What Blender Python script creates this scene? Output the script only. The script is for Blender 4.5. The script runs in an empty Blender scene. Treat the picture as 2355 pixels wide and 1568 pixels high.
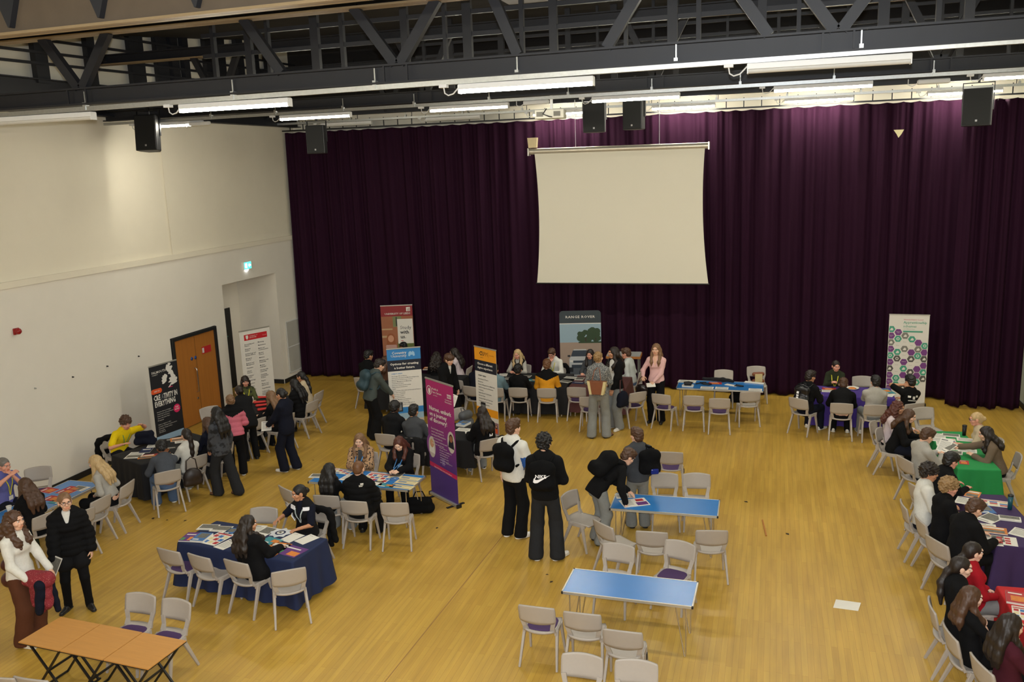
import bpy, math, random
import numpy as np
from mathutils import Vector, Matrix
SC = bpy.context.scene
COL = SC.collection
PI = math.pi
rad = math.radians
rnd = random.Random(7)

# ------------------------------------------------------------------ materials
def s2l(c):
    return tuple(((v / 12.92) if v <= .04045 else ((v + .055) / 1.055) ** 2.4) for v in c)
def rgb(r, g, b):
    return s2l((r / 255, g / 255, b / 255))
MATS = {}
def mat(name, col, rough=.6, metal=0., var=.12, scale=14., bump=0., stretch=None, emit=0., sheen=0., spec=.5, trans=0.):
    if name in MATS: return MATS[name]
    m = bpy.data.materials.new(name); m.use_nodes = True
    nt = m.node_tree; N = nt.nodes; L = nt.links
    b = N['Principled BSDF']
    tc = N.new('ShaderNodeTexCoord'); mp = N.new('ShaderNodeMapping')
    L.new(tc.outputs['Object'], mp.inputs[0])
    if stretch: mp.inputs['Scale'].default_value = stretch
    nz = N.new('ShaderNodeTexNoise'); nz.inputs['Scale'].default_value = scale; nz.inputs['Detail'].default_value = 3
    L.new(mp.outputs[0], nz.inputs['Vector'])
    mx = N.new('ShaderNodeMix'); mx.data_type = 'RGBA'
    c = list(col) + [1]
    mx.inputs[6].default_value = [max(0, v * (1 - var)) for v in col] + [1]
    mx.inputs[7].default_value = [min(1, v * (1 + var)) for v in col] + [1]
    L.new(nz.outputs['Fac'], mx.inputs[0]); L.new(mx.outputs[2], b.inputs['Base Color'])
    b.inputs['Roughness'].default_value = rough; b.inputs['Metallic'].default_value = metal
    b.inputs['Specular IOR Level'].default_value = spec
    if sheen: b.inputs['Sheen Weight'].default_value = sheen; b.inputs['Sheen Tint'].default_value = c
    if trans: b.inputs['Transmission Weight'].default_value = trans
    if bump:
        bp = N.new('ShaderNodeBump'); bp.inputs['Strength'].default_value = bump; bp.inputs['Distance'].default_value = .01
        L.new(nz.outputs['Fac'], bp.inputs['Height']); L.new(bp.outputs[0], b.inputs['Normal'])
    if emit:
        b.inputs['Emission Color'].default_value = c; b.inputs['Emission Strength'].default_value = emit
    MATS[name] = m; m['node_refs'] = 1
    return m
def spot_mat(name, base, spots, scale, lo=.35, hi=.45, tex='VORONOI', rough=.8):
    if name in MATS: return MATS[name]
    m = mat(name, base, rough); nt = m.node_tree; N = nt.nodes; L = nt.links
    b = N['Principled BSDF']; tc = N.new('ShaderNodeTexCoord')
    if tex == 'VORONOI':
        t = N.new('ShaderNodeTexVoronoi'); out = t.outputs['Distance']
    else:
        t = N.new('ShaderNodeTexNoise'); t.inputs['Detail'].default_value = 2; out = t.outputs['Fac']
    t.inputs['Scale'].default_value = scale
    L.new(tc.outputs['Object'], t.inputs['Vector'])
    r = N.new('ShaderNodeMapRange'); r.inputs[1].default_value = lo; r.inputs[2].default_value = hi
    L.new(out, r.inputs[0])
    mx = N.new('ShaderNodeMix'); mx.data_type = 'RGBA'
    mx.inputs[6].default_value = list(spots) + [1]; mx.inputs[7].default_value = list(base) + [1]
    L.new(r.outputs[0], mx.inputs[0]); L.new(mx.outputs[2], b.inputs['Base Color'])
    return m
def hair_mat(name, c1, c2):
    return mat(name, tuple((a + b) / 2 for a, b in zip(c1, c2)), .5, var=.35, scale=60, stretch=(1, 1, .12), bump=.25)

# ------------------------------------------------------------------ objects
def link(name, me, parent=None, loc=None, rz=None):
    o = bpy.data.objects.new(name, me); COL.objects.link(o)
    if parent is not None: o.parent = parent
    if loc is not None: o.location = loc
    if rz is not None: o.rotation_euler = (0, 0, rz)
    return o
def tag(o, label=None, cat=None, group=None, kind=None):
    if label: o['label'] = label
    if cat: o['category'] = cat
    if group: o['group'] = group
    if kind: o['kind'] = kind
    return o
def thing(name, label, cat, loc=(0, 0, 0), rz=0, group=None):
    return tag(link(name, None, None, loc, rz), label, cat, group)
def dup(root, loc, rz, label=None, group=None, skip=()):
    r = root.copy(); COL.objects.link(r); r.location = loc; r.rotation_euler = (0, 0, rz)
    if label: r['label'] = label
    if group: r['group'] = group
    for ch in list(root.children):
        if ch.name.split('.')[0] in skip: continue
        c = ch.copy(); COL.objects.link(c); c.parent = r
        for g in ch.children:
            d = g.copy(); COL.objects.link(d); d.parent = c
    return r

class MB:
    def __init__(s): s.v = []; s.f = []; s.m = []; s.sm = []
    def add(s, vs, fs, mi=0, smooth=False):
        o = len(s.v); s.v += [tuple(v) for v in vs]
        for f in fs: s.f.append([i + o for i in f]); s.m.append(mi); s.sm.append(smooth)
        return s
    def box(s, c, sz, mi=0, R=None):
        hx, hy, hz = sz[0] / 2, sz[1] / 2, sz[2] / 2
        vs = [Vector((x * hx, y * hy, z * hz)) for z in (-1, 1) for y in (-1, 1) for x in (-1, 1)]
        if R is not None: vs = [R @ v for v in vs]
        c = Vector(c); vs = [v + c for v in vs]
        return s.add(vs, [(0, 2, 3, 1), (4, 5, 7, 6), (0, 1, 5, 4), (2, 6, 7, 3), (0, 4, 6, 2), (1, 3, 7, 5)], mi)
    def bar(s, a, b, w, h, mi=0, up=(0, 0, 1), w2=None, h2=None):
        a, b = Vector(a), Vector(b); d = (b - a).normalized(); up = Vector(up)
        if abs(d.dot(up)) > .99: up = Vector((0, 1, 0))
        x = d.cross(up).normalized(); y = x.cross(d)
        w2 = w if w2 is None else w2; h2 = h if h2 is None else h2
        vs = [a + x * i * w / 2 + y * j * h / 2 for i, j in ((-1, -1), (1, -1), (1, 1), (-1, 1))] + [b + x * i * w2 / 2 + y * j * h2 / 2 for i, j in ((-1, -1), (1, -1), (1, 1), (-1, 1))]
        return s.add(vs, [(3, 2, 1, 0), (4, 5, 6, 7), (0, 1, 5, 4), (1, 2, 6, 5), (2, 3, 7, 6), (3, 0, 4, 7)], mi)
    def tube(s, pts, r, n=8, mi=0, cap=True):
        pts = [Vector(p) for p in pts]; rs = r if isinstance(r, (list, tuple)) else [r] * len(pts)
        vs = []; ref = None
        for i, p in enumerate(pts):
            d = (pts[min(i + 1, len(pts) - 1)] - pts[max(i - 1, 0)]).normalized()
            if ref is None:
                ref = Vector((0, 0, 1)) if abs(d.z) < .9 else Vector((1, 0, 0))
            x = d.cross(ref).normalized(); y = x.cross(d); ref = y
            for k in range(n):
                a = 2 * PI * k / n; vs.append(p + (x * math.cos(a) + y * math.sin(a)) * rs[i])
        fs = [(i * n + k, i * n + (k + 1) % n, (i + 1) * n + (k + 1) % n, (i + 1) * n + k) for i in range(len(pts) - 1) for k in range(n)]
        s.add(vs, fs, mi, True)
        if cap:
            m = (len(pts) - 1) * n
            s.add(vs[:n], [tuple(range(n))[::-1]], mi); s.add(vs[m:], [tuple(range(n))], mi)
        return s
    def lathe(s, prof, c=(0, 0, 0), n=16, mi=0, axis='z'):
        vs = []; c = Vector(c)
        for r, z in prof:
            for k in range(n):
                a = 2 * PI * k / n
                p = Vector((r * math.cos(a), r * math.sin(a), z))
                if axis == 'y': p = Vector((p.x, p.z, -p.y))
                if axis == 'x': p = Vector((p.z, p.y, -p.x))
                vs.append(c + p)
        fs = [(i * n + k, i * n + (k + 1) % n, (i + 1) * n + (k + 1) % n, (i + 1) * n + k) for i in range(len(prof) - 1) for k in range(n)]
        return s.add(vs, fs, mi, True)
    def prism(s, poly, a, b, mi=0):
        """poly in the x-z plane, pushed from y=a to y=b"""
        n = len(poly)
        vs = [(x, a, z) for x, z in poly] + [(x, b, z) for x, z in poly]
        fs = [tuple(range(n)), tuple(range(2 * n - 1, n - 1, -1))] + [((k + 1) % n, k, n + k, n + (k + 1) % n) for k in range(n)]
        return s.add(vs, fs, mi)
    def plate(s, poly, z0, z1, mi=0):
        n = len(poly)
        vs = [(x, y, z0) for x, y in poly] + [(x, y, z1) for x, y in poly]
        fs = [tuple(range(n))[::-1], tuple(range(n, 2 * n))] + [(k, (k + 1) % n, n + (k + 1) % n, n + k) for k in range(n)]
        return s.add(vs, fs, mi)
    def mesh(s, name, mats):
        me = bpy.data.meshes.new(name); me.from_pydata(s.v, [], s.f)
        for m in (mats if isinstance(mats, (list, tuple)) else [mats]): me.materials.append(m)
        me.polygons.foreach_set('material_index', s.m); me.polygons.foreach_set('use_smooth', s.sm); me.update()
        return me
    def build(s, name, mats, parent=None, loc=None, rz=None, bevel=0):
        o = link(name, s.mesh(name, mats), parent, loc, rz)
        if bevel:
            md = o.modifiers.new('bevel', 'BEVEL'); md.width = bevel; md.segments = 2; md.limit_method = 'ANGLE'
        return o
def np_mesh(name, V, F, mats, mi=None, smooth=True):
    me = bpy.data.meshes.new(name)
    n, k = len(F), F.shape[1]
    me.vertices.add(len(V)); me.vertices.foreach_set('co', np.ascontiguousarray(V, dtype=np.float32).ravel())
    me.loops.add(n * k); me.loops.foreach_set('vertex_index', np.ascontiguousarray(F, dtype=np.int32).ravel())
    me.polygons.add(n); me.polygons.foreach_set('loop_start', np.arange(0, n * k, k, dtype=np.int32))
    for m in mats: me.materials.append(m)
    if mi is not None: me.polygons.foreach_set('material_index', np.ascontiguousarray(mi, dtype=np.int32))
    me.polygons.foreach_set('use_smooth', np.full(n, smooth)); me.update(calc_edges=True); me.validate()
    return me

# ------------------------------------------------------------------ soft shapes (signed distance -> quads)
def A3(v): return np.array(v, dtype=np.float64)
def cap(a, b, ra, rb=None, n=None, f=1.): return ('c', A3(a), A3(b), ra, ra if rb is None else rb, None if n is None else A3(n), f)
def ell(c, r, R=None): return ('e', A3(c), A3(r), None if R is None else np.array(R))
def prim_box(p):
    if p[0] == 'c':
        r = max(p[3], p[4]); return np.minimum(p[1], p[2]) - r, np.maximum(p[1], p[2]) + r
    r = max(p[2]); return p[1] - r, p[1] + r
def prim_eval(p, X):
    if p[0] == 'c':
        _, a, b, ra, rb, n, f = p
        ba = b - a; L = float(ba @ ba) + 1e-12
        q = X - a; t = np.clip(q @ ba / L, 0, 1); q = q - t[..., None] * ba
        if n is not None: q = q + n * ((q @ n) * (f - 1))[..., None]
        return np.sqrt((q * q).sum(-1)) - (ra + (rb - ra) * t)
    _, c, r, R = p
    q = X - c
    if R is not None: q = q @ R
    k = q / r; k0 = np.sqrt((k * k).sum(-1)); k1 = np.sqrt(((k / r) ** 2).sum(-1)) + 1e-9
    return k0 * (k0 - 1) / k1
def field(prims, h, k=.03, cuts=(), noise=0., nfreq=22., seed=0., disp=None, carve=(), nst=1.):
    lo = np.min([prim_box(p)[0] for p in prims], 0) - 3 * h - noise; hi = np.max([prim_box(p)[1] for p in prims], 0) + 3 * h + noise
    n = np.ceil((hi - lo) / h).astype(int) + 1
    F = np.ones(n)
    ax = [lo[i] + h * np.arange(n[i]) for i in range(3)]
    def sub(p, m):
        l, u = prim_box(p)
        i0 = np.maximum(np.floor((l - m - lo) / h).astype(int), 0); i1 = np.minimum(np.ceil((u + m - lo) / h).astype(int) + 1, n)
        s = tuple(slice(i0[i], i1[i]) for i in range(3))
        X = np.stack(np.meshgrid(*[ax[i][s[i]] for i in range(3)], indexing='ij'), -1)
        return s, X
    for p in prims:
        s, X = sub(p, k + 2.5 * h + noise)
        d = prim_eval(p, X); g = F[s]
        q = np.maximum(k - np.abs(g - d), 0) / k
        F[s] = np.minimum(g, d) - q * q * k * .25
    if noise or cuts or disp:
        X = np.stack(np.meshgrid(*ax, indexing='ij'), -1)
        if noise:
            Y = X * (nfreq * np.array([1., 1., nst])) + seed
            F = F + noise * (np.sin(Y[..., 0] * 1.1 + 1.7 * np.sin(Y[..., 2] * .7)) * np.sin(Y[..., 1] * .9 + np.sin(Y[..., 0] * .8)) + .6 * np.sin(Y[..., 2] * 1.9 + 2 * np.sin(Y[..., 0] * .6 + Y[..., 1])))
        if disp: F = F + disp(X)
        for (pt, nr) in cuts:
            F = np.maximum(F, (X - A3(pt)) @ A3(nr))
    for p in carve:
        s, X = sub(p, 2.5 * h)
        F[s] = np.maximum(F[s], -prim_eval(p, X))
    return F, lo, h
def nets(F, lo, h):
    S = F < 0
    nx, ny, nz = F.shape
    cs = np.zeros((nx - 1, ny - 1, nz - 1), np.int8)
    for i in (0, 1):
        for j in (0, 1):
            for k in (0, 1): cs += S[i:nx - 1 + i, j:ny - 1 + j, k:nz - 1 + k]
    act = (cs > 0) & (cs < 8)
    I = np.argwhere(act)
    idx = np.full(act.shape, -1, np.int64); idx[act] = np.arange(len(I))
    acc = np.zeros((len(I), 3)); cnt = np.zeros(len(I))
    C = [(i, j, k) for i in (0, 1) for j in (0, 1) for k in (0, 1)]
    val = {c: F[I[:, 0] + c[0], I[:, 1] + c[1], I[:, 2] + c[2]] for c in C}
    for c in C:
        for a in range(3):
            if c[a] == 0:
                d = list(c); d[a] = 1; d = tuple(d)
                va, vb = val[c], val[d]; m = (va < 0) != (vb < 0)
                t = np.where(m, va / np.where(m, va - vb, 1), 0)
                P = np.tile(np.array(c, float), (len(I), 1)); P[:, a] += t
                acc[m] += P[m]; cnt[m] += 1
    V = lo + h * (I + acc / np.maximum(cnt, 1)[:, None])
    Q = []
    for a in range(3):
        b, c = (a + 1) % 3, (a + 2) % 3
        sl0 = [slice(None)] * 3; sl1 = [slice(None)] * 3
        sl0[a] = slice(0, -1); sl1[a] = slice(1, None)
        s0, s1 = S[tuple(sl0)], S[tuple(sl1)]
        E = np.argwhere(s0 != s1)
        E = E[(E[:, b] > 0) & (E[:, c] > 0) & (E[:, b] < F.shape[b] - 1) & (E[:, c] < F.shape[c] - 1)]
        sg = s0[E[:, 0], E[:, 1], E[:, 2]]
        q = []
        for (u, w) in ((-1, -1), (0, -1), (0, 0), (-1, 0)):
            T = E.copy(); T[:, b] += u; T[:, c] += w; q.append(idx[T[:, 0], T[:, 1], T[:, 2]])
        q = np.stack(q, 1); q[~sg] = q[~sg][:, ::-1]
        Q.append(q)
    Q = np.concatenate(Q); Q = Q[(Q >= 0).all(1)]
    return V, Q
def soft(prims, h, **kw):
    return nets(*field(prims, h, **kw))

# ------------------------------------------------------------------ people
def unit(v):
    v = A3(v); return v / (np.linalg.norm(v) + 1e-12)
def rotx(a): c, s = math.cos(a), math.sin(a); return np.array([[1, 0, 0], [0, c, -s], [0, s, c]])
def roty(a): c, s = math.cos(a), math.sin(a); return np.array([[c, 0, s], [0, 1, 0], [-s, 0, c]])
def rotz(a): c, s = math.cos(a), math.sin(a); return np.array([[c, -s, 0], [s, c, 0], [0, 0, 1]])

def make_head(male):
    j = 1. if male else .93
    P = [ell((0, -.012, .03), (.076, .096, .092)), ell((0, .03, -.035), (.058 * j, .062, .075)), cap((-.03 * j, .05, -.085), (.03 * j, .05, -.085), .02 * j),
         cap((0, .062, -.088), (0, .07, -.083), .017), ell((0, .085, .035), (.05, .014, .018)),
         ell((-.045, .055, -.02), (.024, .03, .026)), ell((.045, .055, -.02), (.024, .03, .026)),
         cap((0, .083, .022), (0, .106, -.018), .0075, .012), cap((-.011, .094, -.024), (.011, .094, -.024), .0075),
         cap((-.02, .083, -.05), (.02, .083, -.05), .0085), cap((-.016, .082, -.061), (.016, .082, -.061), .009),
         ell((-.077, -.005, -.005), (.012, .022, .034)), ell((.077, -.005, -.005), (.012, .022, .034)),
         cap((0, -.03, -.07), (0, -.035, -.15), .05 * j, .053 * j)]
    car = [ell((-.031, .094, .012), (.017, .014, .011)), ell((.031, .094, .012), (.017, .014, .011))]
    V, F = soft(P, .0055, k=.016, carve=car)
    c = V[F].mean(1); mi = np.zeros(len(F), int)
    x, y, z = np.abs(c[:, 0]), c[:, 1], c[:, 2]
    mi[(y > .07) & (x < .026) & (z < -.043) & (z > -.069)] = 1                                # lips
    mi[(y > .05) & (x > .014) & (x < .05) & (z > .026 + .1 * (x - .014) * 0) & (z < .037)] = 2  # brows
    Vs, Fs, Ms = [V], [F], [mi]; o = len(V)
    for sx in (-1, 1):
        for (r, off, m) in ((.0115, 0, 3), (.0072, .0062, 4)):
            u = np.linspace(0, PI, 6); w = np.linspace(0, 2 * PI, 9)[:-1]
            g = np.array([[math.sin(a) * math.cos(b), math.cos(a), math.sin(a) * math.sin(b)] for a in u for b in w]) * r + [sx * .031, .079 + off, .011]
            q = np.array([[i * 8 + k, (i + 1) * 8 + k, (i + 1) * 8 + (k + 1) % 8, i * 8 + (k + 1) % 8] for i in range(5) for k in range(8)])
            Vs.append(g); Fs.append(q + o); Ms.append(np.full(len(q), m)); o += len(g)
    return np.concatenate(Vs), np.concatenate(Fs), np.concatenate(Ms)
def make_hand(curl, spread=.0, thumb=.5):
    # wrist at origin, fingers along +y, back of the hand +z, thumb on +x (a left hand, palm down)
    P = [cap((-.022, .02, 0), (-.026, .075, 0), .017, .015, (0, 0, 1), 1.25), cap((.0, .015, 0), (.0, .082, 0), .019, .015, (0, 0, 1), 1.2),
         cap((.022, .02, 0), (.026, .078, 0), .017, .015, (0, 0, 1), 1.25), cap((0, -.03, 0), (0, .02, 0), .022, .024, (0, 0, 1), 1.2)]
    for x, L in ((.030, .074), (.010, .084), (-.011, .078), (-.030, .060)):
        p = A3((x, .08, 0)); a = .15 + curl * .55; r = .0088
        for s, fr in enumerate((.45, .31, .24)):
            q = p + A3((spread * x * 8 * fr * L, math.cos(a) * fr * L, -math.sin(a) * fr * L))
            P.append(cap(p, q, r, r - .0008)); p = q; r -= .0008; a += curl
    p = A3((.028, .018, -.004)); d = unit((.75, .65, -.25)); P.append(cap(p, p + d * .036, .0125, .0105)); p = p + d * .036
    d = unit((.3, .9, -.25 - thumb)); P.append(cap(p, p + d * .03, .0098, .009)); p = p + d * .03
    d = unit((.05, .9, -.3 - thumb)); P.append(cap(p, p + d * .024, .009, .0078))
    return soft(P, .0042, k=.006)
HEADS = {True: make_head(True), False: make_head(False)}
HANDS = {'relaxed': make_hand(.42), 'flat': make_hand(.08, .25, .1), 'grip': make_hand(.95, 0, 1.), 'soft': make_hand(.25, .1, .3)}

HAIRS = {}
def hair_geo(style):
    if style in HAIRS: return HAIRS[style]
    fr = [ell((0, .075, -.045), (.066, .07, .078)), ell((0, .085, .01), (.058, .03, .05))]   # keeps the face clear
    capt = [ell((0, -.018, .038), (.088, .108, .097))]
    h, k, ns, nf = .0085, .02, .0028, 75.
    if style == 'short':
        P = [ell((0, -.012, .05), (.09, .112, .097)), ell((0, -.06, -.01), (.076, .058, .077)), ell((0, .07, .1), (.06, .04, .035))]; ns = .005
        fr = [ell((0, .09, -.04), (.072, .075, .112)), ell((-.08, .02, -.045), (.03, .035, .06)), ell((.08, .02, -.045), (.03, .035, .06))]
    elif style == 'fringe':
        P = [ell((0, -.01, .05), (.092, .116, .095)), ell((0, -.06, -.015), (.078, .058, .08)), ell((0, .078, .07), (.074, .035, .045))]; ns = .004
        fr = [ell((0, .095, -.055), (.07, .075, .09)), ell((-.085, .02, -.055), (.03, .035, .05)), ell((.085, .02, -.055), (.03, .035, .05))]
    elif style == 'crop':
        P = [ell((0, -.014, .04), (.081, .1, .09)), ell((0, -.06, -.01), (.07, .05, .06))]; ns = .001
        fr = [ell((0, .09, -.045), (.074, .07, .12)), ell((-.08, .02, -.045), (.03, .04, .06)), ell((.08, .02, -.045), (.03, .04, .06))]
    elif style == 'curlytop':
        P = [ell((0, -.01, .055), (.1, .12, .1)), ell((0, -.06, 0), (.082, .06, .075))]; ns = .013; nf = 80.
        fr = [ell((0, .09, -.05), (.07, .07, .095)), ell((-.08, .03, -.06), (.03, .04, .06)), ell((.08, .03, -.06), (.03, .04, .06))]
    elif style == 'afro':
        P = [ell((0, -.01, .055), (.1, .118, .1)), ell((0, -.06, 0), (.08, .055, .07))]; ns = .005; nf = 120.
        fr = [ell((0, .09, -.05), (.07, .07, .095)), ell((-.085, .03, -.06), (.03, .04, .06)), ell((.085, .03, -.06), (.03, .04, .06))]
    elif style == 'bob':
        P = capt + [ell((0, -.045, -.02), (.1, .085, .1)), cap((-.085, .03, 0), (-.085, .03, -.09), .03), cap((.085, .03, 0), (.085, .03, -.09), .03), ell((0, .08, .05), (.06, .03, .035))]; ns = .004
    elif style in ('ponytail', 'bun', 'updo'):
        P = [ell((0, -.016, .037), (.083, .103, .094)), ell((0, -.055, -.01), (.077, .055, .075))]; ns = .0018
        fr = [ell((0, .088, -.045), (.07, .072, .118)), ell((-.085, .02, -.045), (.03, .034, .06)), ell((.085, .02, -.045), (.03, .034, .06))]
        if style == 'ponytail': P += [ell((0, -.125, .03), (.036, .036, .036)), cap((0, -.14, .02), (0, -.17, -.12), .032, .042), cap((0, -.17, -.12), (0, -.15, -.33), .042, .02)]
        if style == 'bun': P += [ell((0, -.125, .0), (.042, .036, .042))]
        if style == 'updo': P += [ell((0, -.1, .05), (.06, .055, .06)), ell((.02, -.12, .02), (.04, .035, .045))]; 
        if style == 'updo': ns = .006
    else: raise ValueError(style)
    kw = dict(k=k, noise=ns, nfreq=nf)
    V, F = nets(*field(P, h, carve=fr, **kw))
    HAIRS[style] = (V, F); return V, F

SHOE = soft([cap((0, -.055, .045), (0, .03, .05), .04, .036, (1, 0, 0), 1.1), cap((0, .03, .035), (0, .15, .03), .043, .032, (0, 0, 1), 1.25), cap((0, -.05, .07), (0, -.03, .085), .034, .036)], .009, k=.02, cuts=[((0, 0, 0.004), (0, 0, -1))])
SOLE = soft([cap((0, -.055, .014), (0, .04, .014), .044, .042, (0, 0, 1), 2.6), cap((0, .04, .014), (0, .15, .014), .042, .036, (0, 0, 1), 2.4)], .009, k=.02, cuts=[((0, 0, 0.0), (0, 0, -1))])
SHOE_ME = {}
def shoe_mesh(m, sole):
    key = (m.name, sole.name)
    if key not in SHOE_ME:
        V = np.concatenate([SHOE[0], SOLE[0]]); F = np.concatenate([SHOE[1], SOLE[1] + len(SHOE[0])])
        SHOE_ME[key] = np_mesh('shoe', V, F, [m, sole], np.concatenate([np.zeros(len(SHOE[1])), np.ones(len(SOLE[1]))]))
    return SHOE_ME[key]
HAIR_ME = {}
SKINS = dict(fair=rgb(226, 178, 150), pale=rgb(232, 190, 165), tan=rgb(196, 140, 105), brown=rgb(140, 90, 60), dark=rgb(88, 56, 40), rosy=rgb(225, 160, 135))
EYE_W = mat('eye_white', (.75, .73, .7), .3, var=.02); EYE_D = mat('iris', (.03, .02, .015), .2, var=.1)

def ik(S, T, l1, l2, pole):
    d = T - S; L = np.linalg.norm(d); u = d / (L + 1e-9)
    if L > (l1 + l2) * .998: L = (l1 + l2) * .998; T = S + u * L
    a = (l1 * l1 - l2 * l2 + L * L) / (2 * L); hh = math.sqrt(max(l1 * l1 - a * a, 0))
    p = A3(pole); p = p - u * (p @ u); p = unit(p)
    return S + u * a + p * hh, T

class Person: pass
def person(label, loc, rz, H=1.74, male=True, skin='fair', hair='short', hairc=None, pose='stand', lean=0., side=0., twist=0., nod=0., turn=0., tilt=0.,
           hands=('down', 'down'), hpose=('relaxed', 'relaxed'), top=None, over=None, bottom=None, shoes=None, feet=None, seat_y=0., elbow=(1., 1.), seat_z=.455, knees=None, group=None, build=1., lz=0.):
    """loc = floor point below the hips.  local frame: +y the way the person faces."""
    s = H / 1.75; R = random.Random(label)
    Z0 = .955 * s if pose == 'stand' else seat_z + .105
    Z0 += lz
    hw = (.176 if male else .158) * s * build; hip = .088 * s
    # spine -------------------------------------------------------------
    def dirv(a): return roty(side) @ A3((0, math.sin(a), math.cos(a)))
    Tw = rotz(twist)
    P0 = A3((0, 0, Z0)); d1 = dirv(lean * .7); d2 = dirv(lean); d3 = dirv(lean * 1.1)
    P1 = P0 + d1 * .15 * s; P2 = P1 + d2 * .21 * s; P3 = P2 + d3 * .115 * s
    nd = dirv(lean * .75 + nod * .25); NB = P3 + d3 * .03 * s
    HB = NB + nd * .075 * s + A3((0, .012, 0))
    HR = Tw @ rotz(turn) @ roty(tilt) @ rotx(-(nod + lean * .35))
    hs = s ** .5 * (1.08 if male else 1.05)
    HC = HB + HR @ A3((0, .02, .085)) * hs
    xs = Tw @ roty(side) @ A3((1, 0, 0)); fw = unit(np.cross(d2, xs)) * -1.
    if fw[1] < 0 and abs(twist) < 1: fw = -fw
    SH = [P3 + xs * sx * hw - d3 * .04 * s for sx in (-1, 1)]
    l1, l2 = .285 * s, .25 * s
    arms = []
    for i, sx in enumerate((-1, 1)):
        t = hands[i]; Sx = SH[i]; pole = A3((sx * .7 * elbow[i], -.8, -.5)); hn = None
        if t == 'down': T = Sx + A3((sx * .09, .06, -.515 * s)); hn = A3((sx, .2, 0))
        elif t == 'lap': T = A3((sx * .10, .20, Z0 + .09)); hn = A3((sx * .3, 0, 1))
        elif t == 'table': T = A3((sx * .14, .36 + .25 * max(lean, 0), .755)); pole = A3((sx * .55, -.5, -.9)); hn = A3((0, .1, 1))
        elif t == 'hold': T = A3((sx * .09, .30, Z0 + (.22 if pose == 'stand' else .3))); hn = A3((sx * .8, .2, .5))
        elif t == 'face': T = HC + HR @ A3((sx * .05, .13, -.09)) - A3((0, .0, .08)); pole = A3((sx * .6, .2, -1)); hn = A3((sx * .3, 1, 0))
        elif t == 'head': T = HC + HR @ A3((sx * .13, .02, -.0)) - A3((0, 0, .06)); pole = A3((sx * 1, .6, -.6)); hn = A3((sx, .3, 0))
        elif t == 'pocket': T = A3((sx * (hw + .03), .06, Z0 - .02)); hn = A3((sx, .2, 0)); pole = A3((sx, -1, 0))
        elif t == 'behind': T = A3((sx * .1, -.16, Z0 + .05)); hn = A3((0, -1, 0)); pole = A3((sx, -.6, -.2))
        elif t == 'cross': T = P2 + A3((-sx * .05, .2, -.12)); hn = A3((0, .6, .6)); pole = A3((sx, -.2, -.6))
        else: T = A3(t[:3]); hn = A3(t[3:6]) if len(t) > 3 else A3((sx * .4, .1, 1)); 
        if len(t) > 6 and not isinstance(t, str): pole = A3(t[6:9])
        E, W = ik(Sx, T, l1, l2, pole); arms.append((Sx, E, W, hn))
    # legs --------------------------------------------------------------
    legs = []
    L1, L2 = .435 * s, .425 * s
    for i, sx in enumerate((-1, 1)):
        hj = P0 + A3((sx * hip, 0, -.035 * s))
        if pose == 'stand':
            fx, fy = (feet[i] if feet else (sx * .11, R.uniform(-.03, .05)))[:2]
            fa = feet[i][2] if feet and len(feet[i]) > 2 else sx * -.2
            an = A3((fx, fy - .02, .085)); kn, an = ik(hj, an, L1, L2, (sx * .12, 1, 0))
        else:
            kx, ky = (knees[i] if knees else (sx * .13, .42 * s))[:2]
            kn = A3((kx, ky, seat_z + .07 - .02))
            d = unit(kn - hj); kn = hj + d * L1
            fx, fy = (feet[i] if feet else (kx + sx * .02, ky - .02))[:2]; fa = feet[i][2] if feet and len(feet[i]) > 2 else sx * -.15
            an = A3((fx, fy, .085)); v = an - kn
            L = np.linalg.norm(v)
            if L > L2: an = kn + v / L * L2
            an[2] = .085
        legs.append((hj, kn, an, fa))
    # body ----------------------------------------------------------------
    bw = build
    def torso(g=0., c=None, hem=0.):
        W = (1. if male else .93) * s * bw
        wa = (.137 if male else .122) * s * bw
        q = [cap(P0 - d1 * hem * .5, P0 + d1 * .03, (.165 if male else .17) * s * bw * .97 + g, .155 * s * bw + g, fw, 1.35), cap(P0, P1, .155 * s * bw + g, wa + g, fw, 1.35),
             cap(P1, P2, wa + g, .158 * W + g, fw, 1.38), cap(P2, P3 - d3 * .03, .158 * W + g, .132 * W + g, fw, 1.38),
             cap(SH[0] + xs * .03, P3 - xs * .03 + d3 * .012, .05 * s + g, .062 * s + g), cap(SH[1] - xs * .03, P3 + xs * .03 + d3 * .012, .05 * s + g, .062 * s + g), cap(P3, NB, .07 * s + g * .8, .055 * s + g * .5)]
        if not male: q.append(cap(P2 - xs * .065 + fw * .07 - d2 * .03, P2 + xs * .065 + fw * .07 - d2 * .03, .058 * s + g * .7))
        return q
    def arm(i, g=0., upto=2.):
        S0, E, W, _ = arms[i]; r = [.052 * s * (1 if male else .88), .041 * s * (1 if male else .9), .027 * s]
        q = []
        if upto <= 1: return [cap(S0, S0 + (E - S0) * upto, r[0] + g, r[1] + g * 1.15)]
        q.append(cap(S0, E, r[0] + g, r[1] + g)); q.append(cap(E, E + (W - E) * min(upto - 1, 1), r[1] + g, r[2] + g)); return q
    def leg(i, g=0., wide=0.):
        hj, kn, an, _ = legs[i]; r = [.086 * s * bw, .056 * s, .04 * s]
        return [cap(hj, kn, r[0] + g, r[1] + g + wide * .5), cap(kn, an + A3((0, 0, -.02 if g else 0)), r[1] + g + wide * .5, r[2] + g + wide)]
    P = torso() + arm(0) + arm(1) + leg(0) + leg(1) + [cap(NB - nd * .02, HB + HR @ A3((0, 0, .03)), .052 * s, .052 * s)]
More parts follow.
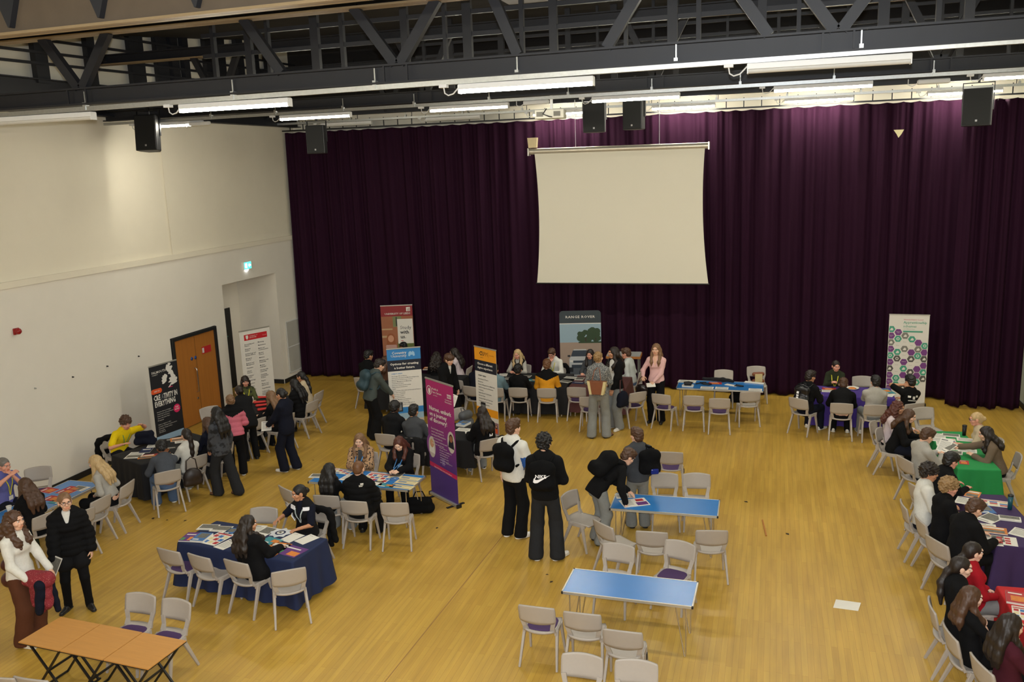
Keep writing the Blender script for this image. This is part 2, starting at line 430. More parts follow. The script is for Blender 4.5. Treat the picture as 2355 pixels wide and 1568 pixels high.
    for i in (0, 1):
        an, fa = legs[i][2], legs[i][3]; f = rotz(fa) @ A3((0, 1, 0)); P += [cap(an, A3((an[0], an[1], .05)) , .04 * s, .035), cap(A3((an[0], an[1], .045)), A3((an[0], an[1], .03)) + f * .13, .033, .022)]
    V, F = soft(P, .02, k=.03)
    sk = mat('skin_' + skin, SKINS[skin], .5, var=.06, scale=30); lip = mat('lips_' + skin, tuple(a * b for a, b in zip(SKINS[skin], (.9, .66, .62))), .4, var=.05)
    hc = hairc or MATS['hair_brown']
    Vs, Fs, Ms = [V], [F], [np.zeros(len(F), int)]; o = len(V)
    HV, HF, HM = HEADS[male]
    Vs.append(HV * hs @ HR.T + HC); Fs.append(HF + o); Ms.append(HM); o += len(HV)
    wr = []
    for i in (0, 1):
        S0, E, W, hn = arms[i]; y = unit(W - E); z = unit(hn - y * (hn @ y)); x = np.cross(y, z)
        hp = hpose[i]
        hv, hf = HANDS[hp]; hv = hv * s * (1.0 if male else .92)
        if i == 1: hv = hv * [-1, 1, 1]; hf = hf[:, ::-1]
        B = np.stack([x, y, z], 1)
        Vs.append(hv @ B.T + W); Fs.append(hf + o); Ms.append(np.zeros(len(hf), int)); o += len(hv)
        wr.append((W, B))
    V = np.concatenate(Vs); F = np.concatenate(Fs); M = np.concatenate(Ms)
    root = link('person', np_mesh('person', V, F, [sk, lip, hc, EYE_W, EYE_D], M), None, (loc[0], loc[1], 0), rz)
    tag(root, label, 'person', group)
    # clothes ---------------------------------------------------------------
    sd = R.uniform(0, 50)
    def put(name, V, F, m, lab=None, mi=None):
        ms = m if isinstance(m, (list, tuple)) else [m]
        c = link(name, np_mesh(name, V, F, ms, mi), root)
        if lab: c['label'] = lab
        return c
    def upper(spec, lvl):
        g = spec.get('g', .014) + lvl
        hem = spec.get('hem', .06); sl = spec.get('sl', 1.95)
        Q = torso(g, hem=hem)[:]
        if 'vee' in spec or spec.get('lowneck'): Q = Q[:6] + Q[7:]
        for i in (0, 1):
            if sl > 0: Q += arm(i, g * (1.0 if sl > 1 else 1.5), sl)
        if spec.get('long'):   # coat skirts over the hips and thighs
            for i in (0, 1): Q.append(cap(legs[i][0], legs[i][0] + (legs[i][1] - legs[i][0]) * spec['long'], .1 * s + g, .09 * s + g))
        if spec.get('collar'): Q += [cap(NB + xs * a + fw * b + nd * .012, NB + xs * c_ + fw * d_ + nd * .012, .02 + g * .3) for a, b, c_, d_ in ((-.05, .035, -.055, -.04), (.05, .035, .055, -.04), (-.055, -.04, .055, -.04))]
        if spec.get('hood'): Q += [ell(NB - fw * .095 - d3 * .03, (.115, .06, .085), np.stack([xs, fw, d3], 1)), cap(NB - xs * .075 - fw * .02, NB - xs * .06 + fw * .05 - d3 * .04, .03), cap(NB + xs * .075 - fw * .02, NB + xs * .06 + fw * .05 - d3 * .04, .03)]
        cv = []
        if spec.get('open'): cv = [cap(P0 + fw * .22 - d1 * .25, P3 + fw * .12, spec['open'] * 1.15, spec['open'], fw, .55)]
        if spec.get('vee'): cv = [cap(NB + fw * .09 + d3 * .03, P3 + fw * .11 - d3 * spec['vee'], .055, .008, fw, .45)]
        if spec.get('slim'): cv = []
        disp = None
        if spec.get('puff'):
            pw = spec['puff']
            def disp(X):
                t = (X - P0) @ d2
                return -.016 * np.abs(np.sin(t * PI / pw)) ** .7 + .007
        V, F = soft(Q, .0145, k=.035, cuts=[(P0 - d1 * hem, -d1)] if not spec.get('long') else (), noise=spec.get('nz', .0035), nfreq=20, seed=sd, disp=disp, carve=cv)
        ms = spec['m'] if isinstance(spec['m'], (list, tuple)) else [spec['m']]
        mi = None
        if len(ms) > 1:
            C = V[F].mean(1); t = (C - P0) @ d2; mi = np.zeros(len(F), int)
            mode = spec.get('split', 'yoke')
            if mode == 'yoke': mi[t > .33 * s + .09 * np.abs((C - P0) @ xs) / .2] = 1
            elif mode == 'band': mi[(t > .1 * s) & (t < .3 * s)] = 1
            elif mode == 'low': mi[t < .30 * s] = 1
            elif mode == 'arms':
                for i in (0, 1):
                    S0, E, W, _ = arms[i]; u = (C - S0) @ unit(E - S0); dd = np.linalg.norm((C - S0) - u[:, None] * unit(E - S0), axis=1)
                    mi[(u > .16) & (u < .40) & (dd < .1) & (np.abs((C - P2) @ xs) > hw * .85)] = 1
        return put(spec.get('name', 'shirt'), V, F, ms, spec.get('label'), mi)
    if top: upper(top, 0)
    if over: upper(over, .012)
    if bottom:
        g = bottom.get('g', .012); w = bottom.get('wide', .02)
        Q = [cap(P0 - A3((0, 0, .03)), P0 + d1 * .075, .158 * s * bw + g, .142 * s * bw + g, fw, 1.34)]
        cut = [(P0 + d1 * .10 * s, d1)] if pose == 'stand' else []
        if bottom.get('short'):
            for i in (0, 1):
                hj, kn = legs[i][0], legs[i][1]; Q.append(cap(hj, hj + (kn - hj) * bottom['short'], .095 * s + g, .095 * s + g + w))
        else:
            for i in (0, 1): Q += leg(i, g, w)
            cut.append(((0, 0, bottom.get('up', .03)), (0, 0, -1)))
        V, F = soft(Q, .0155, k=.03, cuts=cut, noise=.0035, nfreq=18, seed=sd + 3)
        put(bottom.get('name', 'trousers'), V, F, bottom['m'], bottom.get('label'))
        if bottom.get('tights'):
            Q = []
            for i in (0, 1): an_ = legs[i][2]; Q += leg(i, .01, 0) + [cap(an_ + A3((0, 0, .03)), an_ - A3((0, 0, .03)), .052 * s)]
            V, F = soft(Q, .0155, k=.02); put('tights', V, F, bottom['tights'])
    if shoes:
        me = shoe_mesh(*shoes)
        for i in (0, 1):
            an, fa = legs[i][2], legs[i][3]
            c = link('shoe', me, root, (an[0] - .024 * math.sin(fa), an[1] + .024 * math.cos(fa), 0), fa); c.scale = (s * (1.12 if male else 1.04),) * 3
    # hair -------------------------------------------------------------------
    LONG = ('long', 'verylong', 'wavy', 'curlylong', 'lowpony')
    if hair in LONG:
        gg = max([.014] + [t_.get('g', .014) + (.012 if t_ is over else 0) + (.03 if t_.get('hood') else 0) for t_ in (top, over) if t_])
        hd = lambda v: HC + HR @ A3(v) * hs
        LV = lambda a, d: (P3 + d3 * (-d)) - fw * (a * s + gg) if d < .11 * s else P2 - d2 * (d - .115 * s) - fw * (a * s + gg)
        if hair == 'lowpony':
            Q = [ell(hd((0, -.016, .037)), A3((.083, .103, .094)) * hs, HR), ell(hd((0, -.055, -.01)), A3((.077, .055, .075)) * hs, HR), cap(hd((0, -.1, -.03)), hd((0, -.125, -.07)), .034, .04)]
            pts = [hd((0, -.125, -.07)), LV(.1, .0), LV(.11, .12), LV(.115, .24)]; r_ = [.04, .042, .036, .018]
            Q += [cap(pts[i], pts[i + 1], r_[i], r_[i + 1]) for i in range(3)]; fr = [ell(hd((0, .088, -.045)), A3((.07, .072, .118)) * hs, HR), ell(hd((-.085, .02, -.045)), A3((.03, .034, .06)) * hs, HR), ell(hd((.085, .02, -.045)), A3((.03, .034, .06)) * hs, HR)]; ns, nf, nst = .002, 110., .1
        else:
            L = dict(long=.08, verylong=.18, wavy=.14, curlylong=.13)[hair]; w = 1.25 if hair == 'curlylong' else 1.
            Q = [ell(hd((0, -.018, .038)), A3((.088, .108, .097)) * hs, HR), ell(hd((0, -.055, -.02)), A3((.092, .06, .1)) * hs, HR)]
            for x in (-.065, 0, .065):
                j = R.uniform(-.03, .03)
                pts = [hd((x, -.07, -.03)), NB - fw * (.075 + gg) + xs * x * 1.2 + nd * .02, LV(.115, .05) + xs * x * 1.3, LV(.125, L * .6) + xs * x * 1.35, LV(.12, L + .04 + j) + xs * x * 1.2]
                r_ = [.05 * w, .046 * w, .042 * w, .04 * w, .02]
                Q += [cap(pts[i], pts[i + 1], r_[i], r_[i + 1]) for i in range(4)]
            for sx in (-1, 1):
                pts = [hd((sx * .078, -.0, .0)), hd((sx * .085, .005, -.1)), NB + xs * sx * (.085 + gg * .5) + fw * .055, P3 + xs * sx * .085 + fw * (.105 * s + gg) - d3 * .07, P3 + xs * sx * .08 + fw * (.115 * s + gg) - d3 * (.07 + L * .45)]
                r_ = [.03, .032 * w, .034 * w, .034 * w, .016]
                Q += [cap(pts[i], pts[i + 1], r_[i], r_[i + 1]) for i in range(4)]
            if hair == 'curlylong': Q += [ell(hd((sx * .085, -.02, -.09)), (.055, .065, .09)) for sx in (-1, 1)]
            fr = [ell(hd((0, .09, -.04)), A3((.062, .075, .112)) * hs, HR), ell(hd((0, .1, -.14)), A3((.05, .06, .09)) * hs, HR)]
            ns, nf, nst = dict(long=(.004, 110., .08), verylong=(.004, 110., .08), wavy=(.006, 60., .45), curlylong=(.011, 66., .8))[hair]
        V, F = nets(*field(Q, .0105, k=.035, carve=fr, noise=ns, nfreq=nf, nst=nst))
        link('hair', np_mesh('hair', V, F, [hc]), root)
    elif hair:
        key = (hair, hc.name)
        if key not in HAIR_ME:
            hv, hf = hair_geo(hair); HAIR_ME[key] = np_mesh('hair', hv, hf, [hc])
        c = link('hair', HAIR_ME[key], root)
        M4 = Matrix.Identity(4); Rl = HR @ np.diag([hs] * 3)
        for a in range(3):
            for b in range(3): M4[a][b] = Rl[a][b]
            M4[a][3] = HC[a]
        c.matrix_local = M4
    p = Person(); p.root = root; p.HC = HC; p.HR = HR; p.hs = hs; p.P0, p.P1, p.P2, p.P3, p.NB = P0, P1, P2, P3, NB
    p.xs, p.fw, p.d2, p.d3, p.hw, p.s = xs, fw, d2, d3, hw, s; p.arms = arms; p.wr = wr; p.SH = SH; p.legs = legs; p.nd_ = nd
    return p
def toworld(p, v):
    return p.root.matrix_basis @ Vector(v)
CLOTH_NAMES = ('shirt', 'jacket', 'puffer_jacket', 'coat', 'vest', 'blazer', 'waistcoat', 'cardigan')
def on_cloth(p, pt, n):
    """the outermost clothing surface met when coming in along -n towards pt"""
    o = Vector(A3(pt) + A3(n) * .6); best = None
    for ch in p.root.children:
        if ch.name.split('.')[0] in CLOTH_NAMES:
            ok, loc, nor, _ = ch.ray_cast(o, Vector(-A3(n)), distance=1.)
            if ok and (best is None or (loc - o).length < (best[0] - o).length): best = (loc, nor)
    return best
def lanyard(p, m, badge=None, drop=.2, tagm=None):
    f = A3(p.fw); mb = MB(); g = .02
    for sx in (-1, 1):
        top_ = [p.NB - f * .075 + A3(p.nd_) * .01, p.NB + p.xs * sx * .082, p.NB + p.xs * sx * .074 + f * .07 - p.d3 * .015]
        pts = []
        for t, x in ((.05, .066), (.1, .05), (.16, .032), (.16 + (drop - .1) * .5, .018), (drop + .06, .004)):
            q = p.P3 + p.xs * sx * x - (p.d3 * t if t < .1 else p.d3 * .1 + p.d2 * (t - .1)); h_ = on_cloth(p, q, f)
            pts.append(A3(h_[0]) + f * .006 if h_ else q + f * (.13 * p.s))
        pts = [A3(v) for v in top_[1:]] + pts
        for a, b in zip(pts[:-1], pts[1:]): mb.bar(a, b, .017, .004, 0, up=f)
    end = A3(pts[-1])
    o = mb.build('lanyard', m, p.root)
    if tagm:
        q = end - A3(p.d2) * .045; h_ = on_cloth(p, q, f); c = (A3(h_[0]) if h_ else q) + f * .014
        MB().box(c, (.088, .006, .072), 0, Matrix([list(r) for r in np.stack([p.xs, f, p.d2], 1)])).build('badge', tagm, o)
    return o
def glasses(p, m):
    mb = MB(); c = lambda v: p.HC + p.HR @ A3(v) * p.hs
    for sx in (-1, 1):
        pts = [c((sx * .034 + .024 * math.cos(a), .104, .008 + .02 * math.sin(a))) for a in np.linspace(0, 2 * PI, 11)]
        mb.tube(pts, .0026, 5, cap=False); mb.tube([c((sx * .058, .1, .012)), c((sx * .082, .0, .012))], .0026, 5)
    mb.tube([c((-.01, .107, .012)), c((.01, .107, .012))], .0026, 5)
    return mb.build('glasses', m, p.root)

# ------------------------------------------------------------------ palette
WALL = mat('painted_wall', rgb(236, 230, 218), .75, var=.025, scale=3, bump=.05)
WALL2 = mat('painted_upper_wall', rgb(238, 230, 210), .75, var=.025, scale=3)
BLACKSK = mat('dark_skirting', rgb(30, 32, 34), .5)
STEEL = mat('dark_painted_steel', rgb(31, 32, 37), .55, var=.15, scale=5)
BROWNST = mat('brown_painted_steel', rgb(88, 75, 60), .6, var=.2, scale=4)
EDGE = mat('lit_flange_tan', rgb(140, 120, 88), .6)  # light caught by the lower flanges, put into a paler colour
GALV = mat('galvanised_steel', rgb(190, 192, 190), .38, metal=.75, var=.15, scale=30)
WHITEP = mat('white_enamel', rgb(225, 225, 222), .4, var=.03)
BLACKP = mat('black_plastic', rgb(16, 16, 18), .5, var=.1)
BLACKM = mat('black_metal', rgb(20, 20, 22), .45, var=.1)
CHROME = mat('chrome', rgb(205, 200, 195), .2, metal=.9, var=.04)
ALU = mat('aluminium_edge', rgb(200, 198, 190), .35, metal=.7, var=.05)
GREYCH = mat('grey_polypropylene', rgb(172, 163, 154), .5, var=.035, scale=25)
PURPLE = mat('purple_fabric', rgb(72, 48, 92), .9, var=.12, scale=120)
XL, YB = -13.38, 22.3

def struct(name, mb, m, loc=None, bevel=0, parent=None):
    o = mb.build(name, m, parent, loc, bevel=bevel)
    if parent is None: o['kind'] = 'structure'
    return o
# floor ---------------------------------------------------------------------
def floor_mat():
    m = mat('maple_strip_floor', rgb(205, 160, 92), .34, var=.05); nt = m.node_tree; N = nt.nodes; L = nt.links
    b = N['Principled BSDF']; tc = N.new('ShaderNodeTexCoord')
    mp = N.new('ShaderNodeMapping'); mp.inputs['Rotation'].default_value = (0, 0, PI / 2); L.new(tc.outputs['Object'], mp.inputs[0])
    br = N.new('ShaderNodeTexBrick'); br.offset = .37; br.inputs['Scale'].default_value = 1; br.inputs['Mortar Size'].default_value = .0012
    br.inputs['Brick Width'].default_value = 1.15; br.inputs['Row Height'].default_value = .072; br.inputs['Bias'].default_value = 0
    br.inputs['Color1'].default_value = (*rgb(200, 161, 70), 1); br.inputs['Color2'].default_value = (*rgb(189, 149, 63), 1); br.inputs['Mortar'].default_value = (*rgb(152, 112, 44), 1)
    L.new(mp.outputs[0], br.inputs['Vector'])
    n1 = N.new('ShaderNodeTexNoise'); n1.inputs['Scale'].default_value = .55; n1.inputs['Detail'].default_value = 4; L.new(tc.outputs['Object'], n1.inputs['Vector'])
    mp2 = N.new('ShaderNodeMapping'); mp2.inputs['Scale'].default_value = (9, .7, 1); L.new(tc.outputs['Object'], mp2.inputs[0])
    n2 = N.new('ShaderNodeTexNoise'); n2.inputs['Scale'].default_value = 1.4; n2.inputs['Detail'].default_value = 5; L.new(mp2.outputs[0], n2.inputs['Vector'])
    def mul(a, fac_out, lo, hi):
        r = N.new('ShaderNodeMapRange'); r.inputs[1].default_value = .3; r.inputs[2].default_value = .7; r.inputs[3].default_value = lo; r.inputs[4].default_value = hi
        L.new(fac_out, r.inputs[0]); x = N.new('ShaderNodeMix'); x.data_type = 'RGBA'; x.blend_type = 'MULTIPLY'; x.inputs[0].default_value = 1
        L.new(a, x.inputs[6]); L.new(r.outputs[0], x.inputs[7]); return x.outputs[2]
    c = mul(br.outputs['Color'], n1.outputs['Fac'], .9, 1.06); c = mul(c, n2.outputs['Fac'], .86, 1.08)
    L.new(c, b.inputs['Base Color'])
    r = N.new('ShaderNodeMapRange'); r.inputs[3].default_value = .28; r.inputs[4].default_value = .46; L.new(n1.outputs['Fac'], r.inputs[0]); L.new(r.outputs[0], b.inputs['Roughness'])
    return m
FLOOR = floor_mat()
struct('floor', MB().box((-4.2, 9.6, -.05), (21, 27.4, .1)), FLOOR)
SEAM = mat('dark_floor_seam', rgb(150, 112, 62), .6)
struct('trim_1', MB().bar((-4.47, 3.0, .0012), (-4.10, 13.6, .0012), .012, .002), SEAM)
CEIL0 = mat('shade_dark_roof', rgb(34, 32, 32), .9, var=.2, scale=2)  # roof shade put into a near-black base colour
# walls ---------------------------------------------------------------------
def seg(mb, y0, y1, z0, z1, t=.3): mb.box((XL - t / 2, (y0 + y1) / 2, (z0 + z1) / 2), (t, y1 - y0, z1 - z0))
mb = MB(); seg(mb, -4, 16.60, 0, 4.1); seg(mb, 16.60, 18.34, 2.25, 4.1); seg(mb, 18.34, 18.77, 0, 4.1); seg(mb, 18.77, 21.26, 3.2, 4.1); seg(mb, 21.26, 23, 0, 4.1)
struct('wall_left', mb, WALL)
mb = MB(); mb.box((XL - .17, 9.5, 6.95), (.26, 27, 5.7)); struct('wall_left_upper', mb, WALL2)
struct('trim_2', MB().box((XL + .01, 9.5, 4.1), (.05, 27, .12)), WALL2)
struct('trim_3', MB().box((XL + .0, 17.05, 5.6), (.004, .03, 2.9)), WALL2)
mb = MB(); mb.box((XL + .012, 6.3, .06), (.024, 20.5, .12)); mb.box((XL + .012, 18.55, .06), (.024, .42, .12)); mb.box((XL + .012, 21.8, .06), (.024, 1.06, .12))
mb.box((-14.07, 21.248, .06), (1.35, .024, .12)); struct('baseboard_left', mb, BLACKSK)
mb = MB(); mb.box((-14.75, 20.0, 1.6), (.2, 2.9, 3.3)); mb.box((-14.16, 18.67, 1.6), (.98, .2, 3.3)); mb.box((-14.16, 21.36, 1.6), (.98, .2, 3.3)); mb.box((-14.16, 20.0, 3.3), (.98, 2.6, .2))
struct('wall_recess', mb, WALL)
struct('wall_back', MB().box((-4.2, 23.05, 3.85), (19.5, .2, 7.7)), WALL2)
struct('wall_back_upper', MB().box((-4.2, 23.05, 8.75), (19.5, .2, 2.1)), CEIL0)  # same wall, painted near-black for the shade above the beams
struct('wall_right', MB().box((5.75, 9.5, 4.9), (.3, 27, 9.8)), mat('pale_green_wall', rgb(205, 208, 190), .75, var=.03))
struct('baseboard_right', MB().box((5.588, 9.5, .06), (.024, 26.8, .12)), BLACKSK)
struct('wall_front', MB().box((-4.2, -3.9, 4.9), (19.5, .2, 9.8)), WALL2)
CEIL = mat('shade_dark_roof', rgb(34, 32, 32), .9, var=.2, scale=2)
mb = MB()
vs = [(-13.6, -4, 8.15), (5.9, -4, 8.15), (5.9, 9, 8.15), (-13.6, 9, 8.15), (5.9, 23.1, 9.6), (-13.6, 23.1, 9.6)]
mb.add(vs, [(0, 3, 2, 1), (3, 5, 4, 2)]); mb.add([(x, y, z + .15) for x, y, z in vs], [(0, 1, 2, 3), (3, 2, 4, 5)])
struct('ceiling', mb, CEIL)
# door in the left wall -------------------------------------------------------
WOOD = mat('oak_veneer', rgb(176, 112, 48), .42, var=.16, scale=3, stretch=(6, 6, .35))
d = struct('door_1', MB().box((-.03, 0, 1.085), (.05, 1.56, 2.13)), WOOD, (XL, 17.47, 0))
mb = MB(); mb.box((.0, -.81, 1.12), (.09, .07, 2.24)); mb.box((.0, .81, 1.12), (.09, .07, 2.24)); mb.box((.0, 0, 2.2), (.09, 1.56, .07)); mb.build('door_frame', BLACKSK, d)
MB().box((-.004, 0, 1.085), (.003, .006, 2.12)).build('leaf_gap', BLACKSK, d)
MB().tube([(-.005, -.1, .78), (.05, -.1, .8), (.055, -.1, 1.0), (.055, -.1, 1.3), (.05, -.1, 1.36), (-.005, -.1, 1.38)], .014).build('door_handle', CHROME, d)
for y in (-.17, -.03): MB().lathe([(.001, .004), (.042, .004), (.042, -.004), (.001, -.004)], (0, y, 1.62), 18, axis='x').build('blue_door_sign', mat('sign_blue', rgb(40, 80, 150), .5), d)['label'] = 'round blue sign'
MB().lathe([(.001, .008), (.03, .008), (.03, -.004), (.001, -.004)], (0, -.1, .62), 14, axis='x').build('lock', CHROME, d)
sg = MB().box((0, .42, 1.73), (.006, .36, .17)).build('fire_door_sign', mat('sign_red', rgb(190, 38, 45), .5), d); sg['label'] = 'small red and white sign'
MB().box((.004, .285, 1.73), (.003, .07, .12)).build('sign_panel', WHITEP, sg)
DK2 = mat('black_doorway', rgb(16, 16, 18), .6)
d2 = struct('door_2', MB().box((-14.64, 19.78, 1.14), (.04, 1.98, 2.28)), DK2)
MB().box((-14.61, 20.3, 1.5), (.02, .5, .03)).build('push_bar', mat('green_metal', rgb(40, 90, 80), .5), d2)
o = MB().box((0, 0, 0), (.03, .86, 1.5)).build('vent_panel', mat('pale_grey_grille', rgb(188, 186, 178), .6, var=.06, scale=200), None, (XL + .015, 21.96, .99))
tag(o, 'pale grey ventilation grille low on the white wall by the curtain', 'vent')
mb = MB()
for z in (-.745, .745, .0): mb.box((.018, 0, z), (.012, .86, .03))
for y in (-.42, .42): mb.box((.018, y, 0), (.012, .03, 1.5))
mb.build('vent_frame', WHITEP, o)
# small things on the wall ------------------------------------------------------
RED = mat('red_plastic', rgb(150, 24, 26), .35)
t = thing('alarm_sounder', 'red round fire alarm sounder on the white wall', 'alarm', (XL, 12.42, 3.24))
MB().box((.02, 0, 0), (.04, .12, .12)).build('base', RED, t, bevel=.01)
MB().lathe([(.001, .12), (.035, .115), (.055, .09), (.058, .04), (.058, .03)], n=18, axis='x').build('dome', RED, t)
t = thing('exit_sign', 'lit green exit sign above the wall recess', 'sign', (XL, 19.89, 3.57))
MB().box((.03, 0, 0), (.06, .34, .2)).build('case', WHITEP, t, bevel=.006)
f = MB().box((.062, 0, 0), (.004, .32, .18)).build('lit_face', mat('exit_green', rgb(70, 205, 185), .4, emit=1.6, var=.05), t)
mb = MB(); mb.box((.066, -.08, 0), (.004, .09, .12)); mb.prism([(-.05, 0), (.0, .05), (.0, .02), (.07, .02), (.07, -.02), (0, -.02), (0, -.05)], -.002, .002)
for i in range(8, len(mb.v)): x, y, z = mb.v[i]; mb.v[i] = (.066 + y, .07 + x, z)
mb.build('pictogram', mat('exit_white', (.9, 1, .98), .4, emit=2.2, var=.02), f)
MB().box((.03, 0, -.115), (.03, .09, .03)).build('lamp', mat('lamp_white', (.9, .95, 1), .4, emit=6, var=.02), t)
t = thing('wall_socket', 'double power socket low on the white wall', 'socket', (XL, 14.37, .4))
MB().box((.006, 0, 0), (.012, .17, .11)).build('plate', mat('brushed_steel', rgb(150, 140, 130), .4, metal=.6), t, bevel=.003)
for y in (-.04, .04): MB().box((.014, y, -.01), (.006, .05, .05)).build('outlet', BLACKP, t)
for k, (y, z) in enumerate(((12.66, 2.09), (13.6, 2.08), (14.55, 2.08), (15.51, 2.08))):
    o = MB().lathe([(.001, .03), (.014, .03), (.01, .012), (.018, 0), (.001, 0)], n=10, axis='x').build('wall_hook', BLACKM if k else GALV, None, (XL, y, z))
    tag(o, ('small pale hook on the white wall, lowest of four', 'small dark hook on the white wall, second of four from the left', 'small dark hook on the white wall, third of four from the left', 'small dark hook on the white wall nearest the black banner')[k], 'hook', 'row of wall hooks')
# curtains ------------------------------------------------------------------------
CURT = mat('purple_velvet', rgb(40, 15, 34), .85, var=.1, scale=8, stretch=(3, 3, .2), sheen=.06, spec=.1)
def curtain(name, x0, x1, y, z1, label, seed, amp=.085, wave=.0):
    R = random.Random(seed); n = int((x1 - x0) / .022); zs = [0.03, .5, 1.5, 3, 5, 6.2, 6.8, z1]
    ph = [R.uniform(0, 7) for _ in range(8)]; V = np.zeros((len(zs), n + 1, 3))
    warp = lambda x: x + .11 * math.sin(x * 1.7 + ph[0]) + .07 * math.sin(x * 3.1 + ph[1])
    for j, z in enumerate(zs):
        k = .55 + .45 * (1 - z / z1)
        for i in range(n + 1):
            x = x0 + (x1 - x0) * i / n; w = warp(x)
            d = math.sin(w * 2 * PI / .46 + .25 * math.sin(z * .6 + x)) * amp * k
            d += .35 * amp * math.sin(w * 2 * PI / .17 + ph[2] + .3 * z) * (.5 + .5 * k) + .3 * amp * math.sin(w * 2 * PI / 1.3 + ph[3])
            V[j, i] = (x, y + d + wave * math.sin(x * .9 + ph[4]) * (1 - z / z1), z if j < len(zs) - 1 else z - .025 * abs(math.sin(w * PI / .46)))
    # widen smoothly between rows
    zz = np.linspace(0, len(zs) - 1, 22); W = np.stack([[np.interp(zz, range(len(zs)), V[:, i, c]) for c in range(3)] for i in range(n + 1)], 0).transpose(2, 0, 1)
    m = len(zz); F = np.array([[j * (n + 1) + i, j * (n + 1) + i + 1, (j + 1) * (n + 1) + i + 1, (j + 1) * (n + 1) + i] for j in range(m - 1) for i in range(n)])
    o = link(name, np_mesh(name, W.reshape(-1, 3), F, [CURT])); md = o.modifiers.new('thickness', 'SOLIDIFY'); md.thickness = .006
    return tag(o, label, 'curtain')
curtain('stage_curtain', XL + .07, 4.35, YB, 7.04, 'floor length purple velvet curtain across the whole back wall', 3, wave=.12)
curtain('stage_curtain', 3.95, 5.5, 21.72, 6.98, 'shorter purple curtain hanging in front of the right end of the back curtain', 5, amp=.12)
t = thing('curtain_track', 'thin black ladder-like curtain rail above the purple curtain', 'curtain rail', (0, YB - .1, 7.08))
MB().bar((XL + .05, 0, 0), (5.55, 0, 0), .05, .035).build('lower_rail', BLACKM, t)
MB().bar((XL + .05, 0, .2), (5.55, 0, .2), .03, .03).build('upper_rail', BLACKM, t)
tie = MB().bar((0, 0, .0), (0, 0, .24), .022, .022).mesh('tie', [BLACKM])
for i in range(46): link('tie', tie, t, (XL + .3 + i * .41, 0, 0))
tie = MB().bar((0, 0, .2), (0, 0, 1.8), .012, .012).mesh('hanger', [BLACKM])
for i in range(12): link('hanger', tie, t, (XL + .8 + i * 1.6, 0, 0))
o = MB().prism([(-.11, .09), (.11, .09), (.06, -.01), (.0, -.09), (-.04, -.01)], 0, .012).build('paper_scrap', mat('cream_paper', rgb(215, 205, 160), .7), None, (2.66, 22.04, 6.32))
tag(o, 'small cream paper scrap caught on the purple curtain near the top', 'paper')
# roof steel --------------------------------------------------------------------------
def ibeam(mb, a, b, h, w, mi=0, mj=0, tf=.022):
    a, b = Vector(a), Vector(b); z = Vector((0, 0, h / 2 - tf / 2))
    mb.bar(a, b, .02, h, mi); mb.bar(a + z, b + z, w, tf, mi); mb.bar(a - z, b - z, w, tf, mj)
def truss(label, y, zl, zr, x0, x1, vs, hgt=.62, ch=.21, diag_w=.11, solo=()):
    t = thing('roof_truss', label, 'truss', (0, y, 0), 0, 'dark steel roof trusses')
    Z = lambda x: zl + (zr - zl) * (x - x0) / (x1 - x0)
    mb = MB(); ibeam(mb, (x0, 0, Z(x0) + ch / 2), (x1, 0, Z(x1) + ch / 2), ch, .2, 0, 0); mb.build('bottom_chord', [STEEL, EDGE], t)
    mb = MB(); ibeam(mb, (x0, 0, Z(x0) + ch + hgt + .1), (x1, 0, Z(x1) + ch + hgt + .1), .2, .2, 0, 1); mb.build('top_chord', [STEEL, EDGE], t)
    for x in vs:
        for s in (-1, 1): MB().bar((x + s * .03, 0, Z(x) + ch), (x + s * .5, 0, Z(x) + ch + hgt + .02), .09, diag_w).build('diagonal', STEEL, t)
    for xa, xb in solo: MB().bar((xa, 0, Z(xa) + ch), (xb, 0, Z(xb) + ch + hgt + .02), .09, diag_w).build('diagonal', STEEL, t)
    for x in vs: 
        for s in (-.14, .14): MB().bar((x + s, -.09, Z(x) + .02), (x + s, -.09, Z(x) + ch - .02), .02, .02).build('stiffener', STEEL, t)
    return t
truss('dark steel roof truss nearest the viewer, above the first row of tube lights', 9.35, 6.84, 6.90, XL + .02, 5.58, (-8.43, -4.08, .54), solo=((-2.68, -2.95), (-1.72, -1.3), (-5.55, -6.0), (-.1, -.55)))
truss('dark steel roof truss in the middle of the hall above the second row of lights', 15.4, 7.10, 7.12, XL + .02, 5.58, (-10.6, -6.2, -2.0, 2.4), hgt=.9)
truss('dark steel roof truss farthest back, close to the purple curtain', 21.35, 7.36, 7.36, XL + .02, 5.58, (-9.6, -5.2, -.9, 3.4), hgt=.9)
t = thing('roof_beam', 'deep brown steel beam with pointed stiffener plates across the top left', 'beam', (0, 7.0, 0))
mb = MB(); ibeam(mb, (XL + .02, 0, 7.74), (5.58, 0, 7.86), .95, .16, 0, 1, .025); mb.build('web', [BROWNST, EDGE], t)
for x in [-13.2 + i * 1.035 for i in range(18)]:
    z = 7.74 + .12 * (x + 13.36) / 18.9 - .43
    MB().prism([(x - .13, z + .9), (x + .13, z + .9), (x + .12, z + .3), (x + .01, z + .02), (x - .01, z + .02), (x - .12, z + .3)], -.075, -.01).build('stiffener_plate', STEEL, t)
t = thing('ring_beam', 'dark steel beam along the top of the left wall', 'beam', (XL + .13, 0, 7.5))
mb = MB(); ibeam(mb, (0, -3.7, 0), (0, 22.9, 0), .62, .24); mb.build('web', STEEL, t)
POS = ((13.73, .3), (15.03, .22), (16.38, .42), (17.2, .36), (17.65, .26), (18.05, .2), (19.2, .8), (20.25, .3), (20.95, .3), (21.7, .4), (10.2, .3), (11.6, .3))
POS = tuple(sorted(POS))
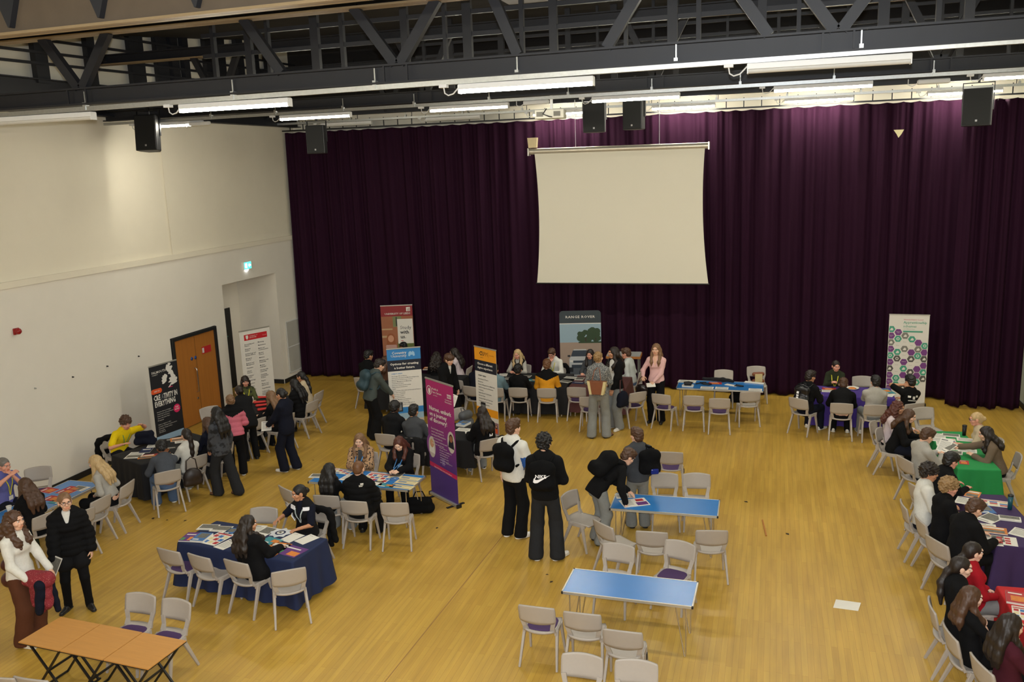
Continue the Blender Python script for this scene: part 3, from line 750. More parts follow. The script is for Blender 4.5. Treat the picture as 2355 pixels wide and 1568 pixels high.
for k, (y, w) in enumerate(POS):
    o = MB().box((0, 0, .85), (.12, w, 1.75)).build('wall_post', STEEL, None, (XL + .13, y, 7.76))
    tag(o, 'dark upright steel post standing on the left wall beam, %s from the near end' % ('first', 'second', 'third', 'fourth', 'fifth', 'sixth', 'seventh', 'eighth', 'ninth', 'tenth', 'eleventh', 'twelfth')[k], 'post', 'posts above the left wall beam')
for kz, z in enumerate((8.02, 8.22, 8.45, 8.7)):
    o = MB().bar((0, 9.5, 0), (0, 22.8, .2), .035, .05).build('cable_rail', STEEL, None, (XL + .24, 0, z)); tag(o, 'thin dark rail running between the posts above the left wall, %s of four' % ('lowest', 'second lowest', 'second highest', 'highest')[kz], 'rail', 'rails above the left wall')
# hanging lattice in the dark roof
for k, y in enumerate((12.2, 18.4)):
    t = thing('ceiling_lattice', ('dark hanging steel lattice in the roof just behind the nearest truss', 'dark hanging steel lattice in the roof behind the middle truss')[k], 'lattice', (0, y, 0), 0, 'dark roof lattices')
    for z in (7.75, 8.05, 8.3, 8.52): MB().bar((-8.6 + k, 0, z + .25 * k), (5.5, 0, z + .25 * k + .04), .05, .06).build('rail', STEEL, t)
    x = -8.4 + k; i = 0
    while x < 5.4:
        MB().bar((x, 0, 7.36 + .24 * k), (x, 0, 8.55 + .5 * k), (.06, .11, .05, .13)[i % 4], .08).build('upright', STEEL, t); x += (.62, .34, .8, .45, 1.0)[i % 5]; i += 1
NTH = ('first', 'second', 'third', 'fourth', 'fifth', 'sixth', 'seventh', 'eighth', 'ninth', 'tenth', 'eleventh', 'twelfth')
for k, (x, y) in enumerate(((-6.4, 11.3), (-3.2, 13.6), (-.6, 11.6), (1.9, 13.8), (4.1, 11.9))):
    o = MB().box((0, 0, 0), (1.9, .9, .04)).build('ceiling_panel', mat('blue_grey_panel', rgb(150, 155, 165), .8), None, (x, y, 7.98 + (y - 9) * .1036)); tag(o, 'blue grey panel in the dark ceiling above the trusses, %s from the left' % NTH[k], 'panel', 'panels in the dark ceiling')
    mb = MB()
    for sx in (-.9, .9): mb.bar((sx, 0, 0), (sx, 0, .13), .02, .02)
    mb.build('hanger', BLACKM, o)
# trunking and lights ---------------------------------------------------------------------
TUBE_ON = mat('lit_tube', (1., .95, .80), .4, emit=92, var=.01)
TUBE_OFF = mat('unlit_diffuser', rgb(205, 205, 200), .4, var=.03)
def trunk(label, y, zl, zr, clips):
    t = thing('cable_trunking', label, 'trunking', (0, y, 0), 0, 'galvanised trunking under the trusses')
    x0, x1 = XL + .05, 5.5; Z = lambda x: zl + (zr - zl) * (x - x0) / (x1 - x0)
    MB().bar((x0, 0, zl), (x1, 0, zr), .055, .055).build('channel', GALV, t)
    for x in clips:
        mb = MB(); mb.box((x, 0, Z(x) + .03), (.04, .075, .09)); mb.bar((x, 0, Z(x) + .07), (x, 0, Z(x) + .21), .014, .014); mb.build('clip', GALV, t)
    return Z
def batten():
    t = thing('tube_light', 'x', 'light', (0, 0, 0), 0, 'tube lights in rows')
    MB().box((0, 0, -.035), (1.5, .095, .06)).build('housing', WHITEP, t, bevel=.006)
    MB().box((-.745, 0, -.06), (.012, .1, .09)).build('end_cap', WHITEP, t); MB().box((.745, 0, -.06), (.012, .1, .09)).build('end_cap', WHITEP, t)
    pr = [(-.735, 0), (.735, 0)]
    mb = MB(); n = 10
    vs = [(x, .04 * math.cos(a), -.067 + .036 * -math.sin(a)) for x in (-.738, .738) for a in [PI * k / n for k in range(n + 1)]]
    mb.add(vs, [(k, k + 1, n + 2 + k, n + 1 + k) for k in range(n)], 0, True); mb.add(vs[:n + 1], [tuple(range(n + 1))]); mb.add(vs[n + 1:], [tuple(range(n, -1, -1))])
    t2 = mb.build('diffuser', TUBE_ON, t)
    mb = MB(); mb.box((-.93, 0, -.015), (.09, .07, .035)); mb.build('socket', WHITEP, t)
    MB().tube([(-.93, 0, -.03), (-.92, 0, -.09), (-.88, 0, -.115), (-.82, 0, -.1), (-.75, 0, -.03)], .008, 6).build('flex', WHITEP, t)
    return t
PROTO = batten(); first = [1]
OFF_ME = {}
def light(x, y, z, label, on=True, rz=0, scale=1.):
    if first: o = PROTO; first.pop(); o.location = (x, y, z); o.rotation_euler = (0, 0, rz); o['label'] = label
    else: o = dup(PROTO, (x, y, z), rz, label)
    if not on:
        for c in o.children:
            if c.name.startswith('diffuser'):
                if 'd' not in OFF_ME: me = c.data.copy(); me.materials[0] = TUBE_OFF; OFF_ME['d'] = me
                c.data = OFF_ME['d']
    if scale != 1: o.scale = (scale, 1, 1)
    return o
Z1 = trunk('galvanised trunking carrying the nearest row of tube lights', 9.3, 6.775, 6.905, (-11.2, -8.35, -6.2, -4.35, -2.68, -1.0, .75, 2.2, 4.0))
Z2 = trunk('galvanised trunking carrying the middle row of tube lights', 15.3, 7.045, 7.08, [-12.2 + i * 1.45 for i in range(13)])
Z3 = trunk('galvanised trunking carrying the row of tube lights nearest the curtain', 21.84, 7.25, 7.25, [-12.6 + i * 1.6 for i in range(12)])
ORD = ('first', 'second', 'third', 'fourth', 'fifth', 'sixth', 'seventh')
for k, x in enumerate((-11.72, -8.45, -5.34, -2.33, .68, 3.75)):
    light(x, 15.3, Z2(x) - .03, 'lit tube light, %s from the left in the middle row' % ORD[k], True)
for k, (x, on) in enumerate(((-9.0, 1), (-6.2, 1), (-2.6, 1), (.45, 0), (3.6, 1))):
    light(x, 9.3, Z1(x) - .03, ('unlit tube light at the left end of the nearest row of lights, over the wall' if k == 0 else 'unlit white tube light under the nearest trunking' if not on else 'lit tube light, %s from the left in the nearest row' % ORD[k]), bool(on) and k != 0)
for k, (x, on) in enumerate(((-10.9, 0), (-7.9, 0), (-5.05, 1), (-2.13, 1), (.88, 1), (3.85, 1))):
    light(x * 1.022, 21.84, Z3(x) - .03, '%s tube light, %s from the left in the row nearest the curtain' % ('lit' if on else 'unlit', ORD[k]), bool(on))
light(4.9, 12.2, 7.12, 'slanting tube light along the right wall between the near and middle rows', False, PI / 2)
light(4.75, 18.3, 7.15, 'slanting tube light along the right wall between the middle and back rows', True, PI / 2)
# the same rows go on over the near part of the hall, behind the viewer
for k, (x, y) in enumerate(((-9.5, 3.4), (-6.4, 3.4), (-3.2, 3.4), (-.1, 3.4), (3, 3.4), (-8, -1.8), (-4, -1.8), (0, -1.8), (3.4, -1.8))):
    light(x, y, 7.0, 'lit tube light over the near end of the hall', True)
for x, y, z, lb in ((-11.0, 15.25, 7.0, 'small emergency light fitting under the middle trunking on the left'), (-4.07, 15.25, 7.04, 'small white emergency light fitting above the projector'), (2.3, 15.25, 7.02, 'small white emergency light fitting on the right of the middle trunking')):
    o = MB().box((0, 0, -.05), (.46, .1, .075)).build('emergency_light', WHITEP, None, (x, y, z), bevel=.02); tag(o, lb, 'light', 'emergency light fittings')
    MB().tube([(-.36, 0, -.0), (-.36, 0, -.08), (-.3, 0, -.11), (-.22, 0, -.06)], .008, 6).build('flex', WHITEP, o)
# loudspeakers ------------------------------------------------------------------------------
SPKM = mat('speaker_grille', rgb(13, 14, 14), .8, var=.25, scale=300)
def speaker(x, y, z, w, h, rz, label, tilt=0):
    t = thing('loudspeaker', label, 'speaker', (x, y, z), rz, 'black loudspeakers hanging from the roof'); t.rotation_euler = (tilt, 0, rz)
    pl = [(-.5 * w, -.16), (.5 * w, -.16), (.5 * w, .02), (.28 * w, .2), (-.28 * w, .2), (-.5 * w, .02)]
    MB().plate(pl, -h / 2, h / 2).build('cabinet', BLACKP, t, bevel=.012)
    MB().box((0, -.168, 0), (w * .93, .016, h * .95)).build('grille', SPKM, t, bevel=.01)
    MB().box((0, -.178, -h * .36), (.035, .004, .035)).build('badge', mat('badge_grey', rgb(150, 150, 150), .4), t)
    mb = MB()
    for s in (-1, 1): mb.bar((s * (w / 2 + .012), 0, -.05), (s * (w / 2 + .012), 0, h / 2 + .1), .015, .05)
    mb.bar((-w / 2 - .02, 0, h / 2 + .1), (w / 2 + .02, 0, h / 2 + .1), .05, .015); mb.bar((0, 0, h / 2 + .1), (0, 0, h / 2 + .45), .04, .04); mb.build('bracket', BLACKM, t)
speaker(-12.1, 15.1, 6.8, .44, .70, rad(14), 'black loudspeaker hanging in front of the white left wall', rad(-6))
speaker(-9.93, 18, 6.64, .42, .62, rad(8), 'black loudspeaker hanging before the left end of the purple curtain')
speaker(-3.58, 18, 6.82, .45, .60, rad(6), 'black loudspeaker hanging beside the projector, left of a pair')
speaker(-2.75, 18, 6.84, .41, .60, rad(-14), 'black loudspeaker hanging above the projection screen, right of a pair')
speaker(3.47, 18, 6.66, .48, .66, rad(-14), 'black loudspeaker hanging at the right end of the purple curtain')
t = thing('projector', 'white ceiling projector hanging before the middle of the curtain', 'projector', (-4.2, 16.8, 6.86), rad(6))
MB().box((0, 0, 0), (.56, .42, .17)).build('body', mat('projector_white', rgb(205, 203, 190), .5), t, bevel=.015)
for x in (-.18, .15): MB().box((x, -.212, .0), (.13, .006, .09)).build('vent', mat('vent_grey', rgb(110, 108, 100), .6, var=.4, scale=60, stretch=(8, 1, .1)), t)
MB().bar((.02, 0, .08), (.02, 0, .36), .05, .05).build('mount', WHITEP, t)
MB().tube([(-.05, -.2, .1), (-.12, -.23, .0), (.0, -.225, -.05), (.06, -.22, -.06)], .012, 6).build('cable', BLACKM, t)
# projection screen ---------------------------------------------------------------------------
t = thing('projection_screen', 'large white roll-down projection screen hanging before the purple curtain', 'screen', (-3.62, 21.0, 0))
MB().tube([(-2.2, 0, 6.23), (2.12, 0, 6.21)], .075, 16).build('case', mat('satin_aluminium', rgb(205, 198, 182), .35, metal=.5), t)
MB().box((-2.2, 0, 6.22), (.03, .18, .18)).build('end_cap', ALU, t); MB().box((2.12, 0, 6.21), (.03, .18, .18)).build('end_cap', ALU, t)
n = 24; vs = []; fs = []
for j in range(n + 1):
    v = j / n; z = 6.17 + (2.99 - 6.17) * v; nr = .085 * 4 * v * (1 - v)
    for x in (-2.05 + nr - .03 * v, 2.03 - nr + .11 * v): vs.append((x, -.04, z - (.0)))
fs = [(2 * j, 2 * j + 1, 2 * j + 3, 2 * j + 2) for j in range(n)]
o = MB().add(vs, fs).build('fabric', mat('screen_white', rgb(228, 223, 206), .8, var=.012, scale=2), t); md = o.modifiers.new('t', 'SOLIDIFY'); md.thickness = .004
MB().tube([(-2.1, -.04, 2.985), (2.16, -.04, 2.985)], .018, 8).build('bottom_bar', BLACKM, t)
for x in (-1.03, .98): MB().tube([(x, 0, 6.29), (x, 0, 7.4)], .007, 5).build('hanging_wire', GALV, t)
MB().add([(-2.2, -.05, 6.32), (-2.0, -.05, 6.32), (-2.0, .06, 6.32), (-2.2, .06, 6.32), (-2.22, -.06, 6.56), (-1.98, -.06, 6.56), (-1.98, .07, 6.56), (-2.22, .07, 6.56)], [(0, 1, 5, 4), (1, 2, 6, 5), (2, 3, 7, 6), (3, 0, 4, 7), (4, 5, 6, 7), (3, 2, 1, 0)]).build('control_box', mat('cream_plastic', rgb(222, 205, 160), .5), t)

# ------------------------------------------------------------------ chairs
def make_chair():
    t = thing('stacking_chair', 'x', 'chair')
    # seat: a dished, thick shell with a rolled front and a raised rear lip
    n = 12; top = []; bot = []
    for j in range(n + 1):
        v = j / n; y = -.2 + .42 * v; hw = .205 - .018 * (1 - v) ** 2 - .02 * max(0, v - .85) / .15
        for i in range(n + 1):
            u = i / n * 2 - 1
            z = .448 + .012 * abs(u) ** 2.5 - .018 * max(0, (v - .75) / .25) ** 2 + .03 * max(0, (.16 - v) / .16) ** 1.6 - .006 * (1 - u * u) * (1 - abs(2 * v - 1))
            yy = y - (.045 * (1 - u * u) if j == 0 else .045 * (1 - u * u) * max(0, 1 - j / 3))
            top.append((u * hw, yy, z)); bot.append((u * hw * .985, yy, z - .02 - (.012 if j in (0,) else 0)))
    m = n + 1; N = m * m
    fs = [(j * m + i, j * m + i + 1, (j + 1) * m + i + 1, (j + 1) * m + i) for j in range(n) for i in range(n)]
    fb = [(N + a, N + d, N + c, N + b) for a, b, c, d in fs]
    ed = [i for i in range(m)] + [j * m + n for j in range(1, m)] + [n * m + i for i in range(n - 1, -1, -1)] + [j * m for j in range(n - 1, 0, -1)]
    se = [(ed[k], N + ed[k], N + ed[(k + 1) % len(ed)], ed[(k + 1) % len(ed)]) for k in range(len(ed))]
    mb = MB(); mb.add(top + bot, fs + fb + se, 0, True)
    for s in (-1, 1): mb.bar((s * .195, -.15, .425), (s * .195, .16, .425), .03, .05)
    mb.build('seat', GREYCH, t)
    # back: curved panel with arched top above an open slot, held by two uprights
    mb = MB(); nu = 14; rows = [(.60, .92), (.63, 1.), (.70, 1.), (.77, 1.), (.805, .985), (.822, .95)]
    def pt(u, z, k, off):
        y = -.222 - .30 * (z - .6) * .75 - .02 * max(0, z - .74) - .035 * (1 - u * u) + .0
        return (u * .226 * k, y + off, z + (.018 * (1 - u * u) if z > .8 else .02 * (1 - u * u) * (z > .79)) - (.018 * (1 - u * u) if z < .61 else 0))
    F_ = [pt(i / nu * 2 - 1, z, k, .011) for z, k in rows for i in range(nu + 1)]; B_ = [pt(i / nu * 2 - 1, z, k, -.011) for z, k in rows for i in range(nu + 1)]
    m = nu + 1; N = len(F_)
    fs = [(j * m + i, (j + 1) * m + i, (j + 1) * m + i + 1, j * m + i + 1) for j in range(len(rows) - 1) for i in range(nu)]
    fb = [(N + a, N + d, N + c, N + b) for a, b, c, d in fs]
    ed = [i for i in range(m)] + [j * m + nu for j in range(1, len(rows))] + [(len(rows) - 1) * m + i for i in range(nu - 1, -1, -1)] + [j * m for j in range(len(rows) - 2, 0, -1)]
    se = [(ed[k], ed[(k + 1) % len(ed)], N + ed[(k + 1) % len(ed)], N + ed[k]) for k in range(len(ed))]
    mb.add(F_ + B_, fs + fb + se, 0, True)
    for s in (-1, 1):
        mb.bar((s * .196, -.226, .63), (s * .172, -.2, .525), .056, .022, up=(0, 1, 0), w2=.05); mb.bar((s * .172, -.2, .53), (s * .166, -.165, .452), .05, .022, up=(0, 1, 0), w2=.07, h2=.03)
    mb.build('backrest', GREYCH, t)
    for s in (-1, 1):
        MB().bar((s * .2, .10, .448), (s * .222, .2, .0), .036, .052, up=(0, 1, 0), w2=.027, h2=.03).build('leg', GREYCH, t, bevel=.006)
        MB().bar((s * .2, -.09, .448), (s * .232, -.275, .0), .036, .056, up=(0, 1, 0), w2=.027, h2=.03).build('leg', GREYCH, t, bevel=.006)
    n = 16; pl = []
    for k in range(n):
        a = 2 * PI * k / n; c, s_ = math.cos(a), math.sin(a)
        pl.append((.178 * math.copysign(abs(c) ** .55, c), .0 + .175 * math.copysign(abs(s_) ** .55, s_)))
    mb = MB(); mb.plate(pl, .451, .466); o = mb.build('seat_pad', PURPLE, t, bevel=.006); o['label'] = 'purple upholstered seat pad'
    return t
CH0 = make_chair(); CHS = {}; CHOBJ = {}
def chair(key, pose, label, pad=False, group='grey stacking chairs'):
    x, y, a = pose
    o = dup(CH0, (x, y, 0), a, label, group, () if pad else ('seat_pad',)); CHS[key] = (x, y, a); CHOBJ[key] = [o]; return o
def chair_row(rows):
    for key, pose, label, *pad in rows: chair(key, pose, 'grey plastic chair ' + label, bool(pad))
chair_row([
 ('L1', (-12.59, 11.659, -2.481), 'empty against the white wall behind the blue table on the left', 1),
 ('L2', (-10.733, 10.874, 1.544), 'empty beside the blonde woman in grey at the left blue table'),
 ('L3', (-10.776, 11.495, 1.76), 'under the blonde woman in the grey jumper'),
 ('L4', (-10.602, 10.377, 1.413), 'half hidden behind the woman in the black puffer jacket'),
 ('L5', (-12.5, 10.3, -1.5), 'under the man in the blue polo shirt'),
 ('L6', (-10.72, 10.1, 1.35), 'under the woman with long brown hair at the left blue table'),
 ('F1', (-10.419, 12.379, 0.868), 'under the person in the grey jumper at the black-clothed table'),
 ('F2', (-10.451, 13.11, 1.18), 'under the dark ponytailed woman in white'),
 ('F3', (-10.526, 14.015, 1.299), 'behind the standing woman with long black hair'),
 ('F4', (-12.601, 13.709, -1.719), 'against the wall under the person in yellow'),
 ('F5', (-11.862, 15.902, -2.077), 'pale, against the wall between the wooden door and the black table'),
 ('E1', (-10.696, 15.485, 1.291), 'empty between the pink-jacketed person and the person in the dark suit'),
 ('E2', (-10.327, 16.819, 1.438), 'behind the standing person in the dark suit'),
 ('E3', (-10.706, 17.818, 1.583), 'under the woman in beige at the far end of the left side'),
 ('E4', (-10.638, 16.326, 1.355), 'under the woman with long brown hair at the table with red pouches'),
 ('P1', (-7.975, 9.683, -0.179), 'at the navy-clothed table, first from the left, purple padded', 1),
 ('P2', (-7.414, 9.612, -0.225), 'at the navy-clothed table, second from the left, empty and plain'),
 ('P3', (-6.806, 9.572, -0.197), 'under the dark-haired person in black at the navy-clothed table'),
 ('P4', (-6.168, 9.46, 0.614), 'turned in at the right corner of the navy-clothed table'),
 ('P5', (-7.469, 10.763, -2.975), 'empty on the far side of the navy-clothed table'),
 ('P6', (-7.525, 12.13, -0.533), 'angled and empty just behind the officer with reflective patches'),
 ('P7', (-6.593, 10.786, 2.329), 'under the officer, with a black coat over its back'),
 ('T1', (-6.837, 11.999, 0.074), 'under the black-haired woman at the blue table with leaflets'),
 ('T2', (-6.286, 11.869, 0.085), 'under the person in the black puffer jacket at the leaflet table'),
 ('T3', (-5.654, 11.933, 0.224), 'empty at the right end of the blue table with leaflets'),
 ('T4', (-7.299, 13.678, -2.901), 'under the woman in the leopard print jacket'),
 ('T5', (-6.387, 13.739, -3.059), 'under the long-haired woman in the black cardigan'),
 ('C1', (-7.241, 15.19, -0.062), 'under the person in the black hooded jacket by the blue banner'),
 ('C2', (-6.665, 15.057, -0.028), 'under the person in grey beside the purple banner'),
 ('C4', (-5.277, 15.205, 0.764), 'under the long-haired person right of the purple banner'),
 ('C5', (-6.218, 16.729, -1.989), 'holding a grey backpack behind the purple banner'),
 ('K1', (-9.819, 19.405, -0.136), 'on the far left of the dark table by the red banner'),
 ('K2', (-8.785, 18.694, -0.143), 'half hidden behind the left edge of the blue and white banner'),
 ('K3', (-7.343, 19.575, -0.234), 'empty between the dark table and the person in the navy jacket'),
 ('K4', (-6.605, 18.764, -0.258), 'under the person in the dark navy jacket beside the orange banner'),
 ('K5', (-8.329, 21.64, 2.793), 'under the woman in the pale pink jumper'),
 ('R1', (-6.227, 18.985, 0.062), 'under the person in pale teal next to the orange banner'),
 ('R2', (-5.684, 19.076, 0.086), 'under the black-haired person at the black table'),
 ('R3', (-5.02, 19.118, 0.158), 'under the person in the orange and black jacket'),
 ('R4', (-4.336, 19.326, 0.07), 'empty at the black table, left of the blonde woman with the bag', 1),
 ('R5', (-3.876, 18.552, 0.08), 'pulled back behind the standing blonde woman with the bag', 1),
 ('R6', (-3.027, 19.062, 0.706), 'turned askew between the black table and the far blue table', 1),
 ('R7', (-6.258, 21.158, 3.09), 'under the blonde woman in the dark waistcoat'),
 ('R8', (-5.467, 21.844, 3.075), 'under the man in the white shirt'),
 ('R9', (-3.449, 21.483, 2.45), 'under the man in the pale shirt with a yellow lanyard'),
 ('R10', (-4.538, 21.554, 3.064), 'under the dark-haired woman in grey behind the black table'),
 ('B1', (-2.259, 19.019, -0.263), 'at the far blue table, first from the left', 1),
 ('B2', (-1.626, 19.022, 0.044), 'at the far blue table, second from the left', 1),
 ('B3', (-1.074, 18.887, 0.087), 'at the far blue table, third from the left', 1),
 ('B4', (-0.493, 19.552, 0.242), 'at the far blue table, rightmost of the front row, without a pad'),
 ('B5', (-1.095, 20.956, -3.092), 'empty behind the middle of the far blue table'),
 ('B6', (-0.317, 21.462, -2.998), 'holding a brown bag behind the far blue table'),
 ('U1', (0.71, 19.118, -0.539), 'under the person wearing a black bag at the purple table'),
 ('U2', (1.438, 18.909, -0.031), 'under the brown-haired person in black at the purple table'),
 ('U3', (2.048, 18.895, 0.121), 'under the person in the pale grey jumper at the purple table'),
 ('U4', (2.731, 19.111, 0.48), 'under the person in the black printed shirt by the hexagon banner'),
 ('U5', (2.065, 20.784, -3.032), 'empty on the far side of the purple table'),
 ('U6', (1.395, 20.739, 3.07), 'under the woman in dark green with a yellow lanyard'),
 ('G1', (3.066, 18.297, -2.76), 'empty at the head of the green table'),
 ('G2', (2.405, 17.989, -1.921), 'under the curly-haired woman in grey at the green table'),
 ('G4', (2.174, 16.669, -1.929), 'under the brown-haired woman in the black jacket at the green table'),
 ('G6', (2.45, 15.405, -1.093), 'under the young man in the grey sweatshirt at the green table'),
 ('G7', (3.779, 16.691, 1.533), 'under the blonde woman on the right of the green table'),
 ('G8', (3.654, 15.855, 1.514), 'under the woman in the brown jumper reaching across the green table'),
 ('G9', (2.699, 14.41, -1.076), 'under the black-haired person in black at the end of the green table'),
 ('H1', (2.201, 13.205, -1.505), 'under the young man in the white polo shirt'),
 ('H2', (2.341, 12.684, -1.361), 'under the person with blond curls in the black jacket'),
 ('H3', (2.412, 12.086, -1.054), 'under the person in black bent over the dark purple table'),
 ('D0', (2.513, 11.173, -1.301), 'under the young woman in the red jumper'),
 ('D1', (2.113, 10.106, -1.571), 'under the ponytailed woman in the black padded jacket'),
 ('D2', (2.197, 9.578, -1.398), 'under the brown-haired woman holding a pen'),
 ('D3', (2.378, 9.02, -1.269), 'under the dark long-haired person in maroon at the bottom right'),
 ('M1', (-1.7, 15.154, 0.069), 'turned away beyond the middle blue table, farthest of three', 1),
 ('M2', (-1.603, 13.481, -2.97), 'behind the middle blue table, left of two facing the viewer'),
 ('M3', (-1.098, 13.573, -3.006), 'behind the middle blue table, right of two facing the viewer'),
 ('M4', (-2.758, 12.509, -1.961), 'standing sideways at the left end of the middle blue table'),
 ('M5', (-2.095, 11.776, -0.686), 'askew in front of the left end of the middle blue table'),
 ('M6', (-1.562, 11.7, 0.048), 'in front of the middle blue table, near its centre'),
 ('M7', (-0.786, 11.915, 0.179), 'in front of the right end of the middle blue table'),
 ('M8', (-1.957, 10.625, 3.005), 'behind the nearest blue table on the left, facing the viewer', 1),
 ('M9', (-1.204, 10.892, 2.832), 'behind the nearest blue table with its purple pad in full view', 1),
 ('N1', (-2.583, 9.309, -0.007), 'in front of the nearest blue table, with a purple pad', 1),
 ('N2', (-2.032, 9.283, 0.013), 'in front of the nearest blue table, middle of three'),
 ('N3', (-1.51, 9.005, 0.002), 'in front of the nearest blue table, rightmost of three'),
 ('N4', (-1.838, 7.861, 3.137), 'facing the viewer at the bottom edge, left of two'),
 ('N5', (-1.255, 7.878, -3.102), 'facing the viewer at the bottom edge, right of two'),
 ('O1', (-7.485, 7.931, -3.141), 'behind the three wooden exam desks, left of two', 1),
 ('O2', (-6.955, 7.901, 3.057), 'behind the three wooden exam desks, right of two', 1),
 ('O3', (-7.788, 6.592, 0.099), 'at the bottom left corner, left of two'),
 ('O4', (-7.385, 6.657, 0.025), 'at the bottom left corner, right of two'),
])
for o in list(CH0.children) + [CH0]: bpy.data.objects.remove(o)
for key, (dx, dz) in {'M1': (.21, .4), 'N3': (.21, .36)}.items():
    x, y, a = CHS[key]; R = Matrix.Rotation(a, 3, 'Z'); p_ = R @ Vector((.235, -.03, .40))
    o = MB().box((0, 0, 0), (.012, .04, .08)).build('linking_clip', BLACKP, None, (x + p_.x, y + p_.y, p_.z), a, bevel=.004)
    tag(o, 'black plastic linking clip on the chair %s' % ('beyond the middle blue table' if key == 'M1' else 'rightmost before the nearest blue table'), 'clip')
# ------------------------------------------------------------------ tables
BLUE = mat('blue_laminate', rgb(52, 124, 196), .24, var=.05, scale=4, spec=.6)
def quad_pose(pts):
    p = [Vector((a, b)) for a, b in pts]; c = sum(p, Vector((0, 0))) / 4
    e = ((p[1] - p[0]) + (p[2] - p[3])) / 2; d = ((p[0] - p[3]) + (p[1] - p[2])) / 2
    return c, math.atan2(e.y, e.x), e.length, d.length
def blue_table(pts, label, h=.705, top=BLUE, legs='hairpin'):
    c, a, w, d = quad_pose(pts)
    t = thing('folding_table', label, 'table', (c.x, c.y, 0), a, 'blue folding tables' if top is BLUE else None)
    MB().box((0, 0, h - .012), (w - .03, d - .03, .022)).build('table_top', top, t)
    mb = MB()
    for s in (-1, 1): mb.box((0, s * (d / 2 - .009), h - .014), (w - .03, .018, .032)); mb.box((s * (w / 2 - .009), 0, h - .014), (.018, d - .03, .032))
    mb.build('edge_trim', ALU, t)
    for sx in (-1, 1):
        for sy in (-1, 1):
            MB().box((sx * (w / 2 - .011), sy * (d / 2 - .011), h - .014), (.026, .026, .036)).build('corner_cap', BLACKP, t, bevel=.006)
            mb = MB(); x, y = sx * (w / 2 - .12), sy * (d / 2 - .07)
            mb.tube([(x - sx * .1, y, h - .03), (x + sx * .01, y + sy * .012, .02), (x + sx * .02, y + sy * .012, .012), (x + sx * .03, y + sy * .012, .02), (x + sx * .03, y, h - .03)], .0085, 8)
            mb.tube([(x - sx * .1, y, h - .03), (x + sx * .03, y, h - .03)], .009, 6)
            mb.build('leg', CHROME, t)
    return c, a, w, d
TB = {}
TB['near'] = blue_table([(-2.423, 10.32), (-0.802, 10.318), (-0.824, 9.634), (-2.441, 9.683)], 'bare blue folding table nearest the viewer, with nothing on it')
TB['mid'] = blue_table([(-2.348, 13.06), (-0.695, 13.125), (-0.713, 12.413), (-2.328, 12.422)], 'blue folding table the young man with the backpack writes on')
TB['leop'] = blue_table([(-7.566, 13.213), (-5.694, 13.223), (-5.69, 12.454), (-7.628, 12.534)], 'blue folding table covered in leaflets, before the woman in leopard print')
TB['far'] = blue_table([(-2.108, 20.589), (-0.123, 20.641), (-0.16, 19.794), (-2.13, 19.833)], 'far blue folding table with papers and bags near the curtain')
TB['left'] = blue_table([(-11.93, 9.88), (-11.93, 11.76), (-11.2, 11.7), (-11.2, 9.82)], 'blue folding table by the left wall with red leaflets and a paper cup')
OAKT = mat('beech_laminate', rgb(196, 140, 72), .4, var=.1, scale=3, stretch=(1, 9, 1))
bc, ba, bw, bd = quad_pose([(-8.279, 7.693), (-6.355, 7.576), (-6.386, 6.975), (-8.276, 7.089)])
for k, nm in enumerate(('leftmost of three in a row', 'middle of three in a row', 'rightmost of three in a row')):
    off = Matrix.Rotation(ba, 2) @ Vector(((k - 1) * bw / 3, 0)); w = bw / 3 - .014
    t = thing('exam_desk', 'folding wooden exam desk, ' + nm, 'desk', (bc.x + off.x, bc.y + off.y, 0), ba, 'wooden exam desks')
    MB().box((0, 0, .703), (w, bd, .016)).build('desk_top', OAKT, t, bevel=.003)
    MB().box((0, 0, .693), (w + .004, bd + .004, .008)).build('edge', BLACKP, t)
    for s in (-1, 1):
        y = s * (bd / 2 - .06)
        MB().bar((w / 2 - .04, y, .685), (-w / 2 + .05, y, .012), .022, .022).build('leg', BLACKM, t); MB().bar((-w / 2 + .04, y - s * .025, .685), (w / 2 - .05, y - s * .025, .012), .022, .022).build('leg', BLACKM, t)
    mb = MB()
    for x, z in ((w / 2 - .04, .68), (-w / 2 + .04, .68), (0, .35), (-w / 2 + .05, .02), (w / 2 - .05, .02)): mb.bar((x, -bd / 2 + .06, z), (x, bd / 2 - .06, z), .02, .02)
    mb.build('crossbar', BLACKM, t)
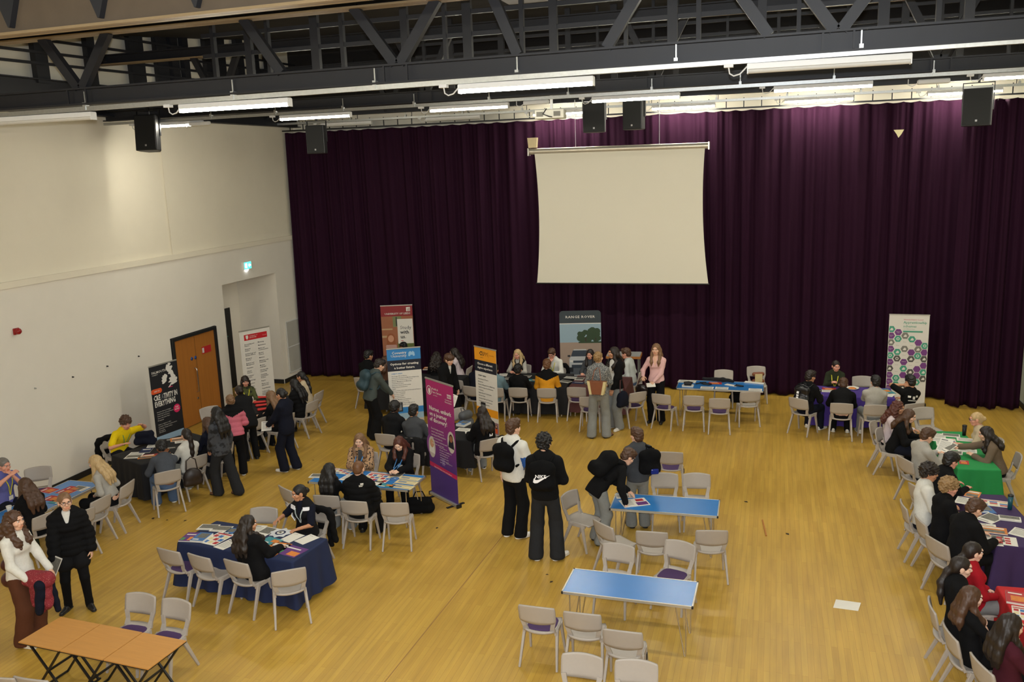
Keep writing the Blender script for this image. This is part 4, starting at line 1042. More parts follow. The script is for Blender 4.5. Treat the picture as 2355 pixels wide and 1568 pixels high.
# clothed tables
def cloth_mat(name, c): return mat(name, c, .85, var=.07, scale=9, bump=.08, sheen=.05)
def cloth_table(key, pts, h, drop, m, label, amp=.022, flare=.05, under='plain folding table hidden under the %s', col='cloth'):
    c, a, w, d = quad_pose(pts); TB[key] = (c, a, w, d)
    t = thing('trestle_table', under % col, 'table', (c.x, c.y, 0), a)
    MB().box((0, 0, h - .022), (w - .03, d - .03, .03)).build('table_top', WHITEP, t)
    for sx in (-1, 1):
        for sy in (-1, 1): MB().bar((sx * (w / 2 - .14), sy * (d / 2 - .09), h - .03), (sx * (w / 2 - .12), sy * (d / 2 - .08), 0), .025, .025).build('leg', CHROME, t)
    R = random.Random(key); n = 168; P = 2 * (w + d); per = []
    rr = .03
    for k in range(n):
        s = P * k / n
        if s < w: x, y, nx, ny = -w / 2 + s, -d / 2, 0, -1
        elif s < w + d: x, y, nx, ny = w / 2, -d / 2 + s - w, 1, 0
        elif s < 2 * w + d: x, y, nx, ny = w / 2 - (s - w - d), d / 2, 0, 1
        else: x, y, nx, ny = -w / 2, d / 2 - (s - 2 * w - d), -1, 0
        e = min(abs(s - q) for q in (0, w, w + d, 2 * w + d, P)); cn = math.exp(-(e / .09) ** 2)
        if cn > .02:
            v = Vector((x / w, y / d)).normalized(); nx, ny = nx * (1 - cn) + v.x * cn, ny * (1 - cn) + v.y * cn
        per.append((x, y, nx, ny, cn, s))
    p1, p2, p3 = R.uniform(0, 6), R.uniform(0, 6), R.uniform(.19, .26)
    V = []; F_ = []; lv = [0, .02, .06, .15, .3, .5, .75, 1.]
    for q in (.25, .6, .97):
        for x, y, *_ in per: V.append((x * q, y * q, h))
    for t_ in lv:
        z = h - .004 - drop * t_
        for x, y, nx, ny, cn, s in per:
            o = .006 + .004 * (t_ > 0) + t_ * (flare * .4 + amp * (1 + math.sin(s * 2 * PI / p3 + p1) + .5 * math.sin(s * 2 * PI / (p3 * 2.7) + p2)) + cn * (flare + .02))
            V.append((x + nx * o, y + ny * o, z + cn * t_ * .015))
    L_ = 3 + len(lv)
    F_ = [(j * n + k, j * n + (k + 1) % n, (j + 1) * n + (k + 1) % n, (j + 1) * n + k) for j in range(L_ - 1) for k in range(n)]
    o = link('tablecloth', np_mesh('tablecloth', np.array(V), np.array(F_)[:, ::-1], [m]), None, (c.x, c.y, 0), a)
    bm_ = o.data; 
    cp = MB().add([V[k] for k in range(n)], [tuple(range(n))], 0)
    tag(o, label, 'tablecloth')
    o2 = MB().plate([(x * .27, y * .27) for x, y, *_ in per], h - .001, h + .0004).build('cloth_centre', m, o)
    return o
NAVY = cloth_mat('navy_cloth', rgb(20, 34, 72)); BLKC = cloth_mat('black_cloth', rgb(15, 15, 19)); PURC = cloth_mat('violet_cloth', rgb(72, 48, 136)); GRNC = cloth_mat('green_cloth', rgb(30, 140, 72)); DPUR = cloth_mat('dark_purple_cloth', rgb(58, 38, 84)); REDC = cloth_mat('red_cloth', rgb(196, 28, 34))
cloth_table('police', [(-8.14, 10.601), (-6.209, 10.451), (-6.071, 9.579), (-8.157, 9.876)], .735, .66, NAVY, 'plain navy blue tablecloth spread with police leaflets', col='navy tablecloth')
cloth_table('falm', [(-11.815, 14.661), (-10.792, 14.198), (-10.858, 12.619), (-11.779, 12.883)], .735, .68, BLKC, 'black tablecloth on the table where the person in yellow sits', col='black tablecloth by the wall')
cloth_table('leic', [(-11.55, 15.9), (-11.55, 17.6), (-10.92, 17.6), (-10.92, 15.9)], .735, .6, BLKC, 'black tablecloth laid with red pouches at the far left', col='black tablecloth with red pouches')
cloth_table('leeds', [(-9.834, 20.085), (-7.669, 20.122), (-7.083, 18.892), (-9.291, 18.883)], .735, .6, BLKC, 'black tablecloth behind the blue and white banner', col='black tablecloth behind the banners')
cloth_table('cov', [(-7.253, 15.978), (-5.703, 16.069), (-5.422, 15.139), (-6.957, 15.077)], .735, .55, BLKC, 'black tablecloth behind the tall purple banner', col='black tablecloth behind the purple banner')
cloth_table('rr', [(-6.644, 20.558), (-4.837, 20.732), (-4.57, 19.373), (-6.347, 19.26)], .735, .66, BLKC, 'black tablecloth before the blonde woman and the man in white', col='long black tablecloth')
cloth_table('rr2', [(-4.689, 20.569), (-3.32, 20.595), (-3.189, 19.511), (-4.507, 19.466)], .735, .62, cloth_mat('maroon_cloth', rgb(92, 52, 50)), 'maroon tablecloth behind the standing blonde woman', col='maroon tablecloth')
cloth_table('purple', [(0.951, 20.407), (2.592, 20.429), (2.541, 19.53), (0.827, 19.539)], .735, .66, PURC, 'bright violet tablecloth before the woman in dark green', col='violet tablecloth')
cloth_table('green', [(2.99, 17.289), (3.603, 17.319), (3.525, 15.261), (2.858, 15.172)], .735, .6, GRNC, 'green tablecloth on the table at the right', col='green tablecloth')
cloth_table('lough', [(2.96, 14.043), (3.602, 14.066), (3.471, 12.222), (2.757, 12.121)], .735, .62, DPUR, 'dark purple tablecloth at the right edge, covered in brochures', col='dark purple tablecloth')
cloth_table('red', [(2.817, 10.912), (3.376, 10.972), (3.279, 9.192), (2.631, 9.197)], .735, .64, REDC, 'bright red tablecloth at the lower right edge', col='red tablecloth')
# small wooden lectern table at the curtain behind the seated people
t = thing('lectern_table', 'tall wooden side table with a grey top against the curtain', 'table', (-3.62, 21.6, 0), rad(4))
MB().box((0, 0, 1.08), (.85, .5, .02)).build('top', mat('grey_top', rgb(150, 150, 148), .5), t); MB().box((0, 0, 1.04), (.88, .53, .06)).build('apron', WOOD, t)
for sx in (-1, 1):
    for sy in (-1, 1): MB().bar((sx * .38, sy * .2, 1.02), (sx * .38, sy * .2, 0), .04, .04).build('leg', mat('grey_metal', rgb(120, 118, 112), .4, metal=.5), t)
# ------------------------------------------------------------------ papers, booklets and things on tables
PW = mat('white_paper', rgb(226, 222, 212), .7, var=.02); INK = mat('print_ink', rgb(70, 70, 78), .7); 
PCOL = dict(w=PW, k=INK, r=mat('print_red', rgb(178, 44, 52), .6, var=.3, scale=40), b=mat('print_blue', rgb(60, 110, 170), .6, var=.3, scale=30), p=mat('print_purple', rgb(96, 48, 120), .6, var=.35, scale=30),
   g=mat('print_photo', rgb(110, 108, 100), .6, var=.6, scale=35), o=mat('print_orange', rgb(216, 128, 50), .6, var=.3, scale=30), t=mat('print_teal', rgb(60, 140, 150), .6, var=.3, scale=30), c=mat('print_cream', rgb(220, 206, 160), .6, var=.08), n=mat('print_navy', rgb(32, 42, 80), .6, var=.2), e=mat('print_green', rgb(70, 140, 80), .6, var=.3, scale=30), m=mat('print_pink', rgb(226, 60, 110), .6, var=.2), d=mat('print_black', rgb(28, 28, 30), .6))
KEYS = list(PCOL)
SID = {}
# each layout: base colour and printed blocks (colour, x0, y0, x1, y1) in sheet units 0..1
LAY = dict(text=('w', [('k', .1, .85, .6, .9)] + [('k', .1, .75 - i * .07, .9, .765 - i * .07) for i in range(9)]), blank=('w', [('k', .12, .86, .5, .875)]),
  photo=('w', [('g', .06, .3, .94, .94), ('k', .1, .1, .7, .14)]), bluecov=('b', [('w', .1, .1, .55, .22), ('g', .2, .35, .9, .9)]), redcov=('r', [('w', .1, .75, .7, .85), ('o', .2, .15, .8, .6)]), purcov=('p', [('w', .1, .7, .8, .8), ('o', .55, .1, .95, .5), ('e', .05, .1, .3, .4)]),
  cards=('w', [('r', .05, .82, .95, .9)] + [(('b', 'c', 'r')[(i + j) % 3], .08 + i * .31, .1 + j * .24, .32 + i * .31, .28 + j * .24) for i in range(3) for j in range(3)]),
  cream=('c', [('k', .08, .74, .9, .8), ('b', .1, .4, .5, .6), ('k', .1, .2, .9, .24)]), sky=('t', [('w', .1, .1, .5, .3), ('o', .5, .4, .9, .8)]), dots=('w', [('r', .2 + i * .32, .15 + j * .26, .42 + i * .32, .33 + j * .26) for i in range(2) for j in range(3)]),
  navy=('n', [('w', .15, .6, .85, .75)]), black=('d', [('w', .2, .45, .8, .6)]), orange=('o', [('w', .1, .7, .9, .9), ('g', .1, .1, .9, .5)]), spread=('w', [('k', .06, .8, .44, .84)] + [('k', .06, .7 - i * .08, .44, .715 - i * .08) for i in range(7)] + [('p', .54, .08, .96, .5), ('r', .6, .6, .9, .9)]), pink=('m', [('w', .2, .3, .8, .4)]))
def sheet_mesh(lay, w, h, t):
    key = (lay, w, h, t)
    if key in SID: return SID[key]
    base, bl = LAY[lay]; mb = MB(); mb.box((0, 0, t / 2), (w, h, t), KEYS.index(base) if t < .004 else 0)
    if t >= .004: mb.box((0, 0, t + .0003), (w, h, .0006), KEYS.index(base)); t += .0006
    for c, x0, y0, x1, y1 in bl: mb.box(((x0 + x1 - 1) / 2 * w, (y0 + y1 - 1) / 2 * h, t + .0002), ((x1 - x0) * w, (y1 - y0) * h, .0004), KEYS.index(c))
    SID[key] = mb.mesh('sheet', [PCOL[k] for k in KEYS]); return SID[key]
def sheet(name, xy, z, rz, lay, label, w=.21, h=.297, t=.0012, group=None, cat=None):
    o = link(name, sheet_mesh(lay, w, h, t), None, (xy[0], xy[1], z), rz)
    return tag(o, label, cat or ('booklet' if t > .003 else 'paper'), group)
TZ = .7362
def sheets(rows, z=TZ, group=None):
    for k, (xy, deg, lay, label, *o) in enumerate(rows):
        sz = o[0] if o else (.21, .297, .0012)
        sheet('booklet' if sz[2] > .003 else 'leaflet', xy, z, rad(deg), lay, label, *sz, group=group)
A4 = (.21, .297, .0012); BK = (.21, .297, .014); A3_ = (.297, .42, .0012); A5 = (.148, .21, .0012); LS = (.297, .21, .0012)
sheets([
 ((-8.076, 10.391), 8, 'photo', 'white leaflet with a dark photo at the back left of the navy table', LS),
 ((-7.838, 10.377), 5, 'photo', 'grey photo leaflet, second along the back of the navy table', LS),
 ((-7.646, 10.338), 4, 'bluecov', 'blue leaflet beside the dark-haired person on the navy table', A5),
 ((-8.111, 10.002), 8, 'purcov', 'purple and yellow booklet at the left front corner of the navy table', BK),
 ((-7.917, 10.013), 4, 'bluecov', 'stack of blue booklets near the left front of the navy table', (.21, .28, .03)),
 ((-7.686, 10.063), -10, 'cards', 'white sheet with small pictures and red heading on the navy table', A3_),
 ((-7.425, 9.909), -16, 'text', 'white text sheet partly under the dark-haired person on the navy table', A4),
 ((-7.297, 10.477), 5, 'text', 'white text sheet behind the dark-haired person on the navy table', A4),
 ((-7.11, 10.438), -8, 'photo', 'white folded leaflet with dark photo mid back of the navy table', A4),
 ((-6.846, 10.155), -14, 'sky', 'turquoise leaflet in the middle of the navy table', LS),
 ((-6.608, 10.328), -18, 'blank', 'blank white sheet on the navy table, left of two before the officer', A4),
 ((-6.362, 10.32), -24, 'blank', 'blank white sheet on the navy table, right of two before the officer', A4),
 ((-6.651, 9.932), -6, 'orange', 'orange and blue picture sheet at the front of the navy table', A3_),
 ((-6.399, 9.929), -14, 'purcov', 'purple picture poster at the right front of the navy table', (.42, .297, .0012))], group='leaflets on the navy table')
o = MB(); o.plate([((.13 if i % 2 else .17) * math.cos(PI * i / 8), (.13 if i % 2 else .17) * math.sin(PI * i / 8)) for i in range(16)], 0, .003); 
sx_, sy_ = (-6.871, 10.442)
t = o.build('police_star', mat('star_silver', rgb(215, 218, 222), .4), None, (sx_, sy_, TZ)); tag(t, 'silver star badge cut-out lying on the navy table before the officer', 'badge')
MB().lathe([(.001, .0045), (.075, .0045), (.08, .003)], n=20).build('star_ring', PCOL['n'], t); MB().lathe([(.001, .006), (.05, .006), (.052, .004)], n=20).build('star_centre', PCOL['w'], t); MB().box((-.012, 0, .007), (.012, .05, .002)).box((.012, .0, .007), (.012, .05, .002)).box((0, 0, .007), (.03, .012, .002)).build('emblem', PCOL['d'], t)
Z7 = .7065
sheets([
 ((-7.563, 12.813), 8, 'photo', 'leaflet with a dark photo at the left end of the leaflet table', LS),
 ((-7.452, 13.081), 4, 'cards', 'picture leaflet at the back left of the leaflet table', A4),
 ((-7.205, 13.085), -4, 'cards', 'colourful leaflet before the woman in leopard print', LS),
 ((-6.994, 12.839), -8, 'text', 'white leaflet in front of the short-haired person on the leaflet table', A4),
 ((-6.581, 12.965), -4, 'cards', 'large white picture sheet in the middle of the leaflet table', A3_),
 ((-6.372, 12.942), -4, 'cards', 'second large picture sheet right of the middle of the leaflet table', A3_),
 ((-6.421, 12.698), 4, 'blank', 'crumpled white sheet at the front of the leaflet table', LS),
 ((-6.208, 13.105), -4, 'photo', 'photo leaflet under the hands of the woman in the black cardigan', A4),
 ((-5.914, 13.012), -6, 'cream', 'cream banner card at the back right of the leaflet table', (.4, .16, .0012)),
 ((-5.89, 12.826), -6, 'cream', 'cream banner card, middle of the stack at the right of the leaflet table', (.4, .16, .0012)),
 ((-5.888, 12.62), -6, 'cream', 'cream banner card at the front right of the leaflet table', (.42, .16, .0012)),
 ((-6.176, 12.623), -4, 'sky', 'teal and cream card at the front edge of the leaflet table', (.3, .15, .0012))], Z7, 'leaflets on the leaflet table')
o = MB().lathe([(.03, .004), (.075, .006), (.085, .004), (.085, 0), (.03, 0), (.03, .004)], n=20).build('badge_ring', PCOL['b'], None, (*(-6.167, 12.94), Z7)); tag(o, 'round blue badge lying on the leaflet table', 'badge')
sheets([((-1.99, 12.709), 28, 'spread', 'open magazine the bending young man writes in', (.42, .297, .005)), ((-2.182, 12.964), 20, 'text', 'grey leaflet at the far left corner of the middle blue table', LS)], Z7)
sheets([
 ((-1.921, 20.465), -3, 'text', 'white sheet at the back left of the far blue table', (.42, .25, .0012)), ((-1.858, 20.016), -2, 'blank', 'white box lid under the black goggles on the far blue table', (.26, .16, .03)),
 ((-1.414, 19.944), -1, 'text', 'text sheet at the front of the far blue table, left of two', LS), ((-1.08, 19.957), -1, 'text', 'text sheet at the front of the far blue table, right of two', LS), ((-0.334, 19.937), -1, 'text', 'text sheet at the right front corner of the far blue table', LS),
 ((-1.256, 20.399), 6, 'redcov', 'pink and white leaflet in the middle of the far blue table', LS), ((-0.88, 20.252), -30, 'blank', 'white sheet beside the black cable on the far blue table', (.3, .12, .006)), ((-0.367, 20.538), -14, 'blank', 'long white rolled sheet at the back right of the far blue table', (.45, .1, .02))], Z7, 'papers on the far blue table')
sheets([((-11.882, 11.216), 82, 'redcov', 'red booklet at the near end of the left blue table', (.21, .297, .006)), ((-11.523, 11.227), 86, 'redcov', 'red and dark leaflet stack on the left blue table, nearest the glasses-wearing woman', (.21, .297, .006)), ((-11.529, 11.371), 86, 'redcov', 'red leaflet on the left blue table, second row', A4), ((-11.405, 11.417), 86, 'photo', 'dark red photo leaflet at the right end of the left blue table', A4), ((-11.51, 10.928), 86, 'redcov', 'red leaflet at the front edge of the left blue table', A4), ((-11.339, 10.807), 86, 'sky', 'teal leaflet at the front corner of the left blue table', A5)], Z7, 'leaflets on the left blue table')
sheets([
 ((-11.688, 13.651), 30, 'text', 'white sheet in the middle of the black table by the person in yellow'), ((-11.654, 13.149), 20, 'text', 'white sheet under the arm of the person in yellow', LS), ((-11.602, 13.343), 25, 'navy', 'navy booklet by the person in yellow', (.21, .297, .006)), ((-11.594, 12.981), 20, 'photo', 'photo leaflet at the front left corner of the black table', LS),
 ((-11.337, 13.03), 30, 'orange', 'orange leaflet at the front of the black table, left of two', LS), ((-11.296, 13.089), 30, 'redcov', 'red leaflet at the front of the black table, right of two', LS), ((-11.434, 14.091), 40, 'orange', 'fan of orange picture leaflets at the far end of the black table', (.3, .25, .006)), ((-11.268, 14.008), 40, 'text', 'striped white leaflet at the far end of the black table', LS), ((-11.56, 14.039), 30, 'black', 'black leaflet with a white mark at the far end of the black table', LS), ((-11.221, 13.575), 30, 'black', 'black leaflet beside the white-topped ponytailed woman', LS)], group='leaflets on the black table')
sheets([
 ((3.016, 16.981), -6, 'text', 'white sheet at the back left of the green table'), ((3.225, 17.046), -8, 'photo', 'photo leaflet at the back middle of the green table', LS), ((2.985, 16.739), -4, 'text', 'white sheet under the pens on the green table', LS), ((3.142, 16.691), -4, 'cards', 'small red and white leaflet in the middle of the green table'), ((2.998, 16.512), -6, 'text', 'white sheet below the pointing hand on the green table'), ((3.094, 16.282), -6, 'photo', 'dark photo leaflet under the pointing hand on the green table', LS),
 ((3.087, 16.04), -12, 'photo', 'grey photo sheet near the front of the green table', LS), ((3.34, 16.183), -10, 'text', 'lined white sheet before the woman in the brown jumper', LS), ((3.431, 16.822), -8, 'text', 'white sheet beside the black travel cup on the green table', LS), ((3.165, 15.527), -8, 'redcov', 'white and dark red box leaflet at the front of the green table', A5), ((3.564, 16.518), 20, 'blank', 'small blank slip before the woman in the brown jumper', A5)], group='papers on the green table')
sheets([
 ((3.008, 14.008), -20, 'orange', 'orange leaflet stack at the back of the dark purple table', (.2, .28, .008)), ((2.829, 13.721), -20, 'text', 'white sheet at the back left corner of the dark purple table'), ((3.063, 13.427), 10, 'bluecov', 'pale blue triangular leaflet on the dark purple table'), ((3.223, 13.698), -8, 'cards', 'white brochure with a group photo on the dark purple table', (.42, .25, .004)),
 ((3.055, 13.083), -40, 'photo', 'landscape brochure in the middle of the dark purple table', (.24, .36, .006)), ((2.92, 12.775), -6, 'text', 'white card in the middle of the dark purple table', LS), ((3.002, 12.642), -8, 'orange', 'fan of orange brochures on the dark purple table', (.34, .22, .012)), ((3.31, 13.106), -8, 'photo', 'box of dark pens on the dark purple table', (.28, .16, .02)),
 ((2.931, 12.379), -6, 'text', 'white sheet with dark spots at the front of the dark purple table', LS), ((3.072, 12.324), -8, 'dots', 'white sheet with six red discs at the front of the dark purple table', (.3, .3, .0012)), ((3.331, 12.653), -30, 'text', 'white sheet at the right edge of the dark purple table'), ((2.881, 12.24), -4, 'text', 'white sheet overhanging the front left of the dark purple table', LS)], group='brochures on the dark purple table')
sheets([((2.833, 10.618), -10, 'redcov', 'stack of red booklets on the red tablecloth', (.24, .3, .025)), ((2.803, 10.261), -10, 'cards', 'white and red booklet at the right edge of the red tablecloth', BK)])
sheets([
 ((1.266, 20.156), 0, 'redcov', 'white and pink leaflet on the violet table, left', LS), ((1.237, 19.959), 0, 'text', 'white leaflet on the violet table before the woman in dark green', LS), ((2.148, 19.954), 0, 'text', 'white sheet on the violet table by the grey jumper', LS), ((2.432, 20.113), 20, 'sky', 'pale teal leaflet at the right end of the violet table', A3_), ((2.47, 19.822), -20, 'blank', 'blank white sheet at the right front corner of the violet table', A4), ((1.026, 19.963), 0, 'black', 'small dark leaflet at the left end of the violet table', A5)], group='leaflets on the violet table')
sheets([
 ((-6.487, 20.316), 10, 'text', 'white sheet at the left end of the long black table'), ((-6.26, 19.985), 5, 'photo', 'pale photo card at the left of the long black table', A5), ((-5.891, 20.267), 0, 'photo', 'dark card before the blonde woman in the waistcoat', LS), ((-5.611, 19.907), 0, 'sky', 'greenish pad in the middle of the long black table', LS), ((-4.778, 19.904), -20, 'photo', 'white leaflet at the right end of the long black table', LS), ((-4.74, 20.306), -10, 'text', 'white leaflet behind the first at the right of the long black table', LS)], group='leaflets on the long black table')
sheets([((-4.49, 20.211), 0, 'photo', 'photo leaflet at the back of the maroon table', A4), ((-4.439, 19.828), -4, 'navy', 'navy leaflet at the front of the maroon table', LS)])
sheets([((-8.687, 20.663), 12, 'orange', 'orange and white leaflet stand on the dark table behind the banners', (.2, .28, .02)), ((-5.908, 15.745), -5, 'text', 'white sheet on the table behind the purple banner, right side', LS), ((-6.737, 15.836), 5, 'text', 'white sheet on the table between the blue and purple banners'), ((-5.755, 15.626), 25, 'blank', 'small white slip on the table behind the purple banner', A5)])
o = sheet('book', (-6.02, 16.056), TZ, rad(-14), 'bluecov', 'thick blue book on the table behind the purple banner', .2, .26, .05, cat='book')
PCH = mat('red_pouch', rgb(205, 50, 44), .6, var=.08)
for k, (p_, l) in enumerate((((-11.51, 17.224), 'farthest'), ((-11.309, 16.836), 'second'), ((-11.108, 16.61), 'third'), ((-10.882, 16.325), 'nearest'))):
    V_, F__ = soft([cap((-.11, 0, .03), (.11, 0, .03), .03, .022, (0, 1, 0), .55), cap((.11, 0, .03), (.14, 0, .03), .015)], .012)
    o = link('pouch', np_mesh('pouch', V_, F__, [PCH]), None, (*p_, TZ), rad(20 + 9 * k)); tag(o, 'red fabric pouch on the far left black table, %s of four' % l, 'pouch', 'red pouches')
def tumbler(xy, z, m, label, r=.04, h=.2):
    t = thing('travel_cup', label, 'cup', (xy[0], xy[1], z))
    MB().lathe([(.001, 0), (r * .8, 0), (r, h * .9), (.001, h * .9)], n=18).build('body', m, t); MB().lathe([(r * 1.04, h * .88), (r * 1.04, h * .98), (r * .8, h), (.001, h)], n=18).build('lid', BLACKP, t)
tumbler((3.451, 17.088), TZ, BLACKP, 'tall black travel cup on the green table')
tumbler((3.398, 13.497), TZ, mat('teal_bottle', rgb(24, 84, 100), .35), 'dark teal drinks bottle on the dark purple table held by two hands', .037, .23)
t = thing('paper_cup', 'white paper cup on the blue table at the left edge', 'cup', (*(-11.762, 10.287), Z7)); MB().lathe([(.001, 0), (.029, 0), (.042, .1), (.039, .1), (.027, .008), (.001, .008)], n=18).build('cup_wall', PW, t); MB().lathe([(.039, .097), (.043, .1), (.043, .104), (.039, .104)], n=18).build('rim', PW, t)
def plate_(xy, label): 
    o = MB().lathe([(.001, .004), (.09, .006), (.14, .03), (.145, .03), (.1, 0), (.001, 0)], n=24).build('plate', PW, None, (*xy, TZ)); tag(o, label, 'plate')
    MB().lathe([(.001, .03), (.05, .03), (.09, .012), (.001, .012)], n=14).build('sweets', PCOL['o'], o)
plate_((1.758, 20.234), 'white plate of orange sweets on the violet table')
o = MB().tube([(0, 0, .02), (.1, .06, .025), (.2, .02, .03), (.28, .08, .02), (.36, .0, .02), (.3, -.06, .02), (.18, -.05, .03), (.1, .02, .045), (.24, .05, .05)], .014, 8).build('black_strap', BLACKP, None, (*(-1.694, 20.206), Z7)); tag(o, 'tangle of black cable and straps on the far blue table', 'cable')
t = thing('goggles', 'black headset goggles on the white box on the far blue table', 'goggles', (*(-1.853, 19.966), .737)); MB().box((0, 0, .045), (.17, .09, .085)).build('visor', BLACKP, t, bevel=.02); MB().tube([(.08, 0, .045), (.1, .1, .05), (0, .17, .05), (-.1, .1, .05), (-.08, 0, .045)], .011, 6).build('strap', BLACKP, t)
V_, F__ = soft([cap((-.35, .1, .04), (.1, 0, .05), .035, .05), cap((.1, 0, .05), (.35, -.06, .04), .05, .03)], .016, noise=.006)
o = link('black_garment', np_mesh('black_garment', V_, F__, [BLKC]), None, (*(-1.194, 20.535), Z7 + .005), 0); tag(o, 'black garment lying across the back of the far blue table', 'garment')
o = MB().tube([(-.1, 0, .012), (.0, .02, .03), (.1, -.02, .02), (.02, -.04, .03), (-.06, .03, .035)], .016, 7).build('black_cable', BLACKP, None, (*(-0.709, 20.157), Z7)); tag(o, 'coil of black cable towards the right of the far blue table', 'cable')
t = thing('leaflet_rack', 'small clear rack of pink and white leaflets near the red pouches', 'rack', (-11.3, 16.03, TZ), .9)
MB().box((0, 0, .01), (.24, .14, .02)).build('base', WHITEP, t); MB().box((0, .06, .12), (.24, .01, .22)).build('back', WHITEP, t)
for k in range(3): MB().box((-.08 + .08 * k, .02, .12), (.06, .012, .2)).build('leaflet', (PCOL['m'], PW, PCOL['p'])[k], t)
# floor litter
o = MB().add([(-.17, -.1, .002), (.14, -.12, .002), (.19, .08, .02), (-.12, .14, .002), (.0, .0, .012)], [(0, 1, 4), (1, 2, 4), (2, 3, 4), (3, 0, 4)]).build('paper_sheet', PW, None, (*(1.04, 11.449), 0)); tag(o, 'crumpled white sheet of paper lying on the open floor', 'paper'); md = o.modifiers.new('t', 'SOLIDIFY'); md.thickness = .0015
o = MB().bar((0, -.32, .012), (.02, .30, .012), .02, .018).build('wooden_stick', WOOD, None, (*(-0.054, 13.789), 0), rad(8)); tag(o, 'thin brown wooden strip lying on the open floor', 'stick')
LEAF = mat('dead_leaf', rgb(52, 40, 24), .8)
for k, p_ in enumerate(((-3.089, 11.435), (-2.971, 11.226), (0.315, 13.627), (-3.161, 13.142), (-9.808, 12.023), (-10.452, 11.984), (-10.148, 11.97), (-5.31, 12.663), (-0.362, 14.86), (-9.169, 15.378))):
    o = MB().add([(-.035, 0, .001), (0, -.022, .006), (.04, 0, .002), (0, .022, .008)], [(0, 1, 2), (0, 2, 3)]).build('dead_leaf', LEAF, None, (*p_, 0), k * 1.1); o.scale = (.7 + (k % 3) * .25,) * 3
    tag(o, 'tiny dark leaf fragment on the floor, ' + ('above the nearest blue table, left of two', 'above the nearest blue table, right of two', 'right of the wooden strip', 'right of the swoosh backpack', 'beyond the navy table, rightmost of three', 'beyond the navy table, leftmost of three', 'beyond the navy table, middle of three', 'right of the purple banner foot', 'in the open space above the wooden strip', 'between the dark suit and the leaflet table')[k], 'leaf', 'leaf fragments on the floor'); md = o.modifiers.new('t', 'SOLIDIFY'); md.thickness = .001

# ------------------------------------------------------------------ lettering and banners
def text_geo(s, size, bold=0., align='LEFT', sp=1.):
    cu = bpy.data.curves.new('t', 'FONT'); cu.body = s; cu.size = size; cu.align_x = align; cu.offset = bold * size; cu.resolution_u = 1; cu.space_character = sp
    o = bpy.data.objects.new('t', cu); COL.objects.link(o)
    dg = bpy.context.evaluated_depsgraph_get(); dg.update(); me = bpy.data.meshes.new_from_object(o.evaluated_get(dg))
    V = [v.co.copy() for v in me.vertices]; F = [tuple(p.vertices) for p in me.polygons]
    bpy.data.objects.remove(o); bpy.data.curves.remove(cu); bpy.data.meshes.remove(me)
    return V, F
class Letters:
    """lettering standing on the plane y = -d (x right, z up), one mesh for each line"""
    def __init__(s, d): s.d = d; s.k = 0; s.items = []
    def add(s, body, x, z, size, m, bold=0., align='LEFT', wide=1., rot=0., sp=1.):
        V, F = text_geo(body, size, bold, align, sp); s.k += 1
        ca, sa = math.cos(rot), math.sin(rot); off = -s.d - .00005 * (s.k % 7)
        s.items.append(([(x + v.x * wide * ca - v.y * sa, off, z + v.x * wide * sa + v.y * ca) for v in V], F, m))
    def build(s, parent, name='lettering'):
        for V, F, m in s.items: MB().add(V, F).build(name, m, parent)
BC = lambda n, r, g, b, **k: mat('banner_' + n, rgb(r, g, b), .55, var=.02, **k)
BW = BC('white', 226, 222, 214); BK_ = BC('black', 26, 28, 34); BNAVY = BC('navy', 24, 28, 44)
def banner(label, A, B, h, base=.06, foot=True, panel=BW, rail=True, group=None, rounded=0.):
    A, B = Vector(A), Vector(B); c = (A + B) / 2; w = (B - A).length; a = math.atan2(B.y - A.y, B.x - A.x)
    t = thing('roller_banner', label, 'banner', (c.x, c.y, 0), a)
    if rounded:
        pl = [(-w / 2, base), (w / 2, base)] + [(w / 2 - rounded + rounded * math.cos(q), h - rounded + rounded * math.sin(q)) for q in [PI / 2 * i / 6 for i in range(7)]] + [(-w / 2 + rounded + rounded * math.cos(q), h - rounded + rounded * math.sin(q)) for q in [PI / 2 + PI / 2 * i / 6 for i in range(7)]]
    else: pl = [(-w / 2, base), (w / 2, base), (w / 2, h - .02), (-w / 2, h - .02)]
    t['w'] = w; t['h'] = h
    if foot:
        MB().box((0, 0, .035), (w + .03, .09, .055)).build('base', ALU, t, bevel=.01)
        for s in (-1, 1): MB().box((s * (w / 2 + .014), 0, .035), (.03, .095, .062)).build('end_cap', BLACKP, t); MB().bar((s * w * .36, -.17, .008), (s * w * .36, .2, .008), .05, .014).build('foot', BLACKP, t)
    if rail: MB().box((0, -.0, h - .012), (w + .01, .022, .026)).build('top_rail', ALU, t)
    MB().tube([(0, .03, .05), (0, .03, h - .01)], .009, 6).build('pole', ALU, t)
    g = MB(); g.prism(pl, -.002, .002, 0); mats = [panel]
    del t['w'], t['h']
    class Bn: pass
    b = Bn(); b.t = t; b.w = w; b.h = h; b.g = g; b.mats = mats; b.L = Letters(.0062); b.k = 0
    def poly(pts, m, lift=0):
        if m not in mats: mats.append(m)
        b.k += 1; y = -.0024 - .00012 * b.k
        g.add([(x, y, z) for x, z in pts], [tuple(range(len(pts)))], mats.index(m))
    b.poly = poly
    b.rect = lambda x0, z0, x1, z1, m: poly([(x0, z0), (x1, z0), (x1, z1), (x0, z1)], m)
    b.disc = lambda x, z, r, m, n=20, rz=1., ph=0.: poly([(x + r * math.cos(2 * PI * i / n + ph), z + r * rz * math.sin(2 * PI * i / n + ph)) for i in range(n)], m)
    def done(): g.build('printed_panel', mats, t); b.L.build(t)
    b.done = done
    return b
def lines(b, rows, x, z, size, m, step, bold=0., align='LEFT'):
    for i, r in enumerate(rows):
        if r: b.L.add(r, x, z - i * step, size, m, bold, align)
